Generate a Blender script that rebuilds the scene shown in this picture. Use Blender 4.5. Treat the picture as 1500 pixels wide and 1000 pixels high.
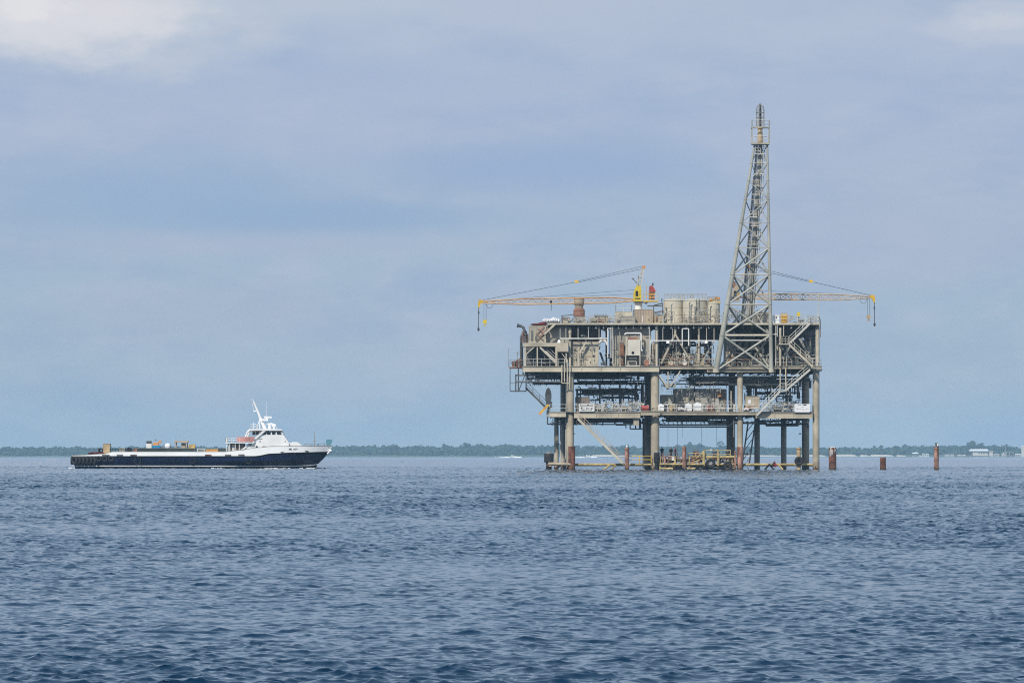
import bpy, math, random
import numpy as np
from mathutils import Vector
random.seed(7)
for o in list(bpy.data.objects):
    bpy.data.objects.remove(o)
S = bpy.context.scene
COL = S.collection

# ---------------------------------------------------------------- camera
F = 8000.0            # focal length in photo pixels (photo 1500 wide)
CAMZ = 2.2            # eye height over the water
HOR = 666.0           # photo row of the horizon
cam_d = bpy.data.cameras.new('camera')
cam_d.sensor_width = 36.0
cam_d.lens = 36.0 * F / 1500.0
cam_d.shift_y = (HOR - 500.0) / 1500.0
cam_d.clip_start = 0.5
cam_d.clip_end = 60000.0
cam = bpy.data.objects.new('camera', cam_d)
cam.location = (0, 0, CAMZ)
cam.rotation_euler = (math.pi / 2, 0, 0)
COL.objects.link(cam)
S.camera = cam

# ---------------------------------------------------------------- colour management
S.view_settings.view_transform = 'Standard'
S.view_settings.look = 'None'
S.view_settings.gamma = 1.0
S.view_settings.exposure = 0.0
S.view_settings.use_curve_mapping = False
S.cycles.max_bounces = 6
S.cycles.diffuse_bounces = 3
S.cycles.glossy_bounces = 3
S.cycles.transmission_bounces = 2
S.cycles.volume_bounces = 0
S.cycles.caustics_reflective = False
S.cycles.caustics_refractive = False
S.cycles.use_denoising = False
S.cycles.use_adaptive_sampling = False
S.cycles.filter_width = 1.1
S.cycles.sample_clamp_indirect = 4.0
S.cycles.sample_clamp_direct = 5.0
try:
    S.cycles.denoiser = 'OPENIMAGEDENOISE'
    S.cycles.denoising_prefilter = 'ACCURATE'
except Exception:
    pass

# ---------------------------------------------------------------- sun
SUN_EL, SUN_AZ = math.radians(41), math.radians(-26)   # azimuth: from behind the camera, to its left
sl = bpy.data.lights.new('sun', 'SUN')
sl.energy = 3.6
sl.angle = math.radians(1.5)
sl.color = (1.0, 0.94, 0.84)
sun = bpy.data.objects.new('sun', sl)
# direction towards the sun
sd = Vector((math.sin(SUN_AZ) * math.cos(SUN_EL), -math.cos(SUN_AZ) * math.cos(SUN_EL), math.sin(SUN_EL)))
sun.rotation_euler = sd.to_track_quat('Z', 'Y').to_euler()
sun.location = (-200, -200, 300)
COL.objects.link(sun)

# ---------------------------------------------------------------- sky
def s2l(c):
    return tuple(((v / 255.0) / 12.92 if v / 255.0 <= 0.04045 else ((v / 255.0 + 0.055) / 1.055) ** 2.4) for v in c)

W = bpy.data.worlds.new('World')
S.world = W
W.use_nodes = True
nt = W.node_tree
nt.nodes.clear()
def N(tree, typ, **kw):
    n = tree.nodes.new(typ)
    for k, v in kw.items():
        setattr(n, k, v)
    return n
def math_node(tree, op, a, b=None, clamp=False):
    n = N(tree, 'ShaderNodeMath', operation=op, use_clamp=clamp)
    for i, v in enumerate((a, b)):
        if v is None:
            continue
        if isinstance(v, (int, float)):
            n.inputs[i].default_value = v
        else:
            tree.links.new(v, n.inputs[i])
    return n.outputs[0]
out = N(nt, 'ShaderNodeOutputWorld')
bg = N(nt, 'ShaderNodeBackground')
SKY_STR = 0.1
bg.inputs[1].default_value = SKY_STR
sky = N(nt, 'ShaderNodeTexSky', sky_type='NISHITA')
sky.sun_disc = False
sky.sun_elevation = SUN_EL
sky.sun_rotation = math.pi + SUN_AZ
sky.air_density = 1.0
sky.dust_density = 2.0
tc = N(nt, 'ShaderNodeTexCoord')
sep = N(nt, 'ShaderNodeSeparateXYZ')
nt.links.new(tc.outputs['Generated'], sep.inputs[0])
dx, dy, dz = sep.outputs
# overcast layer: colour by elevation
ramp = N(nt, 'ShaderNodeValToRGB')
el = math_node(nt, 'POWER', math_node(nt, 'MAXIMUM', dz, 0.0), 0.5)    # sqrt: fine steps near the horizon
nt.links.new(el, ramp.inputs[0])
stops = [(0.0, (164, 187, 207)), (0.004, (164, 187, 207)), (0.02, (165, 187, 208)), (0.033, (166, 187, 210)), (0.046, (166, 185, 211)),
         (0.058, (168, 184, 213)), (0.072, (172, 187, 214)), (0.085, (180, 191, 213)), (0.13, (183, 206, 228)), (0.3, (158, 193, 224)), (1.0, (126, 164, 203))]
cr = ramp.color_ramp
while len(cr.elements) < len(stops):
    cr.elements.new(0.5)
for e, (z, c) in zip(cr.elements, stops):
    e.position = math.sqrt(z)
    e.color = s2l(c) + (1,)
def noise(tree, vec, scale, detail=5, rough=0.55, dist=0.0):
    n = N(tree, 'ShaderNodeTexNoise')
    n.inputs['Scale'].default_value = scale
    n.inputs['Detail'].default_value = detail
    n.inputs['Roughness'].default_value = rough
    n.inputs['Distortion'].default_value = dist
    tree.links.new(vec, n.inputs['Vector'])
    return n.outputs['Fac']
def mapping(tree, vec, scale, loc=(0, 0, 0), rot=(0, 0, 0)):
    m = N(tree, 'ShaderNodeMapping')
    m.inputs['Scale'].default_value = scale
    m.inputs['Location'].default_value = loc
    m.inputs['Rotation'].default_value = rot
    tree.links.new(vec, m.inputs['Vector'])
    return m.outputs[0]
def mixc(tree, fac, a, b, blend='MIX'):
    n = N(tree, 'ShaderNodeMix', data_type='RGBA', blend_type=blend)
    n.clamp_factor = True
    if isinstance(fac, (int, float)):
        n.inputs[0].default_value = fac
    else:
        tree.links.new(fac, n.inputs[0])
    for i, v in ((6, a), (7, b)):
        if isinstance(v, tuple):
            n.inputs[i].default_value = v if len(v) == 4 else v + (1,)
        else:
            tree.links.new(v, n.inputs[i])
    return n.outputs[2]
def smooth(tree, v, lo, hi):
    n = N(tree, 'ShaderNodeMapRange', interpolation_type='SMOOTHERSTEP')
    n.inputs[1].default_value = lo
    n.inputs[2].default_value = hi
    tree.links.new(v, n.inputs[0])
    return n.outputs[0]
G = tc.outputs['Generated']
c = ramp.outputs[0]
# broad soft cloud banks
n1 = noise(nt, mapping(nt, G, (9, 9, 34), (3.1, 0, 1.7)), 1.0, 4, 0.5)
c = mixc(nt, math_node(nt, 'MULTIPLY', smooth(nt, n1, 0.45, 0.75), 0.42), c, s2l((183, 193, 214)))
n2 = noise(nt, mapping(nt, G, (11, 11, 46), (7.3, 0, 4.4)), 1.0, 4, 0.5)
c = mixc(nt, math_node(nt, 'MULTIPLY', smooth(nt, n2, 0.48, 0.72), 0.35), c, s2l((146, 171, 208)))
n3 = noise(nt, mapping(nt, G, (46, 46, 120), (1.3, 0, 2.2)), 1.0, 6, 0.62)
c = mixc(nt, math_node(nt, 'MULTIPLY', smooth(nt, n3, 0.40, 0.70), 0.42), c, s2l((186, 196, 216)))
n4 = noise(nt, mapping(nt, G, (30, 30, 95), (9.1, 0, 5.2)), 1.0, 6, 0.62)
c = mixc(nt, math_node(nt, 'MULTIPLY', smooth(nt, n4, 0.44, 0.70), 0.38), c, s2l((150, 173, 207)))
def bank(cx, cz, rx, rz, amount, colour, seed, edge=(0.35, 1.15), nscale=26.0, amp=1.5):
    """a cloud bank at a fixed direction of the sky, its rim broken up by noise"""
    global c
    a = math_node(nt, 'DIVIDE', math_node(nt, 'SUBTRACT', dx, cx), rx)
    b = math_node(nt, 'DIVIDE', math_node(nt, 'SUBTRACT', dz, cz), rz)
    d = math_node(nt, 'SQRT', math_node(nt, 'ADD', math_node(nt, 'MULTIPLY', a, a), math_node(nt, 'MULTIPLY', b, b)))
    nn = noise(nt, mapping(nt, G, (nscale, nscale, nscale * 2.2), (seed, 0, seed * .7)), 1.0, 6, 0.6)
    d = math_node(nt, 'ADD', d, math_node(nt, 'MULTIPLY', math_node(nt, 'SUBTRACT', nn, 0.5), amp))
    m = smooth(nt, d, edge[1], edge[0])
    m = math_node(nt, 'MULTIPLY', m, math_node(nt, 'GREATER_THAN', dy, 0.0))
    c = mixc(nt, math_node(nt, 'MULTIPLY', m, amount), c, s2l(colour))
bank(-0.065, 0.0475, 0.038, 0.0080, 0.9, (150, 177, 210), 2.1, (0.15, 1.35), 18)
bank(-0.035, 0.0435, 0.042, 0.0045, 0.9, (147, 175, 209), 9.6, (0.15, 1.3), 22)
bank(0.008, 0.0525, 0.036, 0.0060, 0.85, (150, 175, 211), 5.6, (0.15, 1.35), 18)
bank(-0.050, 0.0385, 0.05, 0.0030, 0.5, (171, 185, 211), 4.6, (0.15, 1.3), 26)
bank(0.070, 0.040, 0.035, 0.008, 0.5, (173, 184, 211), 8.8, (0.1, 1.4), 18)
bank(-0.045, 0.0635, 0.045, 0.0075, 0.5, (176, 188, 215), 7.2, (0.1, 1.4), 18)
bank(0.020, 0.083, 0.06, 0.010, 0.5, (181, 193, 214), 6.8, (0.1, 1.4), 16)
bank(-0.060, 0.026, 0.03, 0.006, 0.4, (172, 186, 206), 1.8, (0.1, 1.4), 16)
bank(-0.078, 0.080, 0.040, 0.0105, 0.85, (200, 207, 219), 3.3, (0.2, 1.25), 34, 1.8)
bank(-0.080, 0.079, 0.029, 0.0085, 0.85, (224, 223, 229), 1.9, (0.25, 1.2), 44, 2.2)
bank(-0.090, 0.0825, 0.012, 0.0055, 0.75, (236, 233, 235), 11.9, (0.3, 1.1), 60, 2.4)
bank(-0.066, 0.082, 0.014, 0.0035, 0.5, (224, 222, 227), 14.9, (0.3, 1.1), 60, 2.6)
bank(-0.035, 0.083, 0.030, 0.005, 0.55, (187, 199, 217), 4.9, (0.2, 1.3), 34)
bank(0.086, 0.0775, 0.020, 0.0055, 0.7, (194, 202, 219), 7.7, (0.3, 1.1), 50, 2.6)
bank(0.088, 0.0785, 0.009, 0.003, 0.55, (208, 212, 222), 17.7, (0.3, 1.1), 80, 2.6)
k = N(nt, 'ShaderNodeVectorMath', operation='SCALE')
nt.links.new(c, k.inputs[0])
k.inputs['Scale'].default_value = 1.0 / SKY_STR
# the clear sky shows through the layer a little
fin = mixc(nt, 0.90, sky.outputs[0], k.outputs[0])
nt.links.new(fin, bg.inputs[0])
nt.links.new(bg.outputs[0], out.inputs[0])

# ---------------------------------------------------------------- helpers: materials
MATS = {}
def new_mat(name):
    m = bpy.data.materials.new(name)
    m.use_nodes = True
    t = m.node_tree
    return m, t, t.nodes['Principled BSDF']
def paint(name, col, rough=0.5, metal=0.0, var=0.18, scale=0.6, rust=0.0, rustcol=(0.16, 0.065, 0.03), streak=True, tide=None):
    """painted or bare metal: soft tone changes, dirt runs and rust patches"""
    m, t, p = new_mat(name)
    co = N(t, 'ShaderNodeTexCoord').outputs['Object']
    a = noise(t, mapping(t, co, (scale, scale, scale)), 1.0, 5, 0.6)
    dark = tuple(v * (1 - var * 1.6) for v in col)
    light = tuple(min(1, v * (1 + var)) for v in col)
    cc = mixc(t, smooth(t, a, 0.3, 0.7), dark, light)
    if rust > 0:
        b = noise(t, mapping(t, co, (2.2, 2.2, 0.5) if streak else (1.6, 1.6, 1.6), (5, 3, 1)), 1.0, 7, 0.68)
        lo = 0.72 - rust * 0.3
        cc = mixc(t, math_node(t, 'MULTIPLY', smooth(t, b, lo, lo + 0.12), 0.85), cc, rustcol)
    if tide is not None:      # weed and barnacles: a ragged band of growth above the water
        sz = N(t, 'ShaderNodeSeparateXYZ'); t.links.new(co, sz.inputs[0])
        g = noise(t, mapping(t, co, (2.6, 2.6, 1.0), (2, 7, 3)), 1.0, 5, 0.7)
        lim = math_node(t, 'SUBTRACT', math_node(t, 'MULTIPLY', g, 2.2 * tide), sz.outputs[2])
        cc = mixc(t, smooth(t, lim, 0.55 * tide, 0.75 * tide), cc, (0.022, 0.024, 0.017))
        cc = mixc(t, math_node(t, 'MULTIPLY', smooth(t, lim, -0.1, 0.45 * tide), 0.45), cc, (0.13, 0.075, 0.04))
    t.links.new(cc, p.inputs['Base Color'])
    p.inputs['Roughness'].default_value = rough
    p.inputs['Metallic'].default_value = metal
    MATS[name] = m
    return m

# ---------------------------------------------------------------- helpers: geometry
def Wp(px, py, d=0.0, D=800.0):
    """world point at depth D+d that the photo shows at pixel (px, py)"""
    Y = D + d
    return Vector(((px - 750.0) / F * Y, Y, CAMZ + (HOR - py) / F * Y))

ORIG = {}
class MB:
    def __init__(self):
        self.v, self.f, self.m = [], [], []
        self.cur = 0
    def add(self, vs, fs):
        o = len(self.v)
        self.v += [tuple(p) for p in vs]
        self.f += [tuple(i + o for i in f) for f in fs]
        self.m += [self.cur] * len(fs)
    def box(self, x0, x1, y0, y1, z0, z1):
        x0, x1 = min(x0, x1), max(x0, x1); y0, y1 = min(y0, y1), max(y0, y1); z0, z1 = min(z0, z1), max(z0, z1)
        self.add([(x0, y0, z0), (x1, y0, z0), (x1, y1, z0), (x0, y1, z0), (x0, y0, z1), (x1, y0, z1), (x1, y1, z1), (x0, y1, z1)],
                 [(0, 3, 2, 1), (4, 5, 6, 7), (0, 1, 5, 4), (1, 2, 6, 5), (2, 3, 7, 6), (3, 0, 4, 7)])
    def pbox(self, px0, px1, py0, py1, d0, d1, D=800.0):
        a, b = Wp(px0, py1, d0, D), Wp(px1, py0, d0, D)
        self.box(a.x, b.x, D + d0, D + d1, a.z, b.z)
    def beam(self, p, q, w, h=None):
        p, q = Vector(p), Vector(q); h = h or w
        d = (q - p)
        if d.length < 1e-6: return
        d.normalize()
        up = Vector((0, 0, 1)) if abs(d.z) < 0.95 else Vector((0, 1, 0))
        s = d.cross(up).normalized(); u = s.cross(d)
        s *= w / 2; u *= h / 2
        vs = [p - s - u, p + s - u, p + s + u, p - s + u, q - s - u, q + s - u, q + s + u, q - s + u]
        self.add(vs, [(0, 1, 2, 3), (7, 6, 5, 4), (0, 4, 5, 1), (1, 5, 6, 2), (2, 6, 7, 3), (3, 7, 4, 0)])
    def tube(self, p, q, r, r2=None, n=8):
        p, q = Vector(p), Vector(q); r2 = r if r2 is None else r2
        d = q - p
        if d.length < 1e-6: return
        d.normalize()
        up = Vector((0, 0, 1)) if abs(d.z) < 0.95 else Vector((0, 1, 0))
        s = d.cross(up).normalized(); u = s.cross(d)
        vs = []
        for c_, rr in ((p, r), (q, r2)):
            for i in range(n):
                a = 2 * math.pi * i / n
                vs.append(c_ + s * (math.cos(a) * rr) + u * (math.sin(a) * rr))
        fs = [(i, (i + 1) % n, n + (i + 1) % n, n + i) for i in range(n)]
        fs += [tuple(reversed(range(n))), tuple(range(n, 2 * n))]
        self.add(vs, fs)
    def path(self, pts, r, n=6):
        for a, b in zip(pts, pts[1:]):
            self.tube(a, b, r, n=n)
    def lathe(self, prof, c=(0, 0, 0), n=20):
        """prof: (radius, z) from the bottom up, about the vertical axis through c"""
        c = Vector(c)
        vs, fs = [], []
        for r, z in prof:
            for i in range(n):
                a = 2 * math.pi * i / n
                vs.append((c.x + r * math.cos(a), c.y + r * math.sin(a), c.z + z))
        for j in range(len(prof) - 1):
            for i in range(n):
                k_ = (i + 1) % n
                fs.append((j * n + i, j * n + k_, (j + 1) * n + k_, (j + 1) * n + i))
        fs.append(tuple(reversed(range(n))))
        fs.append(tuple(range((len(prof) - 1) * n, len(prof) * n)))
        self.add(vs, fs)
    def prism(self, poly, y0, y1):
        """poly: (x, z) outline, extruded along y"""
        n = len(poly)
        vs = [(x, y0, z) for x, z in poly] + [(x, y1, z) for x, z in poly]
        fs = [tuple(range(n)), tuple(reversed(range(n, 2 * n)))]
        fs += [((i + 1) % n, i, n + i, n + (i + 1) % n) for i in range(n)]
        self.add(vs, fs)
    def torus(self, c, R, r, axis='y', n=20, k_=8):
        c = Vector(c); vs, fs = [], []
        for i in range(n):
            a = 2 * math.pi * i / n
            for j in range(k_):
                b = 2 * math.pi * j / k_
                rr = R + r * math.cos(b); h = r * math.sin(b)
                x, y = rr * math.cos(a), rr * math.sin(a)
                vs.append(c + (Vector((x, h, y)) if axis == 'y' else Vector((h, x, y)) if axis == 'x' else Vector((x, y, h))))
        for i in range(n):
            for j in range(k_):
                i2, j2 = (i + 1) % n, (j + 1) % k_
                fs.append((i * k_ + j, i2 * k_ + j, i2 * k_ + j2, i * k_ + j2))
        self.add(vs, fs)
    def blob(self, c, rx, ry, rz, rnd=0.0, nu=10, nv=6, rng=random):
        c = Vector(c); vs, fs = [], []
        for j in range(nv + 1):
            t_ = math.pi * j / nv
            for i in range(nu):
                a = 2 * math.pi * i / nu
                q = 1 + (rng.random() - .5) * rnd if 0 < j < nv else 1
                vs.append((c.x + rx * q * math.sin(t_) * math.cos(a), c.y + ry * q * math.sin(t_) * math.sin(a), c.z + rz * q * math.cos(t_)))
        for j in range(nv):
            for i in range(nu):
                i2 = (i + 1) % nu
                fs.append((j * nu + i, (j + 1) * nu + i, (j + 1) * nu + i2, j * nu + i2))
        self.add(vs, fs)
    def rail(self, pts, h=1.1, step=1.6, r=0.035, mid=(0.55,)):
        """posts and rails along a line of floor points"""
        pts = [Vector(p) for p in pts]
        up = Vector((0, 0, 1))
        for a, b in zip(pts, pts[1:]):
            for hh in (h,) + tuple(mid):
                self.tube(a + up * hh, b + up * hh, r, n=6)
            k_ = max(1, round((b - a).length / step))
            for i in range(k_ + 1):
                q = a.lerp(b, i / k_)
                self.tube(q, q + up * h, r, n=6)
    def build(self, name, mat, parent=None, smooth=None):
        me = bpy.data.meshes.new(name)
        o = bpy.data.objects.new(name, me)
        org = Vector((0, 0, 0))
        if parent is not None:
            org = ORIG.get(parent.name, org)
            o.parent = parent
            ORIG[o.name] = org
        me.from_pydata([(x - org.x, y - org.y, z - org.z) for x, y, z in self.v], [], self.f)
        mats = mat if isinstance(mat, (list, tuple)) else [mat]
        for mm in mats:
            me.materials.append(MATS[mm] if isinstance(mm, str) else mm)
        if len(mats) > 1:
            me.polygons.foreach_set('material_index', self.m)
        me.validate()
        if smooth:
            me.shade_smooth()
            try:
                me.set_sharp_from_angle(angle=math.radians(smooth))
            except Exception:
                pass
        me.update()
        COL.objects.link(o)
        return o
def thing(name, label, cat, loc, group=None):
    o = bpy.data.objects.new(name, None)
    o.empty_display_size = 0.3
    COL.objects.link(o)
    o.location = loc
    ORIG[o.name] = Vector(loc)
    o['label'] = label; o['category'] = cat
    if group: o['group'] = group
    return o
def single(mb, name, mat, label, cat, loc, group=None, smooth=None):
    """a thing that is one mesh, its origin at loc"""
    loc = Vector(loc)
    mb.v = [(x - loc.x, y - loc.y, z - loc.z) for x, y, z in mb.v]
    o = mb.build(name, mat, None, smooth)
    o.location = loc
    o['label'] = label; o['category'] = cat
    if group: o['group'] = group
    return o
def copy_tree(o, parent=None):
    c_ = o.copy(); COL.objects.link(c_)
    if parent is not None: c_.parent = parent
    for ch in list(o.children):
        copy_tree(ch, c_)
    return c_
def text(name, body, mat, parent, loc, size, align='CENTER'):
    """raised lettering facing the viewer"""
    cu = bpy.data.curves.new(name, 'FONT')
    cu.body = body; cu.size = size; cu.align_x = align; cu.align_y = 'CENTER'; cu.extrude = 0.004; cu.offset = 0.008
    cu.materials.append(MATS[mat])
    f_ = bpy.data.objects.new(name, cu)
    COL.objects.link(f_)
    bpy.context.view_layer.update()
    me = bpy.data.meshes.new_from_object(f_.evaluated_get(bpy.context.evaluated_depsgraph_get()))
    bpy.data.objects.remove(f_)
    o = bpy.data.objects.new(name, me)
    o.rotation_euler = (math.pi / 2, 0, 0)
    org = ORIG.get(parent.name, Vector((0, 0, 0)))
    o.parent = parent; o.location = Vector(loc) - org
    COL.objects.link(o)
    return o

# ---------------------------------------------------------------- water
def ocean_tile(n, L, seed, wind, lam, slope):
    """height and choppy offsets of a random sea on an n x n tile of L metres; returned in metres"""
    rng = np.random.default_rng(seed)
    kk = 2 * np.pi * np.fft.fftfreq(n, L / n)
    kx, ky = np.meshgrid(kk, kk, indexing='ij')
    k2 = np.hypot(kx, ky); k2[0, 0] = 1e-6
    kp = 2 * np.pi / lam
    cosd = (kx * math.cos(wind) + ky * math.sin(wind)) / k2
    P = np.exp(-1.25 * (kp / k2) ** 2) / k2 ** 3.65 * (0.16 + 0.84 * np.abs(cosd) ** 2.0)
    P *= np.exp(-(k2 * 0.018) ** 2)
    P[0, 0] = 0
    a = np.sqrt(P) * (rng.normal(size=(n, n)) + 1j * rng.normal(size=(n, n)))
    h = np.real(np.fft.ifft2(a))
    sx = np.real(np.fft.ifft2(1j * kx * a)); sy = np.real(np.fft.ifft2(1j * ky * a))
    s = slope / math.sqrt(np.mean(sx ** 2 + sy ** 2))
    ox = np.real(np.fft.ifft2(1j * kx / k2 * a)); oy = np.real(np.fft.ifft2(1j * ky / k2 * a))
    return [t_.astype(np.float32) * s for t_ in (h, ox, oy)]
def tile_sample(tile, L, x, y):
    n = tile[0].shape[0]
    u = (x / L % 1.0) * n; v = (y / L % 1.0) * n
    i = u.astype(np.int32) % n; j = v.astype(np.int32) % n
    fu = (u - np.floor(u)).astype(np.float32); fv = (v - np.floor(v)).astype(np.float32)
    i2, j2 = (i + 1) % n, (j + 1) % n
    return [t_[i, j] * (1 - fu) * (1 - fv) + t_[i2, j] * fu * (1 - fv) + t_[i, j2] * (1 - fu) * fv + t_[i2, j2] * fu * fv for t_ in tile]
CHOP = 1.65
def make_water():
    r = np.concatenate([np.linspace(3, 44, 40, endpoint=False),
                        44 * np.exp(np.arange(0, math.log(1000 / 44.0), WATER_STEP)),
                        np.geomspace(1001, 5000, 1000), np.geomspace(5100, 26000, 50)])
    # columns: fine across the view, coarser to the sides; xs is metres off the axis at distance r
    half = WATER_COLS // 3
    tv = np.linspace(-1, 1, 2 * half)
    tm = (np.arange(1, half // 2 + 1) / (half // 2)) ** 1.3
    ts = np.geomspace(0.004, 1.0, 36)
    rr_ = r[:, None]
    e0, e1, e2 = 0.105 * rr_, 0.135 * rr_ + 45.0, 1.6 * rr_ + 400.0
    right = np.concatenate([e0 + (e1 - e0) * tm[None], e1 + (e2 - e1) * ts[None]], 1)
    x = np.concatenate([-right[:, ::-1], e0 * tv[None], right], 1)
    y = np.broadcast_to(rr_, x.shape).astype(np.float64).copy()
    R = y.copy()
    out_ = (np.abs(x) - e0) / (e1 - e0)
    fade = np.clip((1.0 - out_) / 0.15, 0, 1) * np.clip((5200 - R) / 2500, 0, 1) * (1 + 1.3 * np.clip((R - 700) / 1300, 0, 1)) * np.clip((R - 10) / 30, 0, 1)
    h = np.zeros_like(x); ox = np.zeros_like(x); oy = np.zeros_like(x)
    far = np.clip((R - 60) / 340, 0, 1); far = far * far * (3 - 2 * far)
    for tile, L, rot, w_near, w_far in TILES:
        ca, sa = math.cos(rot), math.sin(rot)
        hh, a, b = tile_sample(tile, L, x * ca + y * sa + 1000 * L, -x * sa + y * ca + 1000 * L)
        w_ = w_near + (w_far - w_near) * far        # the longer waves build up over the open reach beyond
        h += hh * w_; ox += (a * ca - b * sa) * w_; oy += (a * sa + b * ca) * w_
    # gusts: the sea is a little rougher here and calmer there
    gust = 1.0 + 0.30 * np.sin(x * 0.11 + 1.7 * np.sin(y * 0.021)) * np.sin(y * 0.043 + 0.6) + 0.1 * np.sin(x * 0.31 + y * 0.17)
    fade = fade * gust
    z = h * fade
    x = x + CHOP * ox * fade; y = y + CHOP * oy * fade
    nr, nc = R.shape
    co = np.stack([x, y, z], -1).reshape(-1, 3).astype(np.float32)
    me = bpy.data.meshes.new('water')
    me.vertices.add(nr * nc)
    me.vertices.foreach_set('co', co.ravel())
    idx = np.arange(nr * nc, dtype=np.int32).reshape(nr, nc)
    q = np.stack([idx[:-1, :-1], idx[:-1, 1:], idx[1:, 1:], idx[1:, :-1]], -1).reshape(-1, 4)[:, ::-1]
    nf = len(q)
    me.loops.add(nf * 4)
    me.loops.foreach_set('vertex_index', np.ascontiguousarray(q).ravel())
    me.polygons.add(nf)
    me.polygons.foreach_set('loop_start', np.arange(0, nf * 4, 4, dtype=np.int32))
    me.polygons.foreach_set('use_smooth', np.ones(nf, dtype=bool))
    me.update(calc_edges=True)
    o = bpy.data.objects.new('water', me)
    COL.objects.link(o)
    o['kind'] = 'structure'
    m, t, p = new_mat('sea_water')
    geo = N(t, 'ShaderNodeNewGeometry').outputs['Position']
    a = noise(t, mapping(t, geo, (0.012, 0.03, 1), (4, 1, 0)), 1.0, 4, 0.6)
    cc = mixc(t, smooth(t, a, 0.35, 0.7), (0.001, 0.022, 0.054), (0.002, 0.028, 0.068))
    t.links.new(cc, p.inputs['Base Color'])
    p.inputs['Roughness'].default_value = 0.04
    p.inputs['IOR'].default_value = 1.33
    b1 = noise(t, mapping(t, geo, (3.2, 5.0, 1)), 1.0, 4, 0.6, 0.4)
    bp = N(t, 'ShaderNodeBump')
    bp.inputs['Strength'].default_value = 0.16
    bp.inputs['Distance'].default_value = 0.05
    t.links.new(b1, bp.inputs['Height'])
    t.links.new(bp.outputs[0], p.inputs['Normal'])
    me.materials.append(m)
    return o
WATER_STEP, WATER_COLS = 0.0008, 1000
WIND = math.radians(-90 + 12)
TILES = [(ocean_tile(1024, 33.0, 3, WIND, 1.15, 0.20), 33.0, 0.0, 0.80, 1.3),
         (ocean_tile(1024, 19.3, 8, WIND - 0.45, 0.46, 0.23), 19.3, 0.37, 0.70, 1.15),
         (ocean_tile(512, 83.0, 12, WIND + 0.25, 5.0, 0.05), 83.0, -0.21, 0.8, 1.3),
         (ocean_tile(1024, 61.0, 17, WIND + 0.12, 2.6, 0.13), 61.0, 0.13, 0.52, 1.5)]
water = make_water()

# ---------------------------------------------------------------- materials
paint('beige_steel', (0.45, 0.392, 0.295), 0.55, var=0.18, scale=0.35, rust=0.40)
paint('leg_beige', (0.47, 0.405, 0.30), 0.55, var=0.16, scale=0.3, rust=0.34, tide=1.2)
paint('leg_grey', (0.42, 0.39, 0.33), 0.55, var=0.16, scale=0.3, rust=0.34, tide=1.1)
paint('leg_tan', (0.42, 0.34, 0.24), 0.6, var=0.16, scale=0.3, rust=0.34, tide=1.1)
paint('boom_ochre', (0.62, 0.37, 0.16), 0.55, var=0.12, scale=0.3, rust=0.2)
paint('boom_pale', (0.56, 0.44, 0.32), 0.55, var=0.12, scale=0.3, rust=0.2)
paint('cabinet_cream', (0.66, 0.61, 0.51), 0.5, var=0.08, rust=0.12)
paint('beige_pale', (0.55, 0.488, 0.375), 0.5, var=0.12, scale=0.4, rust=0.26)
paint('grey_steel', (0.37, 0.365, 0.31), 0.45, var=0.14, scale=0.3, rust=0.12)
paint('grey_dark', (0.15, 0.15, 0.142), 0.6, var=0.25, scale=0.5, rust=0.3)
paint('pipe_dark', (0.10, 0.10, 0.10), 0.5, var=0.3, scale=0.5, rust=0.3)
paint('pipe_grey', (0.33, 0.32, 0.29), 0.45, var=0.2, scale=0.5, rust=0.15)
paint('pipe_pale', (0.62, 0.60, 0.54), 0.45, var=0.1, scale=0.5, rust=0.1)
paint('white_paint', (0.86, 0.86, 0.85), 0.35, var=0.06, scale=0.5)
paint('white_worn', (0.80, 0.79, 0.75), 0.45, var=0.08, scale=0.5, rust=0.05)
paint('wall_grey', (0.36, 0.335, 0.285), 0.55, var=0.16, scale=0.25, rust=0.12)
paint('wall_beige', (0.47, 0.42, 0.32), 0.55, var=0.14, scale=0.25, rust=0.16)
paint('wall_tan', (0.42, 0.34, 0.24), 0.6, var=0.16, scale=0.3, rust=0.28)
paint('white_hull', (0.90, 0.90, 0.89), 0.4, var=0.04, scale=0.4, rust=0.05)
paint('tank_cream', (0.66, 0.60, 0.47), 0.45, var=0.10, scale=0.3, rust=0.05)
paint('rust_pile', (0.20, 0.075, 0.045), 0.85, var=0.4, scale=1.2, rust=0.7, rustcol=(0.055, 0.025, 0.02), tide=.7)
paint('rust_pink', (0.42, 0.23, 0.17), 0.8, var=0.3, scale=1.0, rust=0.75, rustcol=(0.15, 0.05, 0.03), tide=.7)
paint('rust_steel', (0.24, 0.11, 0.065), 0.8, var=0.35, scale=1.0, rust=0.4)
paint('brick_rust', (0.36, 0.17, 0.11), 0.75, var=0.25, scale=0.7, rust=0.3)
paint('yellow_paint', (0.72, 0.44, 0.03), 0.45, var=0.12, scale=0.6, rust=0.12)
paint('yellow_bright', (0.70, 0.52, 0.03), 0.4, var=0.08, scale=0.6)
paint('yellow_pale', (0.52, 0.40, 0.17), 0.6, var=0.25, scale=0.9, rust=0.45)
paint('orange_paint', (0.66, 0.30, 0.10), 0.5, var=0.15, scale=0.3, rust=0.15)
paint('red_paint', (0.42, 0.06, 0.055), 0.5, var=0.15)
paint('maroon_cloth', (0.14, 0.02, 0.02), 0.9, var=0.2)
paint('rubber', (0.016, 0.016, 0.018), 0.75, var=0.3, scale=1.5)
paint('rubber_grey', (0.06, 0.06, 0.065), 0.8, var=0.3, scale=1.5)
paint('cable', (0.05, 0.05, 0.055), 0.5)
paint('navy_paint', (0.005, 0.012, 0.048), 0.5, var=0.3, scale=0.25, rust=0.04, rustcol=(0.06, 0.05, 0.045))
paint('black_paint', (0.010, 0.011, 0.013), 0.35, var=0.3)
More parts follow.
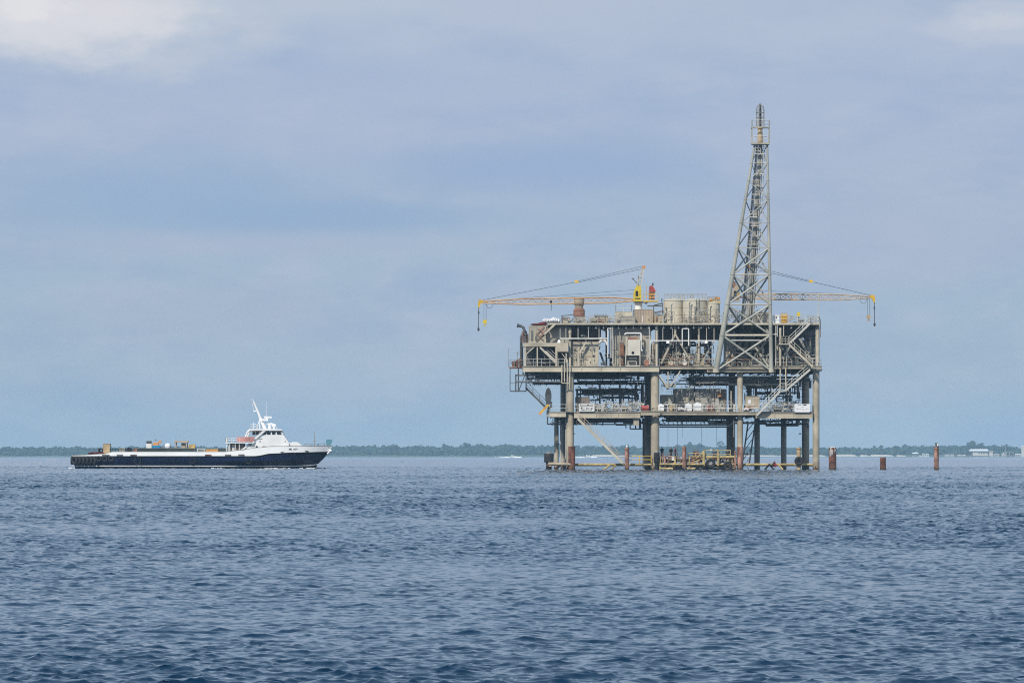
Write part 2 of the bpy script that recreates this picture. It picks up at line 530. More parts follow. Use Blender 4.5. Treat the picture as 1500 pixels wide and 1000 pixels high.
paint('deck_dark', (0.035, 0.05, 0.05), 0.6, var=0.25, scale=0.4, rust=0.15)
paint('tarp_tan', (0.55, 0.40, 0.22), 0.85, var=0.15)
paint('tarp_white', (0.78, 0.78, 0.78), 0.85, var=0.06)
paint('tote_white', (0.80, 0.80, 0.80), 0.5, var=0.05)
paint('tote_pink', (0.72, 0.66, 0.66), 0.6, var=0.08)
paint('blue_paint', (0.02, 0.22, 0.42), 0.5)
paint('teal_tarp', (0.12, 0.30, 0.38), 0.8)
paint('green_paint', (0.05, 0.12, 0.07), 0.6)
paint('skin', (0.36, 0.21, 0.14), 0.6, var=0.05)
paint('hair_dark', (0.015, 0.011, 0.009), 0.7)
paint('cloth_navy', (0.018, 0.024, 0.045), 0.9)
paint('cloth_black', (0.014, 0.014, 0.016), 0.9)
paint('cloth_plum', (0.16, 0.035, 0.07), 0.9)
paint('cloth_blue', (0.05, 0.08, 0.16), 0.9)
paint('letter_dark', (0.05, 0.045, 0.045), 0.7, var=0.02)
paint('foam_white', (0.85, 0.87, 0.88), 0.9, var=0.05)
paint('sand', (0.66, 0.58, 0.46), 0.95, var=0.1, scale=0.02)
paint('land', (0.10, 0.13, 0.06), 0.95, var=0.2, scale=0.02)
paint('timber', (0.28, 0.22, 0.18), 0.85, var=0.2)
paint('bark', (0.10, 0.075, 0.055), 0.9, var=0.2)
paint('roof_white', (0.82, 0.83, 0.85), 0.5, var=0.03)
paint('house_cream', (0.62, 0.58, 0.50), 0.7, var=0.06)
paint('feather_white', (0.75, 0.75, 0.74), 0.8)
for q_ in ('navy_paint', 'black_paint'): MATS[q_].node_tree.nodes['Principled BSDF'].inputs['Specular IOR Level'].default_value = 0.15
m_, t_, p_ = new_mat('dark_glass')
p_.inputs['Base Color'].default_value = (0.012, 0.018, 0.022, 1)
p_.inputs['Roughness'].default_value = 0.05
MATS['dark_glass'] = m_
def leaf_mat(name, a, b):
    m, t, p = new_mat(name)
    g = N(t, 'ShaderNodeTexCoord').outputs['Object']
    n_ = noise(t, mapping(t, g, (0.06, 0.06, 0.12)), 1.0, 4, 0.7)
    t.links.new(mixc(t, smooth(t, n_, 0.3, 0.7), a, b), p.inputs['Base Color'])
    p.inputs['Roughness'].default_value = 0.8
    MATS[name] = m
leaf_mat('leaf_wood', (0.012, 0.042, 0.026), (0.032, 0.075, 0.04))
leaf_mat('leaf_tree', (0.014, 0.036, 0.018), (0.04, 0.08, 0.03))
# corrugated cladding and louvres: fine ridges in the normal
def ribbed(name, col, period, axis=0, var=0.12, rust=0.12):
    m = paint(name, col, 0.55, 0, var, 0.25, rust)
    t = m.node_tree; p = t.nodes['Principled BSDF']
    co = N(t, 'ShaderNodeTexCoord').outputs['Object']
    w = N(t, 'ShaderNodeTexWave', wave_type='BANDS', bands_direction='XYZ'[axis], wave_profile='SIN')
    w.inputs['Scale'].default_value = 2 * math.pi / (20.0 * period) if False else 0.314 / period
    t.links.new(co, w.inputs['Vector'])
    b = N(t, 'ShaderNodeBump'); b.inputs['Strength'].default_value = 0.9; b.inputs['Distance'].default_value = 0.06
    t.links.new(w.outputs['Fac'], b.inputs['Height']); t.links.new(b.outputs[0], p.inputs['Normal'])
ribbed('ribbed_beige', (0.41, 0.375, 0.29), 0.35)
ribbed('ribbed_grey', (0.27, 0.265, 0.255), 0.4)
ribbed('ribbed_dark', (0.11, 0.11, 0.108), 0.4)
ribbed('ribbed_tan', (0.40, 0.31, 0.22), 0.4, rust=0.3)
ribbed('ribbed_brown', (0.22, 0.18, 0.145), 0.5, rust=0.3)

# ---------------------------------------------------------------- far shore (about 7.6 km away)
SH = 7600.0
rs = random.Random(21)
def topline(px):
    """photo row of the woods' top, by column"""
    pts = [(-700, 654), (-100, 654), (0, 653.5), (60, 653), (150, 654), (240, 652.5), (330, 653), (480, 652.8), (520, 652), (560, 651), (640, 651), (690, 650), (760, 650.5),
           (800, 651), (850, 651), (900, 652), (980, 652.5), (1010, 650.5), (1050, 651), (1090, 652.5), (1130, 654), (1200, 655), (1280, 655), (1305, 654.5), (1325, 651.5), (1400, 650.5),
           (1440, 650.5), (1460, 651.5), (1480, 653), (1500, 657), (1540, 656), (1800, 655), (2300, 654)]
    for a, b in zip(pts, pts[1:]):
        if a[0] <= px <= b[0]:
            return a[1] + (b[1] - a[1]) * (px - a[0]) / (b[0] - a[0])
    return 654
# land: a low rise behind a beach
lm = MB(); xs = list(range(-700, 2301, 15))
rows = [(0.0, -0.6), (10, 0.35), (45, 1.6), (160, 3.0), (900, 4.0)]
for i in range(len(xs) - 1):
    for (d0, h0), (d1, h1) in zip(rows, rows[1:]):
        w0 = 18 * math.sin(xs[i] * 0.021) + 9 * math.sin(xs[i] * 0.063); w1 = 18 * math.sin(xs[i + 1] * 0.021) + 9 * math.sin(xs[i + 1] * 0.063)
        X0, X1 = (xs[i] - 750) / F * SH, (xs[i + 1] - 750) / F * SH
        lm.cur = 1
        lm.add([(X0, SH + d0 + w0, h0), (X1, SH + d0 + w1, h0), (X1, SH + d1 + w1, h1), (X0, SH + d1 + w0, h1)], [(0, 1, 2, 3)])
land = lm.build('shore_land', ['sand', 'land'], None, 60)
land['kind'] = 'structure'
def beach(px0, px1, h=1.0):
    mb = MB(); n_ = max(3, int((px1 - px0) / 4))
    for i in range(n_):
        a, b = px0 + (px1 - px0) * i / n_, px0 + (px1 - px0) * (i + 1) / n_
        def sec(px, e):
            X = (px - 750) / F * (SH - 25); wob = 4 * math.sin(px * .3) + 18 * math.sin(px * 0.021) + 9 * math.sin(px * 0.063)
            return [(X, SH - 26 + wob, -0.5), (X, SH - 4 + wob, h * e), (X, SH + 16 + wob, (h + 1.0) * e + .3)]
        e0 = 0.4 + 0.6 * min(1, i / 1.5); e1 = 0.4 + 0.6 * min(1, (n_ - i - 1) / 1.5)
        s0, s1 = sec(a, e0), sec(b, e1)
        mb.add(s0 + s1, [(0, 3, 4, 1), (1, 4, 5, 2)])
    o = mb.build('beach_sand', 'sand', None, 60); o['kind'] = 'structure'
for a, b, h in ((866, 905, 1.0), (905, 950, .5), (1085, 1142, .6), (1142, 1212, .9), (1224, 1258, 1.7), (1262, 1276, 1.2), (1277, 1312, 1.3), (1316, 1330, 1.0)):
    beach(a, b, h)
# woods: crowns of leaf clumps on trunks, one mass
def clump_faces(mb, c, r, n_, rng, flat=0.75):
    for _ in range(n_):
        while True:
            p = Vector((rng.uniform(-1, 1), rng.uniform(-1, 1), rng.uniform(-1, 1)))
            if 0.25 < p.length < 1: break
        q = Vector((c[0] + p.x * r, c[1] + p.y * r, c[2] + p.z * r * flat))
        s_ = r * rng.uniform(0.22, 0.42)
        nrm = (p.normalized() + Vector((rng.uniform(-.6, .6), rng.uniform(-.6, .6), rng.uniform(-.3, .7)))).normalized()
        u = nrm.orthogonal().normalized() * s_; v_ = nrm.cross(u.normalized()) * s_ * rng.uniform(.6, 1)
        mb.add([q - u - v_, q + u - v_ * .6, q + u * .7 + v_, q - u * .8 + v_ * .9], [(0, 1, 2, 3)])
wm = MB()
px = -650.0
while px < 2250:
    for row in range(3):
        d = 60 + row * 55 + rs.uniform(-18, 18)
        Y = SH + d
        pxx = px + rs.uniform(-3, 3)
        X = (pxx - 750) / F * Y
        top = CAMZ + (HOR - topline(pxx)) / F * Y
        hgt = top * (rs.uniform(0.72, 1.04) if row < 2 else rs.uniform(0.84, 1.10)) * (1 if row else rs.uniform(.5, .95)) * (1 + .06 * math.sin(pxx * .19) * math.sin(pxx * .053 + 1))
        base = 2.5
        if 1306 < pxx < 1345 and row == 0: continue
        R_ = rs.uniform(4.5, 8.0)
        wm.tube((X, Y, 0.5), (X + rs.uniform(-1, 1), Y, hgt * .7), 0.5, .25, 5)
        for j in range(5):
            z = base + (hgt - base - R_ * .5) * (j + .5) / 5 + rs.uniform(-1, 1)
            rr = R_ * (0.75, 0.95, 1.0, .9, .62)[j]
            clump_faces(wm, (X + rs.uniform(-2.5, 2.5), Y + rs.uniform(-3, 3), z), rr, 22, rs, .8)
    px += rs.uniform(3.2, 5.6)
woods = wm.build('far_woods', 'leaf_wood')
woods['kind'] = 'stuff'
# trees one can tell apart over the woods
def far_tree(px, pytop, d, spread, label, bare=0.45, clumps=9):
    Y = SH + d; X = (px - 750) / F * Y; top = CAMZ + (HOR - pytop) / F * Y
    t = thing('pine_tree', label, 'tree', (X, Y, 2.0), 'tall trees over the far woods')
    r_ = random.Random(int(px * 7))
    tm = MB(); tm.tube((X, Y, 1.5), (X + .6, Y, top * .9), .75, .25, 7)
    for j in range(6):
        z = top * (bare + .08 * j); a = r_.uniform(0, 6.28)
        tm.tube((X + .3, Y, z), (X + spread * .7 * math.cos(a), Y + spread * .7 * math.sin(a), z + 2), .22, .08, 5)
    tm.build('trunk', 'bark', t)
    cm = MB()
    for j in range(clumps):
        q = j / (clumps - 1); z = top * (bare + (1 - bare) * (0.12 + .80 * q)); w_ = spread * (0.55 + .75 * math.sin(math.pi * (.25 + .7 * q)))
        clump_faces(cm, (X + r_.uniform(-.75, .75) * w_, Y + r_.uniform(-.5, .5) * w_, z), spread * r_.uniform(.38, .6), 26, r_, .6)
    cm.build('crown', 'leaf_tree', t)
far_tree(1013, 647.5, 40, 6, 'broad rounded tree over the far woods, seen just beside the boat landing piles', .3, 12)
far_tree(1026, 649.0, 45, 5, 'flat topped tree right next to the broad rounded one behind the landing', .4, 9)
far_tree(1055, 646.5, 30, 4.2, 'tall thin pine with a small high crown seen over the landing railing', .72, 6)
far_tree(1282, 652.5, 40, 3.4, 'small round tree above the woods just left of the short rusty pile', .45, 8)
far_tree(1291, 651.8, 45, 3.6, 'twin rounded tree above the woods directly over the short rusty pile', .5, 8)
far_tree(1311, 652.2, 50, 3.6, 'dark rounded tree at the left foot of the higher woods', .35, 9)
far_tree(1423, 646.2, 35, 7, 'tallest dark tree rising behind the left end of the white roofed house', .25, 16)
far_tree(1436, 649.0, 45, 6, 'full crowned tree behind the middle of the white roofed house', .3, 12)
far_tree(1474, 650.8, 40, 4, 'dark tree standing behind the flagpole by the pier', .35, 9)
far_tree(432, 650.6, 60, 5, 'dark crown standing above the woods behind the wheelhouse of the boat', .3, 9)
far_tree(578, 650.0, 45, 4, 'small crown poking above the woods between the boat and the platform', .4, 8)
far_tree(683, 648.9, 60, 6, 'wide low crown above the highest part of the woods left of platform', .4, 10)

# house, pier and small buildings on the right shore
HD = -160.0
def shore(px, py): return Wp(px, py, HD, SH)
def sbox(mb, a, b, c_, d_, y0, y1): mb.pbox(a, b, c_, d_, HD + y0, HD + y1, SH)
hs = thing('beach_house', 'long white roofed house on piles over the water', 'house', shore(1435, 669))
mb = MB(); sbox(mb, 1425, 1447.5, 660.3, 667, 0, 12); mb.build('wall', 'house_cream', hs)
mb = MB()
a, b = shore(1420, 659.8), shore(1448, 657.4)
y0, y1 = SH + HD - 2, SH + HD + 14
mb.add([(a.x, y0, a.z), (b.x, y0, a.z), (b.x, y1, a.z), (a.x, y1, a.z), (a.x + 2, (y0 + y1) / 2, b.z), (b.x - 1, (y0 + y1) / 2, b.z),
        (a.x, y0, a.z - .6), (b.x, y0, a.z - .6), (b.x, y1, a.z - .6), (a.x, y1, a.z - .6)],
       [(0, 1, 5, 4), (1, 2, 5), (2, 3, 4, 5), (3, 0, 4), (6, 7, 1, 0), (7, 8, 2, 1), (8, 9, 3, 2), (9, 6, 0, 3), (9, 8, 7, 6)])
mb.build('roof', 'roof_white', hs)
for wx in (1433.5, 1436.5, 1439.5, 1442, 1445):
    mb = MB(); sbox(mb, wx, wx + 1.5, 662.2, 664.4, -.25, 0.05); mb.build('window', 'dark_glass', hs)
mb = MB(); sbox(mb, 1424, 1449, 667, 667.5, -3, 12)
for q in range(8):
    x_ = 1425 + q * 3.2; mb.tube(shore(x_, 667.4), shore(x_, 669.5), .35, n=6)
mb.build('pile_deck', 'timber', hs)
an = thing('annex_house', 'small pinkish annex against the right end of the white roofed house', 'house', shore(1451, 669))
mb = MB(); sbox(mb, 1449, 1454.6, 660.8, 668, 1, 11); mb.build('wall', 'house_cream', an)
mb = MB(); sbox(mb, 1448.2, 1455.4, 659.9, 660.8, 0, 12); mb.build('roof', 'wall_tan', an)
mb = MB(); sbox(mb, 1449.5, 1453, 667.9, 669.4, 2, 9); mb.build('foundation', 'timber', an)
pr = thing('pier', 'long low timber pier on many piles along the right shore', 'pier', shore(1430, 669))
mb = MB(); sbox(mb, 1376, 1424, 666.8, 667.4, -8, -4); sbox(mb, 1455, 1520, 666.6, 667.2, -8, -4); mb.build('walkway', 'timber', pr)
for q in range(60):
    x_ = 1376 + q * 2.4
    if 1424 < x_ < 1455: continue
    mb = MB(); mb.tube(Wp(x_, 666.2 - rs.random() * 1.2, HD - 8, SH), Wp(x_, 670, HD - 8, SH), .3, n=5)
    mb.build('pile', 'timber', pr)
gz = thing('gazebo', 'white roofed round gazebo at the water left of the tall rusty pile', 'gazebo', shore(1341, 669))
c0 = shore(1341, 669)
mb = MB(); mb.lathe([(5.4, 7.0), (3.5, 8.2), (0.2, 9.0)], (c0.x, c0.y, c0.z - 2.4), 16); mb.build('roof', 'roof_white', gz)
for q in range(8):
    mb = MB(); a = q * math.pi / 4; mb.tube((c0.x + 4 * math.cos(a), c0.y + 4 * math.sin(a), -1), (c0.x + 4 * math.cos(a), c0.y + 4 * math.sin(a), c0.z + 4.7), .22, n=6)
    mb.build('post', 'white_worn', gz)
mb = MB(); mb.lathe([(4.8, 0), (4.8, .5)], (c0.x, c0.y, 2.2), 16); mb.build('floor_deck', 'timber', gz)
fl = shore(1472.5, 669)
mb = MB(); mb.tube((fl.x, fl.y, 0), (fl.x, fl.y, shore(1472.5, 653.3).z), .22, .1, 7); mb.blob((fl.x, fl.y, shore(1472.5, 653).z), .3, .3, .3)
single(mb, 'flagpole', 'white_paint', 'tall white flagpole standing on the pier right of the house', 'flagpole', (fl.x, fl.y, 0))
bs = thing('boat_shed', 'open sided flat roofed shed on the pier beside the flagpole', 'shed', shore(1477, 669))
mb = MB(); sbox(mb, 1469, 1485, 661.2, 661.9, -4, 6); mb.build('roof', 'pipe_grey', bs)
for x_ in (1470, 1474, 1479, 1484):
    for y_ in (-3.5, 5):
        mb = MB(); mb.tube(Wp(x_, 661.8, HD + y_, SH), Wp(x_, 670, HD + y_, SH), .25, n=6); mb.build('post', 'white_worn', bs)
def small_boat(px, py, D, L, label, wake=0.0):
    X = (px - 750) / F * D
    t = thing('motor_boat', label, 'boat', (X, D, 0), 'small white boats near the far shore')
    mb = MB(); secs = []
    for q in range(9):
        u = q / 8; w_ = L * .14 * (1 - max(0, (u - .5) / .5) ** 2.2) + .02
        x_ = X + (u - .5) * L; h_ = L * (.10 + .06 * u * u)
        secs.append([(x_, D - w_ * .7, -.15), (x_, D - w_, h_), (x_, D + w_, h_), (x_, D + w_ * .7, -.15)])
    for s0, s1 in zip(secs, secs[1:]):
        mb.add(s0 + s1, [(0, 4, 5, 1), (1, 5, 6, 2), (2, 6, 7, 3)])
    mb.add(secs[0], [(0, 1, 2, 3)])
    mb.build('hull', 'white_paint', t)
    mb = MB(); mb.prism([(X - L * .18, L * .13), (X + L * .2, L * .13), (X + L * .12, L * .27), (X - L * .14, L * .27)], D - L * .08, D + L * .08); mb.build('cabin', 'white_worn', t)
    mb = MB(); mb.prism([(X - L * .10, L * .18), (X + L * .14, L * .18), (X + L * .11, L * .24), (X - L * .10, L * .24)], D - L * .084, D + L * .084); mb.build('window', 'dark_glass', t)
    if wake:
        mb = MB(); r_ = random.Random(int(px))
        for q in range(46):
            u = r_.random(); mb.blob((X - L * .4 - (wake - L * .4) * u * r_.random() if q % 3 else X + L * .4 + r_.random() * 3, D + r_.uniform(-2, 2), .05), r_.uniform(.8, 2.2), 1, r_.uniform(.25, .9) * (1 - u * .6), .5, 7, 4, r_)
        o = mb.build('wake_foam', 'foam_white', None); o['kind'] = 'stuff'
small_boat(750.5, 668, 4300, 7.5, 'small white motor boat throwing spray left of the platform legs', 14)
small_boat(861, 669, 4600, 9, 'white motor boat running far behind the diagonal stair of the platform', 22)
small_boat(1348, 668, 6300, 7, 'white moored boat below the gazebo')
small_boat(1356, 668, 6350, 8, 'white moored boat just left of the tall rusty pile')

def shed(px0, px1, py0, py1, label, wall='house_cream', d=0):
    t = thing('shore_shed', label, 'shed', shore((px0 + px1) / 2, 669), 'low buildings on the right shore')
    mb = MB(); sbox(mb, px0 + .3, px1 - .3, py0 + .8, 668.6, d, d + 6); mb.build('wall', wall, t)
    a, b = Wp(px0, py0 + .9, HD + d - .5, SH), Wp(px1, py0, HD + d - .5, SH); y0, y1 = SH + HD + d - .6, SH + HD + d + 6.6
    mb = MB(); ym = (y0 + y1) / 2
    mb.add([(a.x, y0, a.z), (b.x, y0, a.z), (b.x, y1, a.z), (a.x, y1, a.z), (a.x, ym, b.z), (b.x, ym, b.z)], [(0, 1, 5, 4), (2, 3, 4, 5), (1, 2, 5), (3, 0, 4), (3, 2, 1, 0)]); mb.build('roof', 'roof_white', t)
    mb = MB(); sbox(mb, (px0 + px1) / 2 - .6, (px0 + px1) / 2 + .6, 665.8, 668.4, d - .15, d + .1); mb.build('door', 'timber', t)
shed(1351, 1354.5, 664, 669, 'tiny white shed between the gazebo and the tall rusty pile', d=30)
shed(1356, 1361, 664.6, 669, 'low white hut just left of the tall rusty pile', d=34)
shed(1384, 1398, 665.2, 669, 'long low white building behind the pier right of the tall rusty pile', d=40)
shed(1403, 1415, 665.6, 669, 'low pinkish building behind the pier left of the white roofed house', 'wall_tan', 44)
shed(1456, 1464, 664.8, 669, 'low white hut just right of the pinkish annex', d=36)
shed(1467, 1473.5, 663.6, 669, 'white hut at the foot of the flagpole', d=38)
shed(1487, 1497, 664.4, 669, 'grey white low house near the right edge of the photo', d=40)
shed(1496, 1507, 652.4, 666, 'white roofed tall house cut by the right edge, above the trees', d=-30)

# ---------------------------------------------------------------- crew boat
BD = 880.0
def B(px, py, d=0.0): return Vector(((px - 750) / F * BD, BD + d, (686.0 - py) / F * BD))
BS = BD / F                                   # metres per photo pixel
boat = thing('crew_boat', 'navy and white crew boat with long cargo deck and forward wheelhouse', 'boat', B(300, 686))
def interp(x, pts):
    for (a, ya), (b, yb) in zip(pts, pts[1:]):
        if a <= x <= b:
            t_ = (x - a) / (b - a); t_ = t_ * t_ * (3 - 2 * t_)
            return ya + (yb - ya) * t_
    return pts[0][1] if x < pts[0][0] else pts[-1][1]
SHEER = [(107, 667), (160, 664.8), (164, 661.5), (330, 661.5), (352, 659.5), (378, 655.6), (400, 653.7), (450, 653.2), (487, 652.7)]
NAVY = [(107, 668), (375, 668), (400, 664.2), (430, 662.8), (482, 661.7)]
STRIPE_T = [(107, 681.3), (430, 681.6), (452, 680.8), (467, 679.2)]
STRIPE_B = [(107, 682.8), (430, 683.0), (452, 682.1), (466, 680.2)]
ROWS = [(lambda x: 694.0, 116, 455, 2.6), (lambda x: 687.0, 113, 462.5, 3.5), (lambda x: interp(x, STRIPE_B), 112, 465, 3.8),
        (lambda x: interp(x, STRIPE_T), 111.6, 465.8, 3.85), (lambda x: 675 - max(0, (x - 380) / 105) * 4, 109.5, 474, 4.18), (lambda x: interp(x, NAVY), 108.5, 482.3, 4.28),
        (lambda x: interp(x, SHEER), 108, 487.5, 4.24)]
NU = 70
def hull_row(r, inset=0.0, dz=0.0):
    fz, xs_, xb, bm = ROWS[r]
    res = []
    for i in range(NU + 1):
        u = i / NU
        x = xs_ + (xb - xs_) * u
        full = 0.50 if r < 4 else 0.62
        w_ = bm * (1 - max(0, (u - full) / (1 - full)) ** (1.9 if r < 4 else 2.5 if r < 6 else 2.15))
        w_ *= 0.93 + .07 * min(1, u / .06)
        w_ = max(0.03, w_ - inset)
        p = B(x, fz(x)); res.append((p.x, w_, p.z + dz))
    return res
def strake(r0, r1, name, mat, out=0.0, cap=True):
    a, b = hull_row(r0, -out), hull_row(r1, -out)
    mb = MB()
    for s_ in (-1, 1):
        vs = [(x, BD + s_ * w_, z) for x, w_, z in a] + [(x, BD + s_ * w_, z) for x, w_, z in b]
        n_ = NU + 1
        fs = [(i, i + 1, n_ + i + 1, n_ + i) if s_ < 0 else (i + 1, i, n_ + i, n_ + i + 1) for i in range(NU)]
        mb.add(vs, fs)
    # transom and stem closure
    for e in (0, -1):
        mb.add([(a[e][0], BD - a[e][1], a[e][2]), (a[e][0], BD + a[e][1], a[e][2]), (b[e][0], BD + b[e][1], b[e][2]), (b[e][0], BD - b[e][1], b[e][2])], [(0, 1, 2, 3) if e else (3, 2, 1, 0)])
    return mb
def merge(*mbs):
    m = MB()
    for q in mbs: m.add(q.v, q.f)
    return m
merge(strake(0, 1, '', ''), strake(1, 2, '', '')).build('hull_bottom', 'black_paint', boat, 50)
strake(2, 3, '', '', 0.006).build('boot_stripe', 'white_paint', boat, 50)
hull = merge(strake(3, 4, '', ''), strake(4, 5, '', '')).build('hull', 'navy_paint', boat, 40)
# white bulwark with an inner face and a cap rail
bw = strake(5, 6, '', '', 0.012)
a, b = hull_row(6, 0.12), hull_row(5, 0.12)
for s_ in (-1, 1):
    n_ = NU + 1
    bw.add([(x, BD + s_ * w_, z) for x, w_, z in b] + [(x, BD + s_ * w_, z) for x, w_, z in a], [(i + 1, i, n_ + i, n_ + i + 1) if s_ < 0 else (i, i + 1, n_ + i + 1, n_ + i) for i in range(NU)])
bulwark = bw.build('bulwark', 'white_hull', boat, 40)
mb = MB(); o_ = hull_row(6)
for s_ in (-1, 1):
    for p, q in zip(o_, o_[1:]):
        mb.beam((p[0], BD + s_ * (p[1] - .06), p[2] + .03), (q[0], BD + s_ * (q[1] - .06), q[2] + .03), .2, .06)
mb.build('cap_rail', 'grey_steel', bulwark)
mb = MB(); o_ = hull_row(5)
for s_ in (-1, 1):
    for p, q in zip(o_, o_[1:]):
        mb.beam((p[0], BD + s_ * (p[1] + .03), p[2]), (q[0], BD + s_ * (q[1] + .03), q[2]), .12, .10)
mb.build('rub_rail', 'black_paint', hull)
mb = MB(); r5 = hull_row(5, 0.14, 0.15)
for p, q in zip(r5, r5[1:]):
    mb.add([(p[0], BD - p[1], p[2]), (q[0], BD - q[1], q[2]), (q[0], BD + q[1], q[2]), (p[0], BD + p[1], p[2])], [(0, 1, 2, 3)])
mb.build('deck', 'deck_dark', boat)
def side_y(px, row=6):
    """y of the near side of the hull at a column"""
    r_ = hull_row(row); X = (px - 750) * BS
    for p, q in zip(r_, r_[1:]):
        if p[0] <= X <= q[0]:
            return BD - (p[1] + (q[1] - p[1]) * (X - p[0]) / (q[0] - p[0]))
    return BD - r_[-1][1]
# freeing ports in the bulwark
for x0, x1, y0, y1 in ((152.5, 163.5, 665.6, 667.6), (173.8, 183, 665.2, 667.4), (193.6, 203, 665.2, 667.4), (302.6, 312, 665.2, 667.3), (331.6, 340.6, 665.2, 667.3), (351, 360, 665, 667.2), (408, 417.2, 661.2, 663.2), (444.5, 452.2, 659.4, 661.5)):
    y = (side_y((x0 + x1) / 2, 5) + side_y((x0 + x1) / 2, 6)) / 2
    mb = MB(); p, q = B(x0, y1), B(x1, y0); mb.box(p.x, q.x, y - .06, y + .15, p.z, q.z)
    mb.build('freeing_port', 'rust_steel' if x0 == 302.6 else 'grey_dark', bulwark)
# name on the bow
p = B(430.5, 657.7); y0_, y1_ = [side_y(q, 5) * .45 + side_y(q, 6) * .55 for q in (423, 438)]
tx_ = text('name_lettering', 'MS.  JOY', 'letter_dark', boat, (p.x, (y0_ + y1_) / 2 - .07, p.z), .40)
tx_.rotation_euler = (math.pi / 2, 0, math.atan2(y1_ - y0_, 15 * BS))
# anchor at the stem
mb = MB(); c0 = B(484, 660.2); mb.blob((c0.x, BD - .25, c0.z), .28, .3, .26); mb.tube((c0.x, BD - .25, c0.z), (c0.x - .5, BD - .3, c0.z - .45), .12); mb.build('anchor', 'white_paint', boat, 40)
# scuffs on the hull side where tyres hung
for px, py, rr in ((204, 674.5, .55), (283.5, 673.5, .5), (365.5, 673.8, .5)):
    mb = MB(); c0 = B(px, py); y = side_y(px, 5) + .02
    mb.torus((c0.x, y - .02, c0.z), rr, .035, 'y', 18, 6)
    o = mb.build('hull_ring', 'rubber_grey', hull, 40)

# superstructure
HY = 2.6
def bprism(poly, hy, name, mat, parent, dy=0.0):
    mb = MB(); mb.prism([(B(x, y).x, B(x, y).z) for x, y in poly], BD - hy + dy, BD + hy + dy)
    return mb.build(name, mat, parent)
house = bprism([(352, 660), (356, 656.8), (372, 649.8), (388, 637.2), (416.6, 637.2), (424, 648.2), (424, 657.5), (400, 658)], HY, 'deckhouse', 'white_paint', boat)
bprism([(423.9, 648.2), (438.5, 648.4), (443, 652.8), (443, 656), (423.9, 657)], 1.65, 'foredeck_trunk', 'white_paint', boat)
wheel = bprism([(389, 637.0), (397, 632.0), (394, 630.6), (413.2, 630.6), (416.4, 637.0)], HY - .15, 'wheelhouse', 'white_paint', boat)
aftw = bprism([(370, 637.2), (370, 630.6), (394, 630.6), (389.5, 637.2)], HY - .8, 'aft_cabin', 'white_worn', boat)
bprism([(363, 630.5), (367, 628.2), (388, 627.6), (414.6, 628.6), (414.8, 630.4)], HY + .2, 'roof', 'white_paint', boat)
# slanting wing from the main deck to the roof
for s_ in (-1, 1):
    mb = MB()
    mb.prism([(B(x, y).x, B(x, y).z) for x, y in ((355.5, 657.8), (359, 657.8), (391, 630.4), (387.5, 629.0))], BD + s_ * (HY + .05) - .08, BD + s_ * (HY + .05) + .08)
    mb.build('slanted_fin', 'white_paint', boat)
for s_ in (-1, 1):
    mb = MB(); mb.path([B(361, 640, s_ * (HY + .1)), B(363.5, 633, s_ * (HY + .1)), B(368, 629, s_ * (HY + .1))], .16, 8)
    mb.build('roof_support', 'white_paint', boat)
def pane(poly, y, parent):
    mb = MB(); mb.prism([(B(x, z).x, B(x, z).z) for x, z in poly], y - .02, y + .04)
    mb.build('window', 'dark_glass', parent)
for poly in (((391.8, 636.3), (398, 632.1), (400.2, 632.1), (400.2, 636.3)), ((391.9 + 10, 636.3), (401.9, 632), (406.6, 632), (407.2, 636.3)), ((409, 636.3), (409, 632), (411.4, 632), (414.6, 636.3))):
    pass
for x0, x1, t0, t1 in ((386.5, 390.4, 388.6, 390.4), (392, 397.6, 392.2, 397.6), (399.4, 404.6, 399.4, 404.6), (406.6, 414, 406.6, 411.4)):
    pane(((x0, 636.4), (x1, 636.4), (t1, 632.0), (t0, 632.0)), BD - HY + .15, wheel)
for x0, x1 in ((371, 374.4), (375.6, 380), (381.4, 386)):
    pane(((x0, 636.3), (x1, 636.3), (x1, 632), (x0, 632)), BD - HY + .8, aftw)
# front windows on the raked face
mb = MB()
for q in range(4):
    y0 = BD - 2.35 + q * 1.2
    f0, f1 = B(413.9, 632.2), B(416.1, 636.4)
    mb.add([(f0.x + .05, y0, f0.z), (f1.x + .05, y0, f1.z), (f1.x + .05, y0 + 1.1, f1.z), (f0.x + .05, y0 + 1.1, f0.z), (f0.x - .1, y0, f0.z), (f1.x - .1, y0, f1.z), (f1.x - .1, y0 + 1.1, f1.z), (f0.x - .1, y0 + 1.1, f0.z)],
           [(0, 1, 2, 3), (4, 7, 6, 5), (0, 4, 5, 1), (2, 6, 7, 3), (0, 3, 7, 4), (1, 5, 6, 2)])
mb.build('window', 'dark_glass', wheel)
for x0, x1, y0, y1 in ((377.6, 385.4, 642.0, 643.3), (385.5, 391, 653.0, 654.6), (398, 404.5, 653.0, 654.2), (418, 419.5, 645.5, 647.2), (381, 383, 645.5, 647.5)):
    mb = MB(); p, q = B(x0, y1), B(x1, y0); mb.box(p.x, q.x, BD - HY - .03, BD - HY + .1, p.z, q.z); mb.build('vent_panel', 'grey_steel' if x0 != 398 else 'pipe_grey', house)
mb = MB(); c0 = B(377.3, 654.6); mb.tube((c0.x, BD - HY - .05, c0.z), (c0.x, BD - HY + .1, c0.z), .2, n=16); mb.build('porthole', 'dark_glass', house)
mb = MB(); p = B(434, 648.4); mb.box(B(428, 0).x, B(436.5, 0).x, BD - 1.4, BD + 1.4, p.z - .05, p.z + .12); mb.build('hatch', 'white_worn', house)
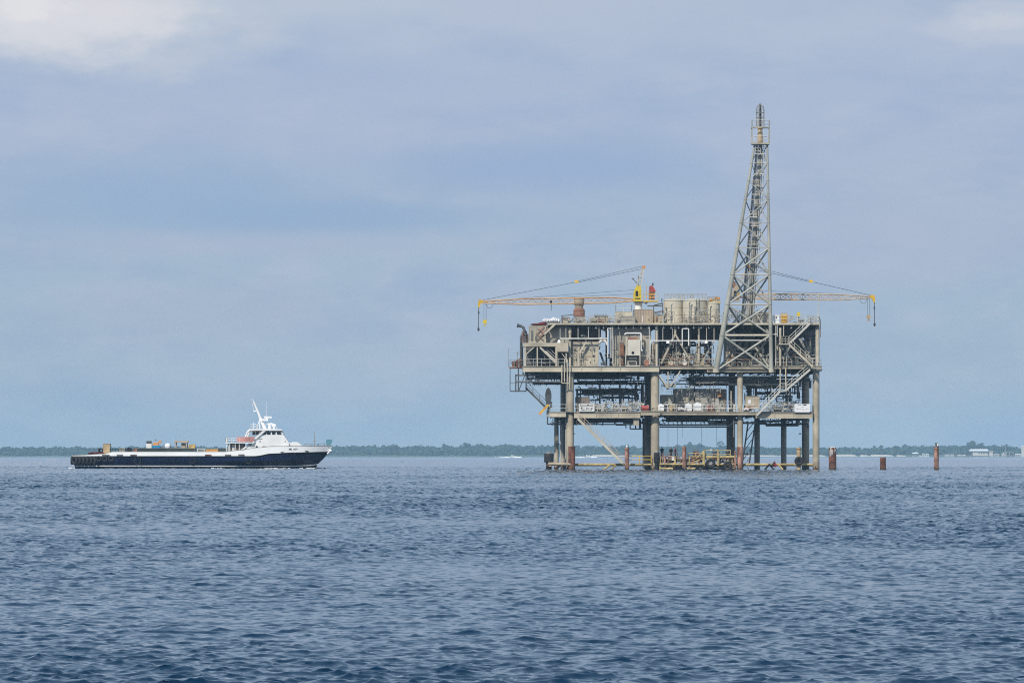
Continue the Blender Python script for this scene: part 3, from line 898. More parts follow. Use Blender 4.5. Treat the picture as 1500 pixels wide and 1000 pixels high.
# aft upper deck with red weather cloths
mb = MB(); p, q = B(331.5, 649.2), B(372, 648.1); mb.box(p.x, q.x, BD - 3.2, BD + 3.2, p.z, q.z); ud = mb.build('upper_deck', 'white_worn', boat)
mb = MB()
for s_ in (-3.1, 3.1):
    mb.rail([B(332, 648.2, s_), B(350, 648.2, s_)], .78, .9, .035, (.4,))
mb.rail([B(332, 648.2, -3.1), B(332, 648.2, 3.1)], .78, 1.2, .035, (.4,))
mb.build('railing', 'white_worn', ud)
M_ = paint('cloth_coral', (0.66, 0.30, 0.26), 0.85)
for s_ in (-3.15, 3.15):
    mb = MB()
    for x0, x1 in ((348.5, 352.5), (353.3, 359), (359.8, 366), (366.8, 373)):
        p, q = B(x0, 646.9), B(x1, 640.6 if x0 > 358 else 641.2); mb.box(p.x, q.x, BD + s_ - .025, BD + s_ + .025, p.z, q.z)
    mb.tube(B(348, 640.2, s_ * .98), B(374, 640.2, s_ * .98), .05)
    mb.tube(B(348, 644, s_ * .98), B(374, 644, s_ * .98), .04)
    mb.build('weather_cloth', 'cloth_coral', ud)
for x_ in (333.5, 338, 346, 352):
    for s_ in (-3.0, 3.0):
        mb = MB(); mb.tube(B(x_, 649, s_), B(x_, 660.5, s_), .07); mb.build('support_post', 'white_worn', ud)
mb = MB(); p, q = B(337, 661), B(358, 649.3); mb.box(p.x, q.x, BD - 2.4, BD + 2.4, p.z, q.z); lh = mb.build('lower_cabin', 'ribbed_brown', boat)
mb = MB(); p, q = B(341, 660), B(344.5, 651); mb.box(p.x, q.x, BD - 2.45, BD - 2.3, p.z, q.z); mb.build('door', 'white_worn', lh)
# mast, radars, aerials
mast = MB(); mast.tube(B(388.5, 629), B(383, 616), .30, .24, 10); mast.tube(B(383, 616), B(371.5, 588), .24, .13, 10); mast.tube(B(371.5, 588), B(370, 584), .07)
mast.tube(B(376.4, 601), B(371.5, 602.6), .07); mast.tube(B(371.5, 602.6), B(370, 591), .04)
mm = mast.build('mast', 'white_paint', boat, 40)
mb = MB()
for s_ in (-1.2, 1.2):
    mb.tube(B(381, 612), B(376, 629, s_), .05); mb.tube(B(381, 612), B(380.5, 629, s_), .05)
mb.build('mast_stay', 'white_paint', mm)
mb = MB(); p, q = B(383, 616.2), B(392.8, 613.4); mb.box(p.x, q.x, BD - .5, BD + .5, p.z, q.z); mb.tube(B(391, 613.6), B(391, 610.8), .2); mb.beam(B(386.5, 610.7), B(398, 610.9), .22, .28); mb.build('radar', 'white_paint', mm)
mb = MB(); mb.tube(B(395, 628.5), B(395, 622), .28, .2, 10); mb.beam(B(391.5, 620.6), B(399.5, 620.6), .2, .25); mb.tube(B(395, 622), B(395, 620.6), .12); mb.build('radar', 'white_paint', boat)
mb = MB(); mb.tube(B(401.5, 628.5), B(401.5, 624), .16, n=10); mb.blob(B(401.5, 623.2), .42, .42, .3); mb.build('dome_antenna', 'white_paint', boat, 60)
mb = MB(); mb.tube(B(390.2, 612), B(390.2, 588), .035, .025, 6); mb.tube(B(389.6, 628), B(389.6, 612), .04)
mb.tube(B(405.5, 628), B(405.5, 624), .03); mb.build('whip_aerial', 'white_paint', boat)
mb = MB(); mb.rail([B(367.5, 628.3, -1.5), B(376, 628.0, -1.5), B(376, 628, 1.5), B(367.5, 628.3, 1.5), B(367.5, 628.3, -1.5)], .75, .9, .035, (.4,))
mb.tube(B(371.5, 628), B(371.5, 617.8), .035)
mb.build('roof_railing', 'white_paint', boat)
# fore deck gear
mb = MB(); mb.tube(B(460.7, 653.5), B(460.7, 632.5), .07, .05); mb.tube(B(458, 646), B(463, 646), .04); mb.build('foremast', 'pipe_grey', boat)
mb = MB()
for s_ in (-1, 1):
    mb.rail([B(446, 653, s_ * 2.0), B(466, 652.7, s_ * 1.25), B(484, 652.4, s_ * .25)], .32, 1.2, .03, ())
mb.build('bow_rail', 'pipe_grey', boat)
wl = thing('windlass', 'teal tarpaulin covered winch standing right at the bow tip', 'winch', B(481.5, 652))
mb = MB(); p = B(477.3, 652.4); q = B(486.6, 643.2); mb.prism([(p.x + .15, p.z), (q.x - .35, p.z), (q.x, p.z + .55), (q.x - .02, q.z), (p.x + .1, q.z - .05), (p.x, p.z + .5)], BD - .3, BD + .3); mb.build('cover', 'teal_tarp', wl)
mb = MB(); mb.box(p.x + .1, q.x - .5, BD - .35, BD + .35, p.z - .35, p.z); mb.build('foot', 'grey_dark', wl)

# cargo on the aft deck
def crate(px0, px1, py0, py1, name, mat, label, cat, d0=-1.5, d1=1.5, trim=None, group='cargo on the boat deck'):
    t = thing(name, label, cat, B((px0 + px1) / 2, py1, (d0 + d1) / 2), group)
    mb = MB(); p, q = B(px0, py1), B(px1, py0); mb.box(p.x, q.x, BD + d0, BD + d1, p.z, q.z); mb.build('body', mat, t)
    mb = MB(); w_ = .09
    for x_ in (p.x, q.x):
        for y_ in (BD + d0, BD + d1): mb.beam((x_, y_, p.z - .005), (x_, y_, q.z + .005), w_)
    for z_ in (p.z + .04, q.z - .02):
        for y_ in (BD + d0, BD + d1): mb.beam((p.x, y_, z_), (q.x, y_, z_), w_ * .96, w_)
        for x_ in (p.x, q.x): mb.beam((x_, BD + d0, z_), (x_, BD + d1, z_), w_ * .93, w_ * .97)
    mb.build('frame', trim or mat, t)
    return t
crate(151.8, 161.4, 649.6, 665.2, 'cargo_crate', 'tarp_tan', 'tall tan crate standing at the stern end of the cargo deck', 'crate', -1.0, 1.0, 'wall_tan')
crate(202.5, 286, 656.2, 662.8, 'cargo_skid', 'deck_dark', 'very long dark green cargo skid along the middle of the deck', 'cargo skid', -2.6, 2.6, 'grey_dark')
mb = MB(); p, q = B(130, 665.4), B(152, 661.8); r_ = random.Random(5)
for k_ in range(16):
    x_ = p.x + (q.x - p.x) * (k_ + .5) / 16; mb.blob((x_, BD + r_.uniform(-1, 1), p.z + .18), .3, .8, .12 + .14 * math.sin(math.pi * (k_ + .5) / 16), .35, 8, 5, r_)
single(mb, 'tarpaulin', 'maroon_cloth', 'dark red tarpaulin lying on the low stern deck', 'tarpaulin', B(141, 665), 'cargo on the boat deck', 50)
t = thing('pipe_rack', 'black open frame rack left of the tall tan crate', 'rack', B(148, 665), 'cargo on the boat deck')
mb = MB()
for x_ in (145.4, 151):
    for y_ in (-1, 1): mb.tube(B(x_, 666, y_), B(x_, 657.4, y_), .08)
for y_ in (-1, 1): mb.tube(B(145, 657.5, y_), B(151.2, 657.5, y_), .09)
for x_ in (145.4, 151): mb.tube(B(x_, 657.5, -1), B(x_, 657.5, 1), .08)
mb.build('frame', 'black_paint', t)
mb = MB()
for y_ in (-1, 1): mb.tube(B(145, 661.5, y_), B(151.2, 661.5, y_), .08)
mb.build('crossbar', 'black_paint', t)
crate(175.5, 183.5, 656.2, 662.5, 'deck_box', 'wall_grey', 'grey deck box between the tall crate and the long skid', 'box', -1.3, 1.3)
crate(196.5, 202, 656.6, 662.5, 'deck_box', 'brick_rust', 'rusty brown deck box touching the left end of the long skid', 'box', -1.3, 1.3)
t = thing('hose_reel', 'black hose reel on deck between the grey and the rusty deck boxes', 'reel', B(189.5, 662), 'cargo on the boat deck')
mb = MB(); mb.tube(B(189.5, 659, -.8), B(189.5, 659, .8), .26, n=16); mb.build('drum', 'rubber', t)
mb = MB()
for y_ in (-.9, .9): mb.torus(B(189.5, 659, y_), .36, .05, 'y', 18, 6); mb.tube(B(187, 662.6, y_), B(189.5, 659, y_), .05); mb.tube(B(192, 662.6, y_), B(189.5, 659, y_), .05)
mb.build('rim_stand', 'black_paint', t)
mb = MB()
for x_ in range(164, 198, 4):
    mb.tube(B(x_, 662, -3.9), B(x_, 657.2, -3.9), .035)
mb.tube(B(163, 657.3, -3.9), B(200, 657.3, -3.9), .04); mb.tube(B(163, 659.6, -3.9), B(200, 659.6, -3.9), .035)
mb.build('deck_railing', 'black_paint', boat)
# machine on the skid
t = thing('pump_skid', 'white, blue and orange pump unit on the long skid', 'machine', B(224, 656), 'cargo on the boat deck')
mb = MB(); p, q = B(214.5, 656.1), B(222.6, 649.4); mb.box(p.x, q.x, BD - 1, BD + 1, p.z, q.z); mb.build('white_cabinet', 'white_worn', t)
mb = MB(); p, q = B(223.6, 656.1), B(234.6, 652.2); mb.box(p.x, q.x, BD - 1.05, BD + 1, p.z, q.z); mb.build('blue_tray', 'blue_paint', t)
mb = MB(); p, q = B(224.4, 652.1), B(236, 645); mb.box(p.x, p.x + .9, BD - .9, BD + .9, p.z, q.z - .3); mb.box(p.x + .9, q.x, BD - .8, BD + .8, p.z + .35, q.z); mb.build('engine_cover', 'orange_paint', t)
mb = MB(); mb.tube(B(219, 649.5), B(219, 645.6), .35, n=12); mb.tube(B(216, 649.5, -.6), B(216, 646, -.6), .15); mb.tube(B(228, 645), B(228, 643.2), .1); mb.build('filter_stack', 'pipe_dark', t, 40)
t = thing('fuel_tank', 'round white tank lying on the long skid beside the pump unit', 'tank', B(246, 656), 'cargo on the boat deck')
mb = MB(); c0 = B(246, 653); mb.tube((c0.x, BD - 1.1, c0.z), (c0.x, BD + 1.1, c0.z), .46, n=20); mb.blob((c0.x, BD - 1.1, c0.z), .46, .2, .46, 0, 16, 8); mb.build('barrel', 'white_paint', t, 50)
mb = MB(); mb.torus(B(241.5, 653.4, -.6), .32, .05, 'y', 18, 6); mb.box(c0.x - .6, c0.x + .6, BD - .9, BD + .9, c0.z - .36 - .0, c0.z - .3); mb.build('cradle_ring', 'pipe_grey', t)
t = thing('work_table', 'tall tan table frame with a flat top on the long skid', 'table', B(266, 656), 'cargo on the boat deck')
mb = MB(); p, q = B(255.8, 647.5), B(276.2, 645.6); mb.box(p.x, q.x, BD - 1.2, BD + 1.2, p.z, q.z); mb.build('tabletop', 'tarp_tan', t)
for x_ in (258, 274):
    for y_ in (-1.0, 1.0):
        mb = MB(); mb.beam(B(x_, 656.2, y_), B(x_, 647.4, y_), .12); mb.build('leg', 'wall_tan', t)
mb = MB(); p, q = B(266, 656.2), B(272, 648.5); mb.box(p.x, q.x, BD - .6, BD + .6, p.z, q.z); mb.build('motor_box', 'wall_tan', t)
crate(277.6, 285.4, 651.2, 656.1, 'tool_crate', 'yellow_pale', 'small yellow crate at the right end of the long skid', 'crate', -1, 1, 'yellow_paint')
crate(303, 320.5, 657.8, 661.4, 'cargo_crate', 'orange_paint', 'low orange crate on deck between the skid and the red screened cabin', 'crate', -2, 0.5, 'yellow_paint')
crate(290, 300, 657.0, 661.5, 'winch_box', 'grey_dark', 'small dark winch box just left of the low orange crate', 'winch', -1.5, .5, 'white_worn')
crate(320.9, 331, 656.8, 661.4, 'deck_box', 'deck_dark', 'dark green deck box right of the low orange crate', 'box', -2, 0.5, 'grey_dark')
# tyre fenders round the stern
def tyre(c0, R_, r_, label, group, axis='y', mat='rubber', tilt=0.0):
    t = thing('tyre', label, 'tyre', c0, group)
    mb = MB(); mb.torus((0, 0, 0), R_, r_, axis, 26, 10)
    mb.v = [(x + c0[0], y + c0[1], z + c0[2]) for x, y, z in mb.v]
    mb.build('tread', mat, t, 60)
    mb = MB(); mb.torus((c0[0], c0[1] - (r_ * .55 if axis == 'y' else 0), c0[2]), R_ * .80, r_ * .35, axis, 22, 6)
    mb.build('sidewall', 'rubber_grey', t, 60)
    t.rotation_euler = (0, 0, tilt)
    return t
words_ = ['on the stern corner', 'second from the stern corner', 'third from the stern corner', 'fourth from the stern corner', 'fifth from the stern corner', 'sixth from the stern corner', 'seventh from the stern corner']
for k_, px in enumerate((112.5, 117.5, 123, 128.5, 134, 139.5)):
    c0 = B(px, 674.2); y = side_y(px, 5) - .18
    tyre((c0.x, y, c0.z), .50, .17, f'black tyre fender {words_[k_]} of the boat, in the tightly packed row', 'tyre fenders on the boat', 'y', 'rubber', -.75)
for k_, px in enumerate((147.3, 156.2, 165.2)):
    c0 = B(px, 671.6); y = side_y(px, 5) - .16
    tyre((c0.x, y, c0.z), .36, .12, ('grey rimmed tyre hung flat on the hull right after the packed row', 'middle one of the three flat hung tyres below the tan crate', 'foremost flat hung tyre on the hull below the white bulwark')[k_], 'tyre fenders on the boat', 'y', 'rubber')
for k_, y_ in enumerate((-2.8, -.9, 1.0, 2.9)):
    c0 = B(107.6, 674.2); tyre((c0.x - .05, BD + y_, c0.z), .50, .17, ('nearest tyre hung across the flat transom of the boat', 'second tyre across the flat transom', 'third tyre across the flat transom', 'farthest tyre across the flat transom')[k_], 'tyre fenders on the boat', 'x')
# foam along the waterline
mb = MB(); r_ = random.Random(31)
for k_ in range(150):
    q = r_.random()
    if q < .5: px = 466 - abs(r_.gauss(0, 1)) * 9
    elif q < .75: px = r_.uniform(388, 425)
    elif q < .85: px = r_.uniform(312, 330)
    else: px = 113 - abs(r_.gauss(0, 7))
    y = (side_y(px, 1) if 113 < px < 462 else BD - .3) - abs(r_.gauss(0, .35)) - .1
    mb.blob((B(px, 0).x, y, .04), r_.uniform(.08, .3), r_.uniform(.1, .25), r_.uniform(.02, .12), .5, 7, 4, r_)
o = mb.build('bow_foam', 'foam_white', None, 60); o['kind'] = 'stuff'

# ================================================================ the platform (front face 800 m away, 10 photo px = 1 m)
plat = thing('gas_platform', 'beige steel offshore gas platform on legs with two crowded decks', 'platform', Wp(980, 688, 12))
R0 = random.Random(4)
DB = 24.0                                   # depth of the decks
def part(mb, name, mat, parent=plat, smooth=None, label=None):
    o = mb.build(name, mat, parent, smooth)
    if label: o['label'] = label
    return o
def T(mb, a, b, r, n=8): mb.tube(Wp(*a), Wp(*b), r, n=n)

# ---- legs
def leg(px, py0, py1, d, r, mat='leg_beige', label=None, foot=False):
    mb = MB(); a, b = Wp(px, py1, d), Wp(px, py0, d)
    a.z = -2.0 if py1 >= 686 else a.z
    b.x = a.x
    mb.tube(a, b, r, n=20)
    o = part(mb, 'column', mat, smooth=40, label=label)
    if foot and a.z < 0:
        mb = MB(); mb.tube((a.x, a.y, -1), (a.x, a.y, .55), r + .03, n=20); part(mb, 'fouling_band', 'black_paint', o, 40)
    return o
leg(835, 544, 689, 1.3, .56); leg(959.5, 544, 689, 1.3, .62); leg(1084, 544, 689, 1.3, .44); leg(1195.4, 543, 689, 1.0, .50)
leg(825, 545, 688, 22, .42, 'leg_grey'); leg(949.5, 545, 688, 22, .55, 'leg_grey'); leg(1072, 545, 688, 22, .50, 'leg_grey'); leg(1180, 547, 688, 14, .55, 'leg_tan')
leg(815, 609, 688, 10, .34); leg(1109, 612, 688, 16, .42, 'leg_grey'); leg(1148, 612, 688, 16, .42, 'leg_grey')
for px, py, d, r in ((837.5, 653.5, .55, .5), (1084, 654, .6, .46)):       # rusty sleeves clamped to two legs
    mb = MB(); a, b = Wp(px, 690, d), Wp(px, py, d); a.z = -1.5; mb.tube(a, b, r, n=16); part(mb, 'pile_sleeve', 'rust_pile' if px < 900 else 'rust_pink', smooth=40)
for px, a_, b_ in ((835, 480, 536), (962, 477, 536), (1197.6, 472, 535)):    # upper legs between the decks
    mb = MB(); mb.tube(Wp(px, b_, 1.0), Wp(px, a_, 1.0), .19 if px < 1000 else .30, n=14); mb.tube(Wp(px, a_ + 8, 1.0), Wp(px, a_, 1.0), .26, .22, n=14)
    part(mb, 'column', 'beige_pale', smooth=40)
for px in (835, 895, 962, 1040, 1085, 1140, 1192):
    mb = MB(); mb.tube(Wp(px, 536, 21), Wp(px, 474, 21), .25, n=12); part(mb, 'column', 'pipe_dark', smooth=40)

# ---- decks
def girder(px0, px1, py0, py1, d0, parent, mat='beige_steel', th=.32, fl=.28):
    """an I beam seen from the side: web, two flanges, stiffeners"""
    mb = MB(); a, b = Wp(px0, py1, d0), Wp(px1, py0, d0)
    mb.box(a.x, b.x, a.y + .14, a.y + .14 + .05, a.z + .05, b.z - .05)
    mb.box(a.x, b.x, a.y, a.y + fl + .04, b.z - .06, b.z); mb.box(a.x, b.x, a.y, a.y + fl + .04, a.z, a.z + .06)
    n_ = max(1, round((b.x - a.x) / 2.9))
    for i in range(1, n_):
        x = a.x + (b.x - a.x) * i / n_; mb.box(x - .025, x + .025, a.y + .03, a.y + .14, a.z + .06, b.z - .06)
    return part(mb, 'girder', mat, parent)
def deck(name, spans, top_py, thick, mat, d0=0.35, d1=DB):
    mb = MB()
    for a, b in spans:
        p, q = Wp(a, top_py + thick, d0), Wp(b, top_py, d0); mb.box(p.x, q.x, 800 + d0, 800 + d1, p.z, q.z)
    return part(mb, name, mat)
def joists(parent, px0, px1, py0, py1, step, d0=.7, d1=DB - .5, mat='grey_dark'):
    n_ = int((px1 - px0) / step)
    for i in range(n_ + 1):
        x = px0 + (px1 - px0) * i / n_; p, q = Wp(x - .7, py1, 0), Wp(x + .7, py0, 0)
        mb = MB(); mb.box(p.x, q.x, 800 + d0, 800 + d1, p.z, q.z); part(mb, 'joist', mat, parent)
    for dd in (6.0, 13.0, 20.0):
        p, q = Wp(px0, py1 - 1.5, 0), Wp(px1, py0, 0); mb = MB(); mb.box(p.x, q.x, 800 + dd, 800 + dd + .3, p.z, q.z - .01); part(mb, 'cross_beam', mat, parent)
top = deck('top_deck', [(803, 1199)], 473.3, 1.2, 'grey_dark')
mb = MB(); mb.pbox(803, 1200, 473, 475.6, .0, .34); part(mb, 'edge_beam', 'beige_pale', top)
mb = MB(); mb.pbox(802, 803, 473, 478, .1, DB); mb.pbox(1200, 1200.6, 473, 478, .1, DB); part(mb, 'end_beam', 'beige_steel', top)
joists(top, 806, 1196, 474.7, 480, 11.5)
for px in range(862, 1190, 11):                   # lamp brackets below the deck edge
    if 1046 < px < 1132: continue
    mb = MB(); T(mb, (px, 475.6, .5), (px, 480.5, .5), .05, 6); mb.beam(Wp(px - 1.1, 480.6, .5), Wp(px + 1.1, 480.6, .5), .08)
    part(mb, 'lamp_bracket', 'pipe_pale', top)
main = deck('main_deck', [(766, 966), (966, 1035), (1035, 1199)], 536.0, 1.0, 'grey_dark')
girder(766.5, 965.5, 536.2, 544.4, .02, main, 'beige_pale')
girder(966, 1036, 536.4, 540.4, .3, main, 'beige_steel'); girder(1036, 1138, 536.4, 540.2, -.25, main, 'beige_steel'); girder(1035.5, 1136, 541.4, 544.6, .02, main, 'beige_pale'); girder(1138.5, 1204, 535.6, 540, .02, main, 'beige_steel')
mb = MB(); mb.pbox(1189, 1204.4, 540.2, 543, .05, 8); part(mb, 'end_beam', 'pipe_dark', main)
joists(main, 770, 1196, 537, 546, 12.5)
mb = MB(); mb.pbox(765.6, 766.3, 536, 545, .1, DB); part(mb, 'end_beam', 'beige_steel', main)
low = deck('lower_deck', [(805, 940), (940, 1108), (1108, 1190)], 602.6, 1.0, 'grey_dark')
girder(805.5, 829.2, 602.8, 610.4, .06, low, 'beige_pale'); girder(840.8, 938, 603.2, 612, .06, low, 'beige_steel'); girder(938.5, 967, 601.6, 608, -.5, low, 'beige_steel'); girder(963, 1108, 603, 607.6, .1, low, 'beige_steel'); girder(1107, 1190, 604, 612.6, .06, low, 'beige_steel')
joists(low, 808, 1188, 603.5, 611, 12.0)
mb = MB(); mb.pbox(1190.3, 1191, 603, 612, .1, 16); mb.pbox(804.3, 805, 603, 611, .1, 12); part(mb, 'end_beam', 'beige_steel', low)

# ---- railings
def rails(pts, h=1.05, step=1.3, mat='pipe_pale', r=.032, mid=(.52,), parent=plat):
    mb = MB(); mb.rail([Wp(*p) for p in pts], h, step, r, mid); return part(mb, 'railing', mat, parent)
rails([(805.5, 602.6, .2), (829, 602.6, .2)], parent=low); rails([(841, 602.8, .2), (938, 602.8, .2)], parent=low); rails([(965, 602.8, .2), (1080, 602.8, .2)], mat='white_worn', parent=low)
rails([(1088, 602.8, .2), (1106, 602.8, .2)], mat='white_worn', parent=low); rails([(1119, 603.6, .2), (1190, 603.6, .2), (1190, 603.4, 14)], parent=low)
rails([(769, 536, .2), (830, 536, .2)], parent=main); rails([(1136, 535.6, .2), (1160, 535.6, .2)], parent=main); rails([(1184, 535.6, .15), (1202.5, 535.6, .15), (1202.5, 535.6, 7)], parent=main, step=.7)
rails([(966, 536, .4), (1044, 536, .4)], parent=main, mat='beige_steel')
rails([(1060, 536, .4), (1128, 536, .4)], parent=main, mat='beige_steel')
rails([(862, 473, .3), (1062, 473, .3)], parent=top, mat='beige_steel', r=.026); rails([(1132, 473, .3), (1180, 473, .3)], parent=top, mat='pipe_pale'); rails([(1186, 473, .3), (1200, 473, .3), (1200, 473, 20)], parent=top, mat='pipe_pale', step=.8)
rails([(1040, 473, 22), (1198, 473, 22)], parent=top, mat='pipe_grey')

# ---- stairs
def stair(a, b, d, width, mat, rail_h=1.0, railmat=None, parent=plat, treads=True, string=.30):
    """two stringers with treads, handrails each side; a, b = (px, py) of the foot and head"""
    mb = MB()
    for s_ in (0, width):
        mb.beam(Wp(a[0], a[1], d + s_), Wp(b[0], b[1], d + s_), .07, string)
    if treads:
        n_ = max(4, int(abs(b[1] - a[1]) / 2.2))
        for i in range(n_ + 1):
            p = Wp(a[0], a[1], d).lerp(Wp(b[0], b[1], d), i / n_); mb.box(p.x - .14, p.x + .14, p.y + .035, p.y + width - .035, p.z - .02, p.z + .02)
    st = part(mb, 'stair', mat, parent)
    mb = MB()
    for s_ in (0, width):
        p, q = Wp(a[0], a[1], d + s_), Wp(b[0], b[1], d + s_); up = Vector((0, 0, rail_h))
        for k_ in (1, .52): mb.tube(p + up * k_, q + up * k_, .04, n=6)
        n_ = max(2, round((q - p).length / 1.3))
        for i in range(n_ + 1):
            c_ = p.lerp(q, i / n_); mb.tube(c_, c_ + up, .035, n=6)
    part(mb, 'handrail', railmat or mat, st)
    return st
stair((1155.5, 503.5), (1186, 474), -.9, .9, 'pipe_pale'); stair((1190.5, 537), (1155, 503.5), -1.9, .9, 'beige_pale')
mb = MB(); mb.pbox(1141, 1156, 503.2, 504.6, -2, .3); ld = part(mb, 'landing', 'beige_pale')
rails([(1141, 503.2, -1.95), (1155, 503.2, -1.95)], parent=ld, step=.45, mid=(.35, .7), mat='beige_pale'); rails([(1141, 503.2, -1.95), (1141, 503.2, .2)], parent=ld, mat='beige_pale')
mb = MB(); T(mb, (1143, 536, -.2), (1143, 480, -.2), .16); T(mb, (1152, 536, -.2), (1152, 504, -.2), .07); part(mb, 'support_post', 'beige_pale', ld)
stair((1108.5, 608), (1143, 572.5), -1.0, .9, 'pipe_pale'); stair((1151, 571.5), (1186.5, 541), -1.0, .9, 'pipe_pale')
mb = MB(); mb.pbox(1142, 1152, 571.6, 573, -1.1, .4); ld = part(mb, 'landing', 'beige_pale')
rails([(1142, 571.6, -1.05), (1152, 571.6, -1.05)], parent=ld, step=.5)
for px in (1143, 1151):
    mb = MB(); T(mb, (px, 573, -.3), (px, 540, -.3), .10); part(mb, 'support_post', 'beige_pale', ld)
stair((912, 678), (846.5, 613), -.4, 1.0, 'beige_pale', railmat='boom_pale', string=.36)
stair((800.5, 597.5), (770.5, 568), 1.0, .9, 'pipe_dark')
stair((814, 529), (791, 507.5), .8, .9, 'pipe_pale')
# west balcony and hanging landing
mb = MB(); mb.pbox(746, 768, 537.4, 539, .5, 6); wb = part(mb, 'balcony', 'rust_steel', main)
rails([(747, 537.4, .6), (767, 537.4, .6)], parent=wb, mat='pipe_grey', step=.6); rails([(747, 537.4, .6), (747, 537.4, 6)], parent=wb, mat='pipe_grey')
mb = MB(); mb.pbox(747, 771, 572, 573.2, .5, 4); wl2 = part(mb, 'landing', 'pipe_dark')
mb = MB()
for px, a_ in ((747.2, 539), (755.5, 548), (759.3, 540), (770.6, 541)):
    T(mb, (px, a_, .6), (px, 573, .6), .055 if px < 750 else .09, 6)
T(mb, (755, 559.3, .6), (822, 559.3, .6), .12); T(mb, (755, 549.5, .7), (790, 549.5, .7), .10); T(mb, (769, 549, .6), (759.5, 573, .6), .07); T(mb, (779, 551, .6), (790.5, 559, .6), .10); T(mb, (777.5, 545, .6), (777.5, 559, .6), .07)
for px in (784, 790, 797, 803): T(mb, (px, 545, 1.2), (px, 559, 1.2), .06, 6)
T(mb, (747.2, 560.5, .6), (757, 560.5, .6), .035, 6)
part(mb, 'hanger_frame', 'pipe_dark', wl2)
mb = MB(); T(mb, (744.8, 510, 1.5), (744.8, 538, 1.5), .04, 6); T(mb, (744.8, 512, 1.5), (749, 511, 1.5), .05, 6); T(mb, (758, 516, 1.5), (758, 538, 1.5), .05, 6); mb.pbox(757, 759.6, 514.5, 517.3, 1.3, 1.7); part(mb, 'lamp_mast', 'pipe_grey', wb)
mb = MB(); T(mb, (753, 529, 1.0), (753, 537, 1.0), .3); T(mb, (757.5, 527, 1.2), (757.5, 537, 1.2), .18); T(mb, (762, 525, 1.2), (762, 537, 1.2), .24); T(mb, (749, 531, 1.2), (765, 531, 1.2), .10); T(mb, (764.6, 508, 1.4), (764.6, 537, 1.4), .16); part(mb, 'valve_cluster', 'rust_steel', wb)
# cage frame hanging through the main deck edge
mb = MB()
for a_, b_ in (((823, 534, -.35), (823, 561, -.35)), ((834.6, 534, -.35), (834.6, 561, -.35)), ((823, 561, -.35), (834.6, 561, -.35)), ((826.8, 526, -.35), (826.8, 559, -.35)), ((831, 526, -.35), (831, 559, -.35))):
    mb.beam(Wp(*a_), Wp(*b_), .13)
part(mb, 'ladder_cage', 'beige_pale', main)

# ---- framing on the main level
def bar(a, b, w, mat='beige_steel', name='brace', d=None, par=plat, tube=False):
    mb = MB(); p, q = Wp(*a), Wp(*b)
    if tube: mb.tube(p, q, w / 2, n=10)
    else: mb.beam(p, q, w)
    return part(mb, name, mat, par)
bar((968, 533, .9), (989, 489, .9), .28); bar((989, 489, .9), (1013, 532, .9), .24); bar((989, 476, .9), (989, 492, .9), .3)
bar((1046, 500, 1.2), (1026, 534, 1.2), .2, 'grey_steel'); bar((859, 500, .8), (847, 519, .8), .22, 'beige_pale'); bar((847, 508, .7), (847, 536, .7), .14, 'beige_pale', 'post')
bar((962.5, 545, .6), (978, 568, .6), .14, 'beige_pale'); bar((964, 550, 3), (976, 567, 3), .12, 'beige_pale'); bar((996.5, 543, .6), (982, 566, .6), .14, 'beige_pale'); bar((978.5, 544, .6), (978.5, 568, .6), .16, 'beige_pale', 'post')
mb = MB(); mb.pbox(974, 990, 561, 567, .8, 4); part(mb, 'hung_box', 'grey_steel', main)
# thin posts hung from the top deck edge and the white header pipe
for px in (820.5, 829, 846.8, 862, 877.5):
    bar((px, 478, .6), (px, 496, .6), .10, 'pipe_pale', 'hanger', tube=True)
for px in (897.6, 951.2): bar((px, 478, .4), (px, 534, .4), .12, 'pipe_pale', 'standpipe', tube=True)
mb = MB(); T(mb, (820, 496, .6), (890, 496, .6), .12, 10); part(mb, 'header_pipe', 'pipe_pale', smooth=40)
mb = MB(); mb.path([Wp(*q) for q in ((890, 524, .5), (890, 481, .5), (895, 481, .5), (895, 524, .5))], .07, 8); part(mb, 'loop_pipe', 'white_worn', smooth=40)
mb = MB(); mb.path([Wp(*q) for q in ((952, 512, .5), (952.6, 501, .5), (954.5, 499, .5), (1050, 499, .5))], .085, 8); T(mb, (1060, 498.5, .9), (1128, 498.5, .9), .08, 6); part(mb, 'header_pipe', 'white_worn', smooth=40)
for px in (971, 985.5, 1024, 1035, 1046): bar((px, 478, .6), (px, 499, .6), .12 if px > 1000 else .09, 'beige_pale' if px > 1000 else 'pipe_pale', 'hanger', tube=True)
mb = MB(); mb.path([Wp(*q) for q in ((999.5, 506, .3), (999.5, 481.5, .3), (1008.8, 481.5, .3), (1008.8, 506, .3))], .09, 8); part(mb, 'loop_pipe', 'white_worn', smooth=40)
bar((1023.5, 478, 1.6), (1023.5, 536, 1.6), .24, 'beige_pale', 'post'); bar((990.5, 494, 1.2), (990.5, 534, 1.2), .08, 'pipe_pale', 'standpipe', tube=True)
for px, a_, b_ in ((1136.5, 477, 536), (1138.6, 477, 493), (1148, 477, 492)): bar((px, a_, .2), (px, b_, .2), .12, 'pipe_pale', 'standpipe', tube=True)
mb = MB(); mb.path([Wp(*q) for q in ((1131, 489.5, .2), (1138.6, 489.5, .2), (1138.6, 476, .2))], .07, 8); part(mb, 'loop_pipe', 'pipe_pale', smooth=40)
bar((1171, 495, 2.2), (1190, 531, 2.2), .32, 'pipe_grey'); bar((1158, 505, 2.0), (1147, 525, 2.0), .28, 'grey_steel'); bar((1187, 495, 2.6), (1187, 512, 2.6), .2, 'wall_beige', 'post')
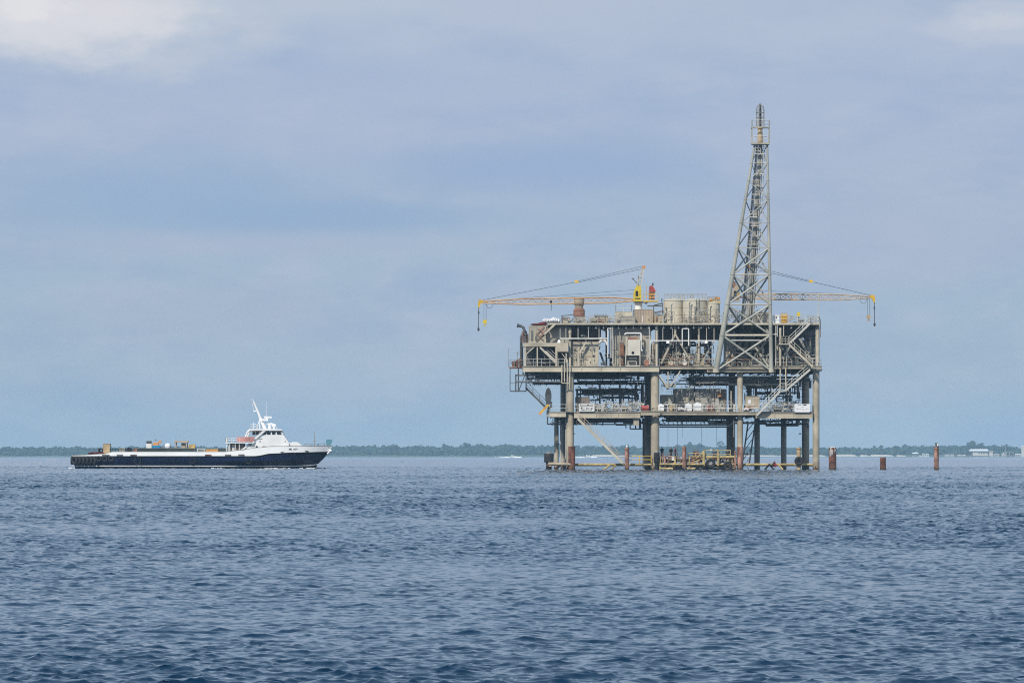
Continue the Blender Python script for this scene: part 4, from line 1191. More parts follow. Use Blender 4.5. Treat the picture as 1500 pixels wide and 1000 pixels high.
for px, py in ((978.5, 500.3), (1034.5, 500.3), (1154, 521.5), (1175.6, 496), (819, 499.5)):      # flood lamps
    mb = MB(); c0 = Wp(px, py, .3); mb.lathe([(.28, -.26), (.2, .05), (.07, .22)], c0, 14); part(mb, 'flood_lamp', 'white_paint', smooth=40)
# bolted corner framing at the west end
for a_, b_, w_ in (((769, 507, .3), (769, 536, .3), .26), ((787, 508, .3), (787, 536, .3), .16), ((815, 507, .3), (815, 536, .3), .30), ((829.3, 515, .3), (829.3, 536, .3), .16), ((769, 520, .3), (783, 507.5, .3), .16), ((791, 508.5, .3), (813.5, 531, .3), .24), ((822, 516, .3), (828.5, 525, .3), .1)):
    bar(a_, b_, w_, 'beige_pale', 'frame_bar')
mb = MB(); mb.pbox(766.5, 821, 502, 507.4, .1, 6); mb.pbox(816, 832, 502.2, 515, -.05, 5.5); part(mb, 'beam_box', 'beige_steel')
mb = MB(); mb.pbox(769, 832, 507.5, 536, 7, 12); part(mb, 'bulkhead', 'grey_dark')
bar((797, 489.5, .1), (814, 473.6, .1), .3, 'beige_pale')
mb = MB(); T(mb, (763.5, 540, 1.2), (763.5, 492, 1.2), .2); mb.path([Wp(*q) for q in ((763.5, 492, 1.2), (767.4, 488, 1.2), (768.2, 482, 1.2), (765, 478, 1.2), (759.5, 476.8, 1.2))], .22, 10); mb.tube(Wp(760, 477, 1.2), Wp(757.5, 476.4, 1.2), .26, .3); part(mb, 'gooseneck_vent', 'pipe_dark', smooth=40)
# bulk of plant behind the open bays, underside pipes, lower pipework
def pipes(px0, px1, py0, py1, d0, d1, n_h, n_v, mats, seed, rmin=.06, rmax=.2, name='pipe_run'):
    r_ = random.Random(seed)
    for k_ in range(n_h):
        mb = MB(); py = r_.uniform(py0, py1); d = r_.uniform(d0, d1); rr = r_.uniform(rmin, rmax)
        a_ = px0 + r_.random() * .25 * (px1 - px0); b_ = px1 - r_.random() * .25 * (px1 - px0); k2 = r_.uniform(-1, 1)
        pts = [(a_, py, d)]
        if r_.random() < .6:
            m_ = r_.uniform(a_ + 5, b_ - 5); dy = r_.choice((-1, 1)) * r_.uniform(2, 5); pts += [(m_, py, d), (m_, py + dy, d)]
            py += dy
        pts.append((b_, py, d))
        if r_.random() < .5: pts.append((b_, min(py1 + 6, py + r_.uniform(4, 14)), d))
        mb.path([Wp(*q) for q in pts], rr, 8)
        for q in range(r_.randint(1, 4)):
            x_ = r_.uniform(a_ + 2, b_ - 2); mb.tube(Wp(x_ - .6, pts[0][1], d), Wp(x_ + .6, pts[0][1], d), rr * 1.6, n=10)
        part(mb, name, r_.choice(mats), smooth=40)
    for k_ in range(n_v):
        mb = MB(); x_ = r_.uniform(px0, px1); d = r_.uniform(d0, d1); rr = r_.uniform(rmin, rmax)
        a_ = r_.uniform(py0 - 3, py0 + (py1 - py0) * .3); b_ = r_.uniform(py0 + (py1 - py0) * .6, py1 + 2)
        mb.tube(Wp(x_, a_, d), Wp(x_, b_, d), rr, n=8); z_ = r_.uniform(a_, b_); mb.tube(Wp(x_, z_ - .5, d), Wp(x_, z_ + .5, d), rr * 1.7, n=10)
        part(mb, 'riser_pipe', r_.choice(mats), smooth=40)
DKM = ['pipe_dark', 'pipe_dark', 'pipe_grey', 'grey_dark']
pipes(770, 960, 546, 562, 2, 20, 13, 6, DKM, 1); pipes(966, 1190, 546, 563, 2, 20, 14, 6, DKM, 2)
pipes(842, 946, 562, 600, 6, 18, 8, 12, DKM + ['pipe_grey'], 3, .06, .17); pipes(1090, 1172, 556, 600, 6, 18, 7, 12, DKM, 4, .06, .2)
pipes(808, 945, 613, 621, 3, 16, 6, 3, DKM, 5); pipes(966, 1106, 611, 618, 3, 18, 4, 3, DKM, 6); pipes(1110, 1186, 614, 622, 3, 12, 4, 2, DKM, 7)
pipes(1062, 1130, 482, 534, 3, 9, 5, 9, ['pipe_grey', 'pipe_dark', 'beige_steel'], 8); pipes(1134, 1192, 500, 533, 4, 9, 4, 8, ['pipe_grey', 'pipe_dark', 'beige_steel'], 9)
pipes(968, 1046, 500, 533, 3, 8, 5, 8, ['pipe_grey', 'pipe_dark', 'beige_steel', 'rust_steel'], 10); pipes(770, 832, 508, 534, 3, 6, 3, 6, ['pipe_grey', 'pipe_dark'], 11)
# a fine web of cables, brackets and small valves that nobody could count
def clutter(zones, name, mat, seed):
    r_ = random.Random(seed); mb = MB()
    for (a, b, c_, d_, e0, e1, n_) in zones:
        for k_ in range(n_):
            x, y, d = r_.uniform(a, b), r_.uniform(c_, d_), r_.uniform(e0, e1); t_ = r_.random()
            if t_ < .34: l_ = r_.uniform(3, 14); T(mb, (x, y, d), (min(b, x + l_), y, d), r_.uniform(.02, .07), 5)
            elif t_ < .66: l_ = r_.uniform(3, 12); T(mb, (x, y, d), (x, min(d_ + 2, y + l_), d), r_.uniform(.02, .07), 5)
            elif t_ < .86: s_ = r_.uniform(.6, 2.2); mb.pbox(x, x + s_ * r_.uniform(.6, 1.6), y, y + s_, d, d + s_ * .1)
            else:
                c0 = Wp(x, y, d); mb.torus(c0, r_.uniform(.14, .3), .035, 'y', 12, 5)
    o = part(mb, name, mat); o['kind'] = 'stuff'
    return o
clutter([(770, 958, 546, 563, 1, 20, 170), (966, 1188, 546, 566, 1, 20, 190), (842, 945, 563, 602, 3, 18, 150), (1090, 1175, 560, 602, 4, 18, 120), (808, 960, 611, 621, 1, 16, 70), (966, 1106, 611, 619, 1, 16, 40), (1110, 1186, 611, 621, 1, 16, 40)], 'small_pipework', 'pipe_dark', 51)
clutter([(842, 945, 556, 602, 2, 12, 60), (966, 1060, 562, 580, 1, 4, 60), (1090, 1175, 560, 602, 2, 10, 60), (968, 1046, 500, 536, 1, 6, 120), (1062, 1130, 478, 536, 2, 7, 90), (1134, 1195, 480, 536, 2, 7, 80), (838, 960, 478, 536, .8, 1.6, 70), (770, 832, 508, 536, 1, 6, 50), (770, 830, 546, 558, 1, 6, 30)], 'small_pipework', 'pipe_grey', 52)
clutter([(968, 1046, 515, 536, .8, 5, 70), (1062, 1128, 515, 536, 2, 6, 30), (838, 960, 515, 536, .5, 1.2, 40), (1136, 1196, 515, 536, 1, 5, 40), (845, 940, 588, 602, .8, 4, 60), (968, 1078, 588, 602, .8, 3, 50), (1112, 1165, 588, 602, 1, 4, 50)], 'small_fittings', 'beige_pale', 53)
clutter([(968, 1046, 518, 536, .8, 5, 50), (1062, 1128, 522, 536, 2, 6, 18), (1090, 1106, 594, 602, .6, 2, 14), (1136, 1196, 520, 536, 1, 5, 20), (970, 1080, 668, 687, 0, 5, 60)], 'small_fittings', 'rust_steel', 54)
clutter([(862, 930, 462, 473, 1, 2.2, 50), (955, 1050, 452, 473, .6, 2.4, 60), (822, 862, 463, 473, .8, 1.8, 25), (1102, 1128, 455, 473, 2, 7, 50), (1058, 1100, 450, 473, 3, 8, 50), (1134, 1196, 464, 473, 1, 6, 40)], 'small_pipework', 'pipe_grey', 55)
clutter([(860, 930, 464, 473, 1, 1.6, 30), (955, 1056, 455, 473, .5, 1.6, 40), (1060, 1128, 458, 473, 2, 6, 40), (1150, 1196, 466, 473, 1, 5, 20)], 'small_fittings', 'wall_tan', 56)
clutter([(966, 1080, 666, 687, -.1, 3, 130), (1088, 1100, 660, 688, 2, 5, 10)], 'small_fittings', 'pipe_dark', 57)
clutter([(966, 1080, 668, 687, -.2, 2, 80)], 'small_fittings', 'yellow_pale', 58)
clutter([(966, 1080, 664, 687, -.1, 2, 70)], 'small_fittings', 'rust_pink', 60)
clutter([(845, 1078, 586, 602, .4, 2, 90), (1112, 1162, 588, 602, .6, 2, 40), (766, 830, 538, 548, .5, 4, 20)], 'small_fittings', 'pipe_pale', 59)
# ---- below the lower deck
mb = MB()
for py, a_, b_ in ((622, 961, 1075), (625, 966, 1072)): T(mb, (a_, py, 4), (b_, py, 4), .11, 8)
for k_ in range(17): T(mb, (964 + k_ * 6.6, 612, 4), (967 + k_ * 6.6, 622, 4), .05, 5)
part(mb, 'truss', 'pipe_dark', low)
mb = MB(); mb.path([Wp(*q) for q in ((1064, 625, 2), (1075, 619, 2), (1110, 619, 2))], .09, 8); T(mb, (1075, 612, 1), (1075, 640, 1), .06, 6); part(mb, 'drain_pipe', 'pipe_grey', low, 40)
mb = MB(); mb.path([Wp(*q) for q in ((802, 609, 2), (802, 621, 2), (930, 621.4, 2))], .09, 8); mb.path([Wp(*q) for q in ((923, 612, 2), (923, 628, 2), (944, 628, 2), (944, 612, 2))], .09, 8)
for px in (810, 846, 870, 900, 936): T(mb, (px, 611, 2), (px, 622, 2), .06, 6)
part(mb, 'walkway_frame', 'pipe_dark', low)
mb = MB(); mb.pbox(928, 936, 612.5, 623, .5, 2.5); part(mb, 'hung_box', 'beige_steel', low)
mb = MB(); mb.path([Wp(*q) for q in ((1110, 621, 6), (1170, 621, 6))], .07, 6)
for px in (1125, 1140, 1160, 1166): T(mb, (px, 612, 6), (px, 621, 6), .06, 6)
part(mb, 'walkway_frame', 'pipe_dark', low)
for px, py in ((978.5, 668), (992.4, 668), (1027.6, 656), (1049.5, 650), (1000, 640)):
    mb = MB(); T(mb, (px, 612, 2), (px, py, 2), .022, 5); part(mb, 'swing_rope', 'cable')
for a_, b_ in (((1086, 688, 5), (1096, 618, 5)), ((1097, 682, 6), (1107, 615, 6))): bar(a_, b_, .22, 'pipe_dark', tube=True)
mb = MB()
for k_ in range(5):
    t0, t1 = k_ / 5, (k_ + 1) / 5; T(mb, (1086 + 10 * (1 - t0) * 0 + 10 * t0, 688 - 70 * t0, 5.2), (1097 + 10 * t1, 682 - 67 * t1, 5.8), .06, 6)
part(mb, 'lacing', 'pipe_grey')
bar((806, 680, 1.6), (955, 680, 1.6), .36, 'yellow_pale', 'horizontal_brace', tube=True); bar((1088, 680, 1.6), (1193, 680, 1.6), .36, 'yellow_pale', 'horizontal_brace', tube=True)
bar((835, 681, 1.3), (825, 681, 22), .36, 'beige_steel', 'horizontal_brace', tube=True); bar((1195, 681, 1.0), (1180, 681, 14), .36, 'beige_steel', 'horizontal_brace', tube=True)
bar((825, 681, 22), (949, 681, 22), .3, 'grey_steel', 'horizontal_brace', tube=True); bar((1072, 681, 22), (1180, 681, 14), .3, 'grey_steel', 'horizontal_brace', tube=True)
for a_, b_ in (((884, 688, .6), (893, 681, 1.4)), ((902, 681, 1.4), (895, 688, .6)), ((1120, 688, .6), (1127, 680, 1.4)), ((1127, 680, 1.4), (1134, 688, .6)), ((1140, 680, 1.4), (1147, 687.5, .6))):
    bar(a_, b_, .26, 'yellow_pale' if a_[0] < 1000 or a_[0] > 1138 else 'black_paint', 'brace', tube=True)
# leg clamps
for px, py, d in ((841, 635, 1.0), (818, 650, 9), (1066, 646, 8), (1172, 635, 13)):
    mb = MB(); mb.pbox(px - 1.6, px + 1.6, py - .8, py + .8, d - .2, d + .3); part(mb, 'leg_bracket', 'pipe_dark')
for a_, b_ in ((943, 686), (1066, 660)):
    mb = MB(); T(mb, (a_, 612, 6), (a_, b_, 6), .18, 8); part(mb, 'caisson_pipe', 'pipe_dark', smooth=40)
for k_, px in enumerate((766, 768.4, 770.8, 773)):
    mb = MB(); T(mb, (px, 502, 1 + k_ * .4), (px, 485 + (k_ % 2) * 4, 1 + k_ * .4), .11, 8); T(mb, (px - 1.5, 488 + k_ * 3, 1 + k_ * .4), (px + 2, 488 + k_ * 3, 1 + k_ * .4), .09, 6); part(mb, 'vent_pipe', ('rust_pink', 'pipe_grey', 'rust_steel', 'beige_steel')[k_], smooth=40)
mb = MB(); T(mb, (829, 610, 2), (829, 672, 2), .08, 8); T(mb, (821, 611, 9), (821, 684, 9), .09, 8); part(mb, 'riser_pipe', 'pipe_pale', smooth=40)

# ---- boat landing
land_ = MB(); land_.pbox(964, 1084, 671.6, 673, .9, 6); bl = part(land_, 'boat_landing', 'rust_steel')
mb = MB()
for py, r_ in ((679.6, .15), (686, .15)):
    T(mb, (966, py, -.3), (1031, py, -.3), r_, 8)
T(mb, (1030, 669, .2), (1076, 669, .2), .17, 8); T(mb, (1031, 679.6, .2), (1076, 679.6, .2), .13, 8); T(mb, (1031, 686, .2), (1078, 686, .2), .13, 8)
part(mb, 'fender_rail', 'yellow_pale', bl)
for px in (967, 974, 989, 1010, 1031, 1052, 1077):
    mb = MB(); T(mb, (px, 688.6, -.1), (px, 668 if px < 1030 else 660, -.1), .13 if px != 1031 else .22, 8); part(mb, 'fender_post', 'yellow_pale' if px not in (974, 1077) else 'rust_pink', bl)
rails([(1031, 670, .6), (1070, 670, .6)], 1.1, 3.8, 'yellow_pale', .07, (.5,), bl); rails([(966, 671.6, .9), (1030, 671.6, .9)], .75, 1.3, 'rust_steel', .04, (.35,), bl)
rails([(1008, 671.6, .7), (1030, 671.6, .7)], .8, 1.1, 'yellow_pale', .06, (.4,), bl)
rails([(920, 678, .4), (954, 678, .4)], 1.05, 1.7, 'yellow_paint', .055, (.5,), bl)
mb = MB()
for k_ in range(7): T(mb, (967 + k_ * 9, 686, .3), (971 + k_ * 9, 673, .3), .12, 6)
for k_ in range(5): T(mb, (1034 + k_ * 9, 686, .5), (1038 + k_ * 9, 671, .5), .1, 6)
part(mb, 'lattice', 'rust_steel', bl)
mb = MB(); mb.pbox(966, 1030, 673, 676, 2.2, 2.8); mb.pbox(966, 1078, 680.5, 684, 2.4, 3); part(mb, 'landing_beam', 'rust_pile', bl)
for a_, b_ in (((1020, 671, .3), (1030, 662, .3)), ((1030, 671, .3), (1020, 676, .3)), ((1010, 678, .3), (1030, 672, .3)), ((1076, 686, .3), (1072, 671, .3))): bar(a_, b_, .14, 'yellow_pale', 'brace', par=bl, tube=True)

# ================================================================ plant and cargo standing on the platform
def module(name, label, cat, px0, px1, py0, py1, d0, d1, mat, trim=None, group=None, doors=(), vents=(), windows=(), seams=0, frame=.09):
    """a box of plant: body, edge frame, doors, vents, windows, cover strips"""
    t = thing(name, label, cat, Wp((px0 + px1) / 2, py1, (d0 + d1) / 2), group)
    a, b = Wp(px0, py1, d0), Wp(px1, py0, d0); y0, y1 = 800 + d0, 800 + d1
    mb = MB(); mb.box(a.x, b.x, y0, y1, a.z, b.z); body = mb.build('body', mat, t)
    mb = MB(); e = .012
    for x in (a.x, b.x):
        for y in (y0, y1): mb.beam((x, y, a.z - e), (x, y, b.z + e), frame)
    for z in (a.z, b.z):
        for y in (y0, y1): mb.beam((a.x, y, z), (b.x, y, z), frame * .96)
        for x in (a.x, b.x): mb.beam((x, y0, z), (x, y1, z), frame * .92)
    mb.build('edge_frame', trim or mat, t)
    if seams:
        mb = MB()
        for i in range(1, seams):
            x = a.x + (b.x - a.x) * i / seams; mb.box(x - .05, x + .05, y0 - .04, y0, a.z + .05, b.z - .05)
        mb.build('cover_strip', trim or mat, body)
    for nm, mt, lst in (('door', 'pipe_grey', doors), ('vent', 'grey_dark', vents), ('window', 'dark_glass', windows)):
        for q in lst:
            p0, p1, p2, p3 = q[:4]; m_ = q[4] if len(q) > 4 else mt
            mb = MB(); mb.pbox(p0, p1, p2, p3, d0 - .06, d0 + .02); o = mb.build(nm, m_, t)
            if nm == 'door':
                mb = MB(); c0 = Wp(p1 - .8, (p2 + p3) / 2, d0 - .08); mb.box(c0.x - .05, c0.x + .05, c0.y - .05, c0.y + .01, c0.z - .12, c0.z + .12); mb.build('handle', 'pipe_dark', o)
    return t
GM = 'plant modules on the main deck'
# main level
module('plant_module', 'beige louvred housing at the upper west corner of the platform', 'module', 775, 799.5, 477.5, 502, .8, 6, 'ribbed_beige', 'wall_beige', GM, vents=((778, 781, 484, 499), (784, 787, 492, 498)), seams=3)
module('plant_module', 'plain dark grey wall right of the louvred housing under the top deck', 'module', 799.5, 833, 478, 502, 2.0, 8, 'wall_grey', 'wall_grey', GM, seams=2)
module('plant_module', 'wide beige panelled housing behind the first slim column of the main deck', 'module', 838.5, 876.5, 500.5, 535.8, 1.6, 9, 'wall_beige', 'wall_tan', GM, seams=4, vents=((857, 872, 508, 512, 'wall_grey'), (857, 872, 520, 523, 'wall_tan')), doors=((862, 865.5, 525, 535.5, 'beige_pale'), (868, 871, 519, 535.5, 'beige_pale')))
module('plant_module', 'dark grey housing hung high behind the white header pipe', 'module', 833.5, 880, 479, 499.5, 4.5, 12, 'ribbed_dark', 'grey_dark', GM, seams=3)
module('plant_module', 'tallest beige grey wall module on the main deck, behind the white cabinet', 'module', 898.3, 953, 480.5, 535.8, 1.6, 10, 'wall_grey', 'wall_beige', GM, seams=5, doors=((901, 905.5, 511, 535.5, 'wall_beige'),), vents=((908, 914, 501, 507), (941.5, 944.5, 483, 505, 'wall_tan'), (908, 915, 510, 516, 'rust_steel'), (941, 950, 524, 535, 'wall_beige')))
module('plant_module', 'dark housing deep behind the braced bay right of the tall module', 'module', 966, 1012, 479, 503, 6, 14, 'ribbed_dark', 'grey_dark', GM, seams=3)
module('plant_module', 'low dark housing on deck behind the clutter of the braced bay', 'module', 966, 1008, 505, 535.8, 8, 15, 'ribbed_dark', 'pipe_dark', GM, seams=4)
module('plant_module', 'dark grey housing under the top deck left of the lattice tower', 'module', 1012.5, 1060, 478.5, 496, 7, 15, 'ribbed_dark', 'grey_dark', GM, seams=4)
module('plant_module', 'beige rounded end heater box behind the left foot of the lattice tower', 'module', 1063.5, 1077, 492, 535.8, 4, 12, 'wall_beige', 'wall_tan', GM, seams=2, vents=((1066, 1074, 522, 532, 'rust_steel'),))
module('plant_module', 'dark plant block between the feet of the lattice tower', 'module', 1078.5, 1131, 480, 535.8, 10, 16, 'ribbed_dark', 'pipe_dark', GM, seams=5)
module('plant_module', 'dark grey control building at the east end of the main deck', 'module', 1134, 1194, 480, 535.8, 7, 14, 'ribbed_dark', 'grey_dark', GM, seams=6, windows=((1150, 1158, 481, 487, 'ribbed_grey'), (1176, 1192, 482, 491, 'ribbed_grey')), doors=((1161, 1166, 512, 535.5),))
# chamfered end and pipes of the gap beside the panelled housing
mb = MB(); mb.pbox(887, 889.5, 480, 536, 8, 8.8); part(mb, 'column', 'pipe_dark')
mb = MB(); mb.path([Wp(*q) for q in ((877, 504, 2), (879, 500, 2), (883, 499, 2), (888, 500, 2), (890, 505, 2))], .2, 10); T(mb, (881, 498, 2), (881, 494, 2), .3, 10); part(mb, 'bend_pipe', 'white_worn', smooth=40)
mb = MB(); mb.beam(Wp(879, 516, 3), (Wp(886, 535, 3)), .3); mb.beam(Wp(874, 502, 2), Wp(878, 512, 2), .3); mb.pbox(880, 884, 531, 534.5, 1.5, 3); mb.pbox(889, 893, 522, 525, 3, 4); T(mb, (886, 520, 4), (897, 520, 4), .12, 8); part(mb, 'pipe_bracket', 'pipe_dark')
# white cabinet
t = thing('white_cabinet', 'off white equipment cabinet on a leg frame in front of the tall module', 'cabinet', Wp(927.5, 536, .3))
mb = MB(); mb.pbox(919.6, 938, 497.5, 520.5, .1, 1.4); mb.build('body', 'cabinet_cream', t)
mb = MB(); mb.pbox(916.3, 919.4, 493.5, 520.5, 0, 1.3); mb.build('side_panel', 'beige_pale', t)
mb = MB(); mb.pbox(920, 934, 494, 497.4, .2, 1.2); mb.build('top_tray', 'brick_rust', t); mb = MB(); c0 = Wp(927, 516.5, .05); mb.tube(c0, c0 + Vector((0, .2, 0)), .2, n=16); mb.build('porthole', 'black_paint', t)
for px in (916.6, 937.4):
    for d in (.1, 1.3):
        mb = MB(); mb.beam(Wp(px, 536, d), Wp(px, 520, d), .12); mb.build('leg', 'cabinet_cream', t)
mb = MB(); mb.beam(Wp(916, 535.6, .1), Wp(938, 535.6, .1), .12); mb.beam(Wp(920, 529, .4), Wp(932, 529, .4), .1); mb.beam(Wp(920, 529, .4), Wp(920, 535, .4), .1); mb.beam(Wp(932, 529, .4), Wp(932, 535, .4), .1); mb.build('base_frame', 'cabinet_cream', t)
mb = MB(); mb.path([Wp(*q) for q in ((915, 490, .4), (917, 488, .4), (938.6, 488, .4), (939.2, 490, .4), (939.2, 512, .4), (941, 514, .4))], .12, 10); mb.build('exhaust_pipe', 'white_worn', t, 40)
mb = MB(); mb.pbox(921, 933, 523, 526, .3, 1.2); mb.pbox(923, 931, 531, 535, .5, 1.2); mb.build('motor', 'pipe_dark', t)
mb = MB(); mb.pbox(908.5, 914, 503, 522, .9, 1.5); mb.pbox(909.5, 913, 524, 534, .9, 1.5); single(mb, 'valve_panel', 'rust_steel', 'rusty narrow valve panel left of the white cabinet', 'panel', Wp(911, 535.8, 1.2))
def vessel(name, label, px, w, py0, py1, d, mat, group=None, legs=True, cat='vessel'):
    t = thing(name, label, cat, Wp(px, py1, d), group)
    r = w / 20; a, b = Wp(px, py1, d), Wp(px, py0, d); h = b.z - a.z
    z0 = .35 if legs else 0
    mb = MB(); mb.lathe([(r * .5, z0), (r * .9, z0 + .1), (r, z0 + .3), (r, h - .45), (r * .92, h - .2), (r * .6, h - .04), (r * .12, h)], a, 22); mb.build('shell', mat, t, 45)
    mb = MB(); mb.lathe([(r + .035, h * .33), (r + .035, h * .33 + .1)], a, 22); mb.lathe([(r + .035, h * .7), (r + .035, h * .7 + .1)], a, 22); mb.tube((a.x, a.y, a.z + h - .05), (a.x, a.y, a.z + h + .25), .1, n=10); mb.build('band', mat, t, 40)
    mb = MB(); mb.lathe([(r * .96, 0), (r * .96, z0 + .02)], a, 18); mb.build('skirt', 'grey_dark', t)
    return t
vessel('separator_vessel', 'upright beige pressure vessel just left of the second slim column', 957.5, 7.5, 502, 535.8, 2.2, 'beige_steel', 'pressure vessels')
vessel('separator_vessel', 'slim pale upright vessel behind the braces right of the clutter', 1020.8, 4.2, 508, 535.8, 2.4, 'beige_pale', 'pressure vessels')
vessel('separator_vessel', 'brown grey upright vessel between the tower feet', 1092.5, 6.5, 495, 535.8, 5.6, 'pipe_grey', 'pressure vessels')
vessel('separator_vessel', 'upright pale vessel at the far east end under the top deck', 1183, 5.5, 506, 535.8, 4.8, 'beige_steel', 'pressure vessels')
vessel('separator_vessel', 'thin beige vessel left of the east stair landing', 1139, 3.2, 504, 535.8, 3.2, 'beige_steel', 'pressure vessels')
def skid(px0, px1, py1, d, label, seed, mats, h=14):
    t = thing('pump_skid', label, 'pump skid', Wp((px0 + px1) / 2, py1, d), 'pump skids on the decks')
    r_ = random.Random(seed)
    mb = MB(); mb.pbox(px0, px1, py1 - 1.6, py1, d - .8, d + .8); mb.build('base', mats[0], t)
    w_ = px1 - px0
    mb = MB(); a = px0 + w_ * .08; T(mb, (a, py1 - 4.4, d), (a + w_ * .34, py1 - 4.4, d), .30, 14); T(mb, (a + w_ * .34, py1 - 4.4, d), (a + w_ * .40, py1 - 4.4, d), .14, 10); mb.pbox(a + 1, a + w_ * .3, py1 - 8.4, py1 - 6.8, d - .3, d + .3); mb.build('motor', mats[1], t, 40)
    mb = MB(); c0 = Wp(px0 + w_ * .55, py1 - 4.6, d); mb.tube(c0 - Vector((0, .4, 0)), c0 + Vector((0, .4, 0)), .36, n=18); T(mb, (px0 + w_ * .55, py1 - 5, d), (px0 + w_ * .55, py1 - h, d), .12, 10); mb.torus(Wp(px0 + w_ * .55, py1 - h * .8, d - .2), .22, .05, 'y', 14, 5); mb.build('pump', mats[2], t, 40)
    mb = MB(); mb.path([Wp(*q) for q in ((px0 + w_ * .6, py1 - 4, d), (px0 + w_ * .9, py1 - 4, d), (px0 + w_ * .9, py1 - h * .75, d), (px0 + w_ * .7, py1 - h * .75, d))], .11, 8); mb.pbox(px0 + w_ * .78, px1, py1 - 9, py1 - 3, d + .2, d + .7); mb.build('piping', mats[3], t, 40)
    return t
skid(974, 990, 535.8, 1.9, 'yellow topped pump skid at the left end of the braced bay', 1, ['rust_steel', 'yellow_pale', 'beige_pale', 'pipe_pale'])
skid(992, 1012, 535.8, 2.2, 'brown and white valve skid in the middle of the braced bay', 2, ['rust_steel', 'beige_pale', 'white_worn', 'beige_pale'], 22)
skid(1013, 1040, 535.8, 2.4, 'long beige pump skid just left of the tower foot', 3, ['beige_steel', 'wall_tan', 'yellow_pale', 'rust_steel'], 12)
skid(1098, 1126, 535.8, 4.2, 'grey pump skid inside the tower feet', 4, ['pipe_grey', 'pipe_grey', 'beige_steel', 'pipe_pale'], 20)
skid(1150, 1182, 535.8, 2.6, 'pale pump skid under the east stair', 5, ['beige_steel', 'pipe_grey', 'beige_pale', 'pipe_pale'], 12)
skid(942.5, 951, 535.8, .9, 'small reddish pump skid at the foot of the tall wall module', 6, ['rust_steel', 'rust_pink', 'brick_rust', 'rust_pink'], 8)
skid(866, 905, 602.4, 3.4, 'long grey compressor skid in the open west bay of the lower deck', 7, ['pipe_dark', 'pipe_grey', 'pipe_dark', 'pipe_grey'], 14)
skid(908, 934, 602.4, 3.0, 'beige bonneted pump skid left of the red drum', 8, ['pipe_dark', 'beige_steel', 'pipe_grey', 'pipe_grey'], 16)
skid(1131, 1162, 603.4, 3.2, 'blue grey pump skid below the east stair on the lower deck', 9, ['pipe_dark', 'pipe_grey', 'white_worn', 'rust_steel'], 14)

# lower level
module('plant_module', 'grey brown box on the lower deck behind the left name board', 'module', 844, 863.5, 581.5, 602, 3, 7, 'ribbed_brown', 'grey_dark', 'plant modules on the lower deck', seams=2)
module('plant_module', 'long grey walled building in the middle of the lower deck', 'module', 989, 1054, 569.5, 602.6, 4.5, 14, 'wall_grey', 'grey_dark', 'plant modules on the lower deck', seams=9, doors=((1028.5, 1035, 574, 602), (1005, 1010, 582, 590, 'wall_beige')), vents=((1016.5, 1018, 566, 588, 'black_paint'), (1037, 1041, 578, 592)))
module('plant_module', 'low mauve grey box at the left end of the long lower building', 'module', 968.5, 987, 578.5, 602.6, 4, 9, 'wall_grey', 'pipe_grey', 'plant modules on the lower deck', seams=2)
module('plant_module', 'brownish shed at the right end of the long lower building with an orange lamp', 'module', 1054.5, 1064, 570, 602.6, 4.2, 12, 'ribbed_brown', 'grey_dark', 'plant modules on the lower deck', doors=((1055.5, 1059, 584, 602, 'wall_grey'),))
mb = MB(); mb.pbox(1051, 1056.5, 578.5, 581, 3.6, 4.1); mb.lathe([(.3, -.3), (.25, .2), (.1, .35)], Wp(1054, 577.5, 3.8), 12); single(mb, 'warning_lamp', 'orange_paint', 'orange warning lamp on the end of the long lower building', 'lamp', Wp(1054, 580, 4))
module('panel_cabinet', 'beige control cabinet with a white hatch beside the lower east stair', 'cabinet', 1092, 1112, 580.5, 598, 1.6, 3.2, 'wall_beige', 'wall_tan', None, windows=((1096, 1100, 585.5, 590.5, 'white_paint'),), vents=((1104.5, 1110.5, 584, 594, 'wall_tan'),))
def tote(px0, px1, py0, py1, d, label, mat='tote_white', name='tote_tank'):
    t = thing(name, label, 'tote tank', Wp((px0 + px1) / 2, py1, d + .5), 'white totes and bags along the lower rail')
    a, b = Wp(px0, py1, d), Wp(px1, py0, d); w_ = b.x - a.x; h = b.z - a.z; cx = (a.x + b.x) / 2; y = 800 + d + w_ / 2
    mb = MB(); prof = [(.0, .08), (.47, .08), (.5, .16), (.5, .70), (.46, .82), (.22, .92), (.12, .93), (.12, 1.0)]
    sec = [[(cx + s_ * w_ * q, y + u_ * w_ * q) for s_, u_ in ((-1, -1), (1, -1), (1, 1), (-1, 1))] for q, _ in prof]
    for (q, z), s_ in zip(prof, sec): pass
    vs = [(x, yy, a.z + h * z) for (q, z), s_ in zip(prof, sec) for x, yy in s_]
    fs = [(j * 4 + i, j * 4 + (i + 1) % 4, (j + 1) * 4 + (i + 1) % 4, (j + 1) * 4 + i) for j in range(len(prof) - 1) for i in range(4)] + [tuple(range(len(prof) * 4 - 4, len(prof) * 4))]
    mb.add(vs, fs); mb.build('tank', mat, t)
    mb = MB()
    for z in (.25, .45, .65): 
        for s_ in (-1, 1): mb.beam((cx - w_ * .51, y + s_ * w_ * .51, a.z + h * z), (cx + w_ * .51, y + s_ * w_ * .51, a.z + h * z), .025)
        for s_ in (-1, 1): mb.beam((cx + s_ * w_ * .51, y - w_ * .51, a.z + h * z), (cx + s_ * w_ * .51, y + w_ * .51, a.z + h * z), .025)
    mb.build('cage', 'pipe_pale', t)
    mb = MB(); mb.box(cx - w_ * .5, cx + w_ * .5, y - w_ * .5, y + w_ * .5, a.z, a.z + h * .07); mb.build('pallet', 'wall_tan', t)
tote(964, 972.6, 591, 602.4, .6, 'rounded white tote tank at the left end of the middle lower rail')
tote(1003.8, 1013.4, 590, 602.4, .7, 'white tote tank right of the pale bags')
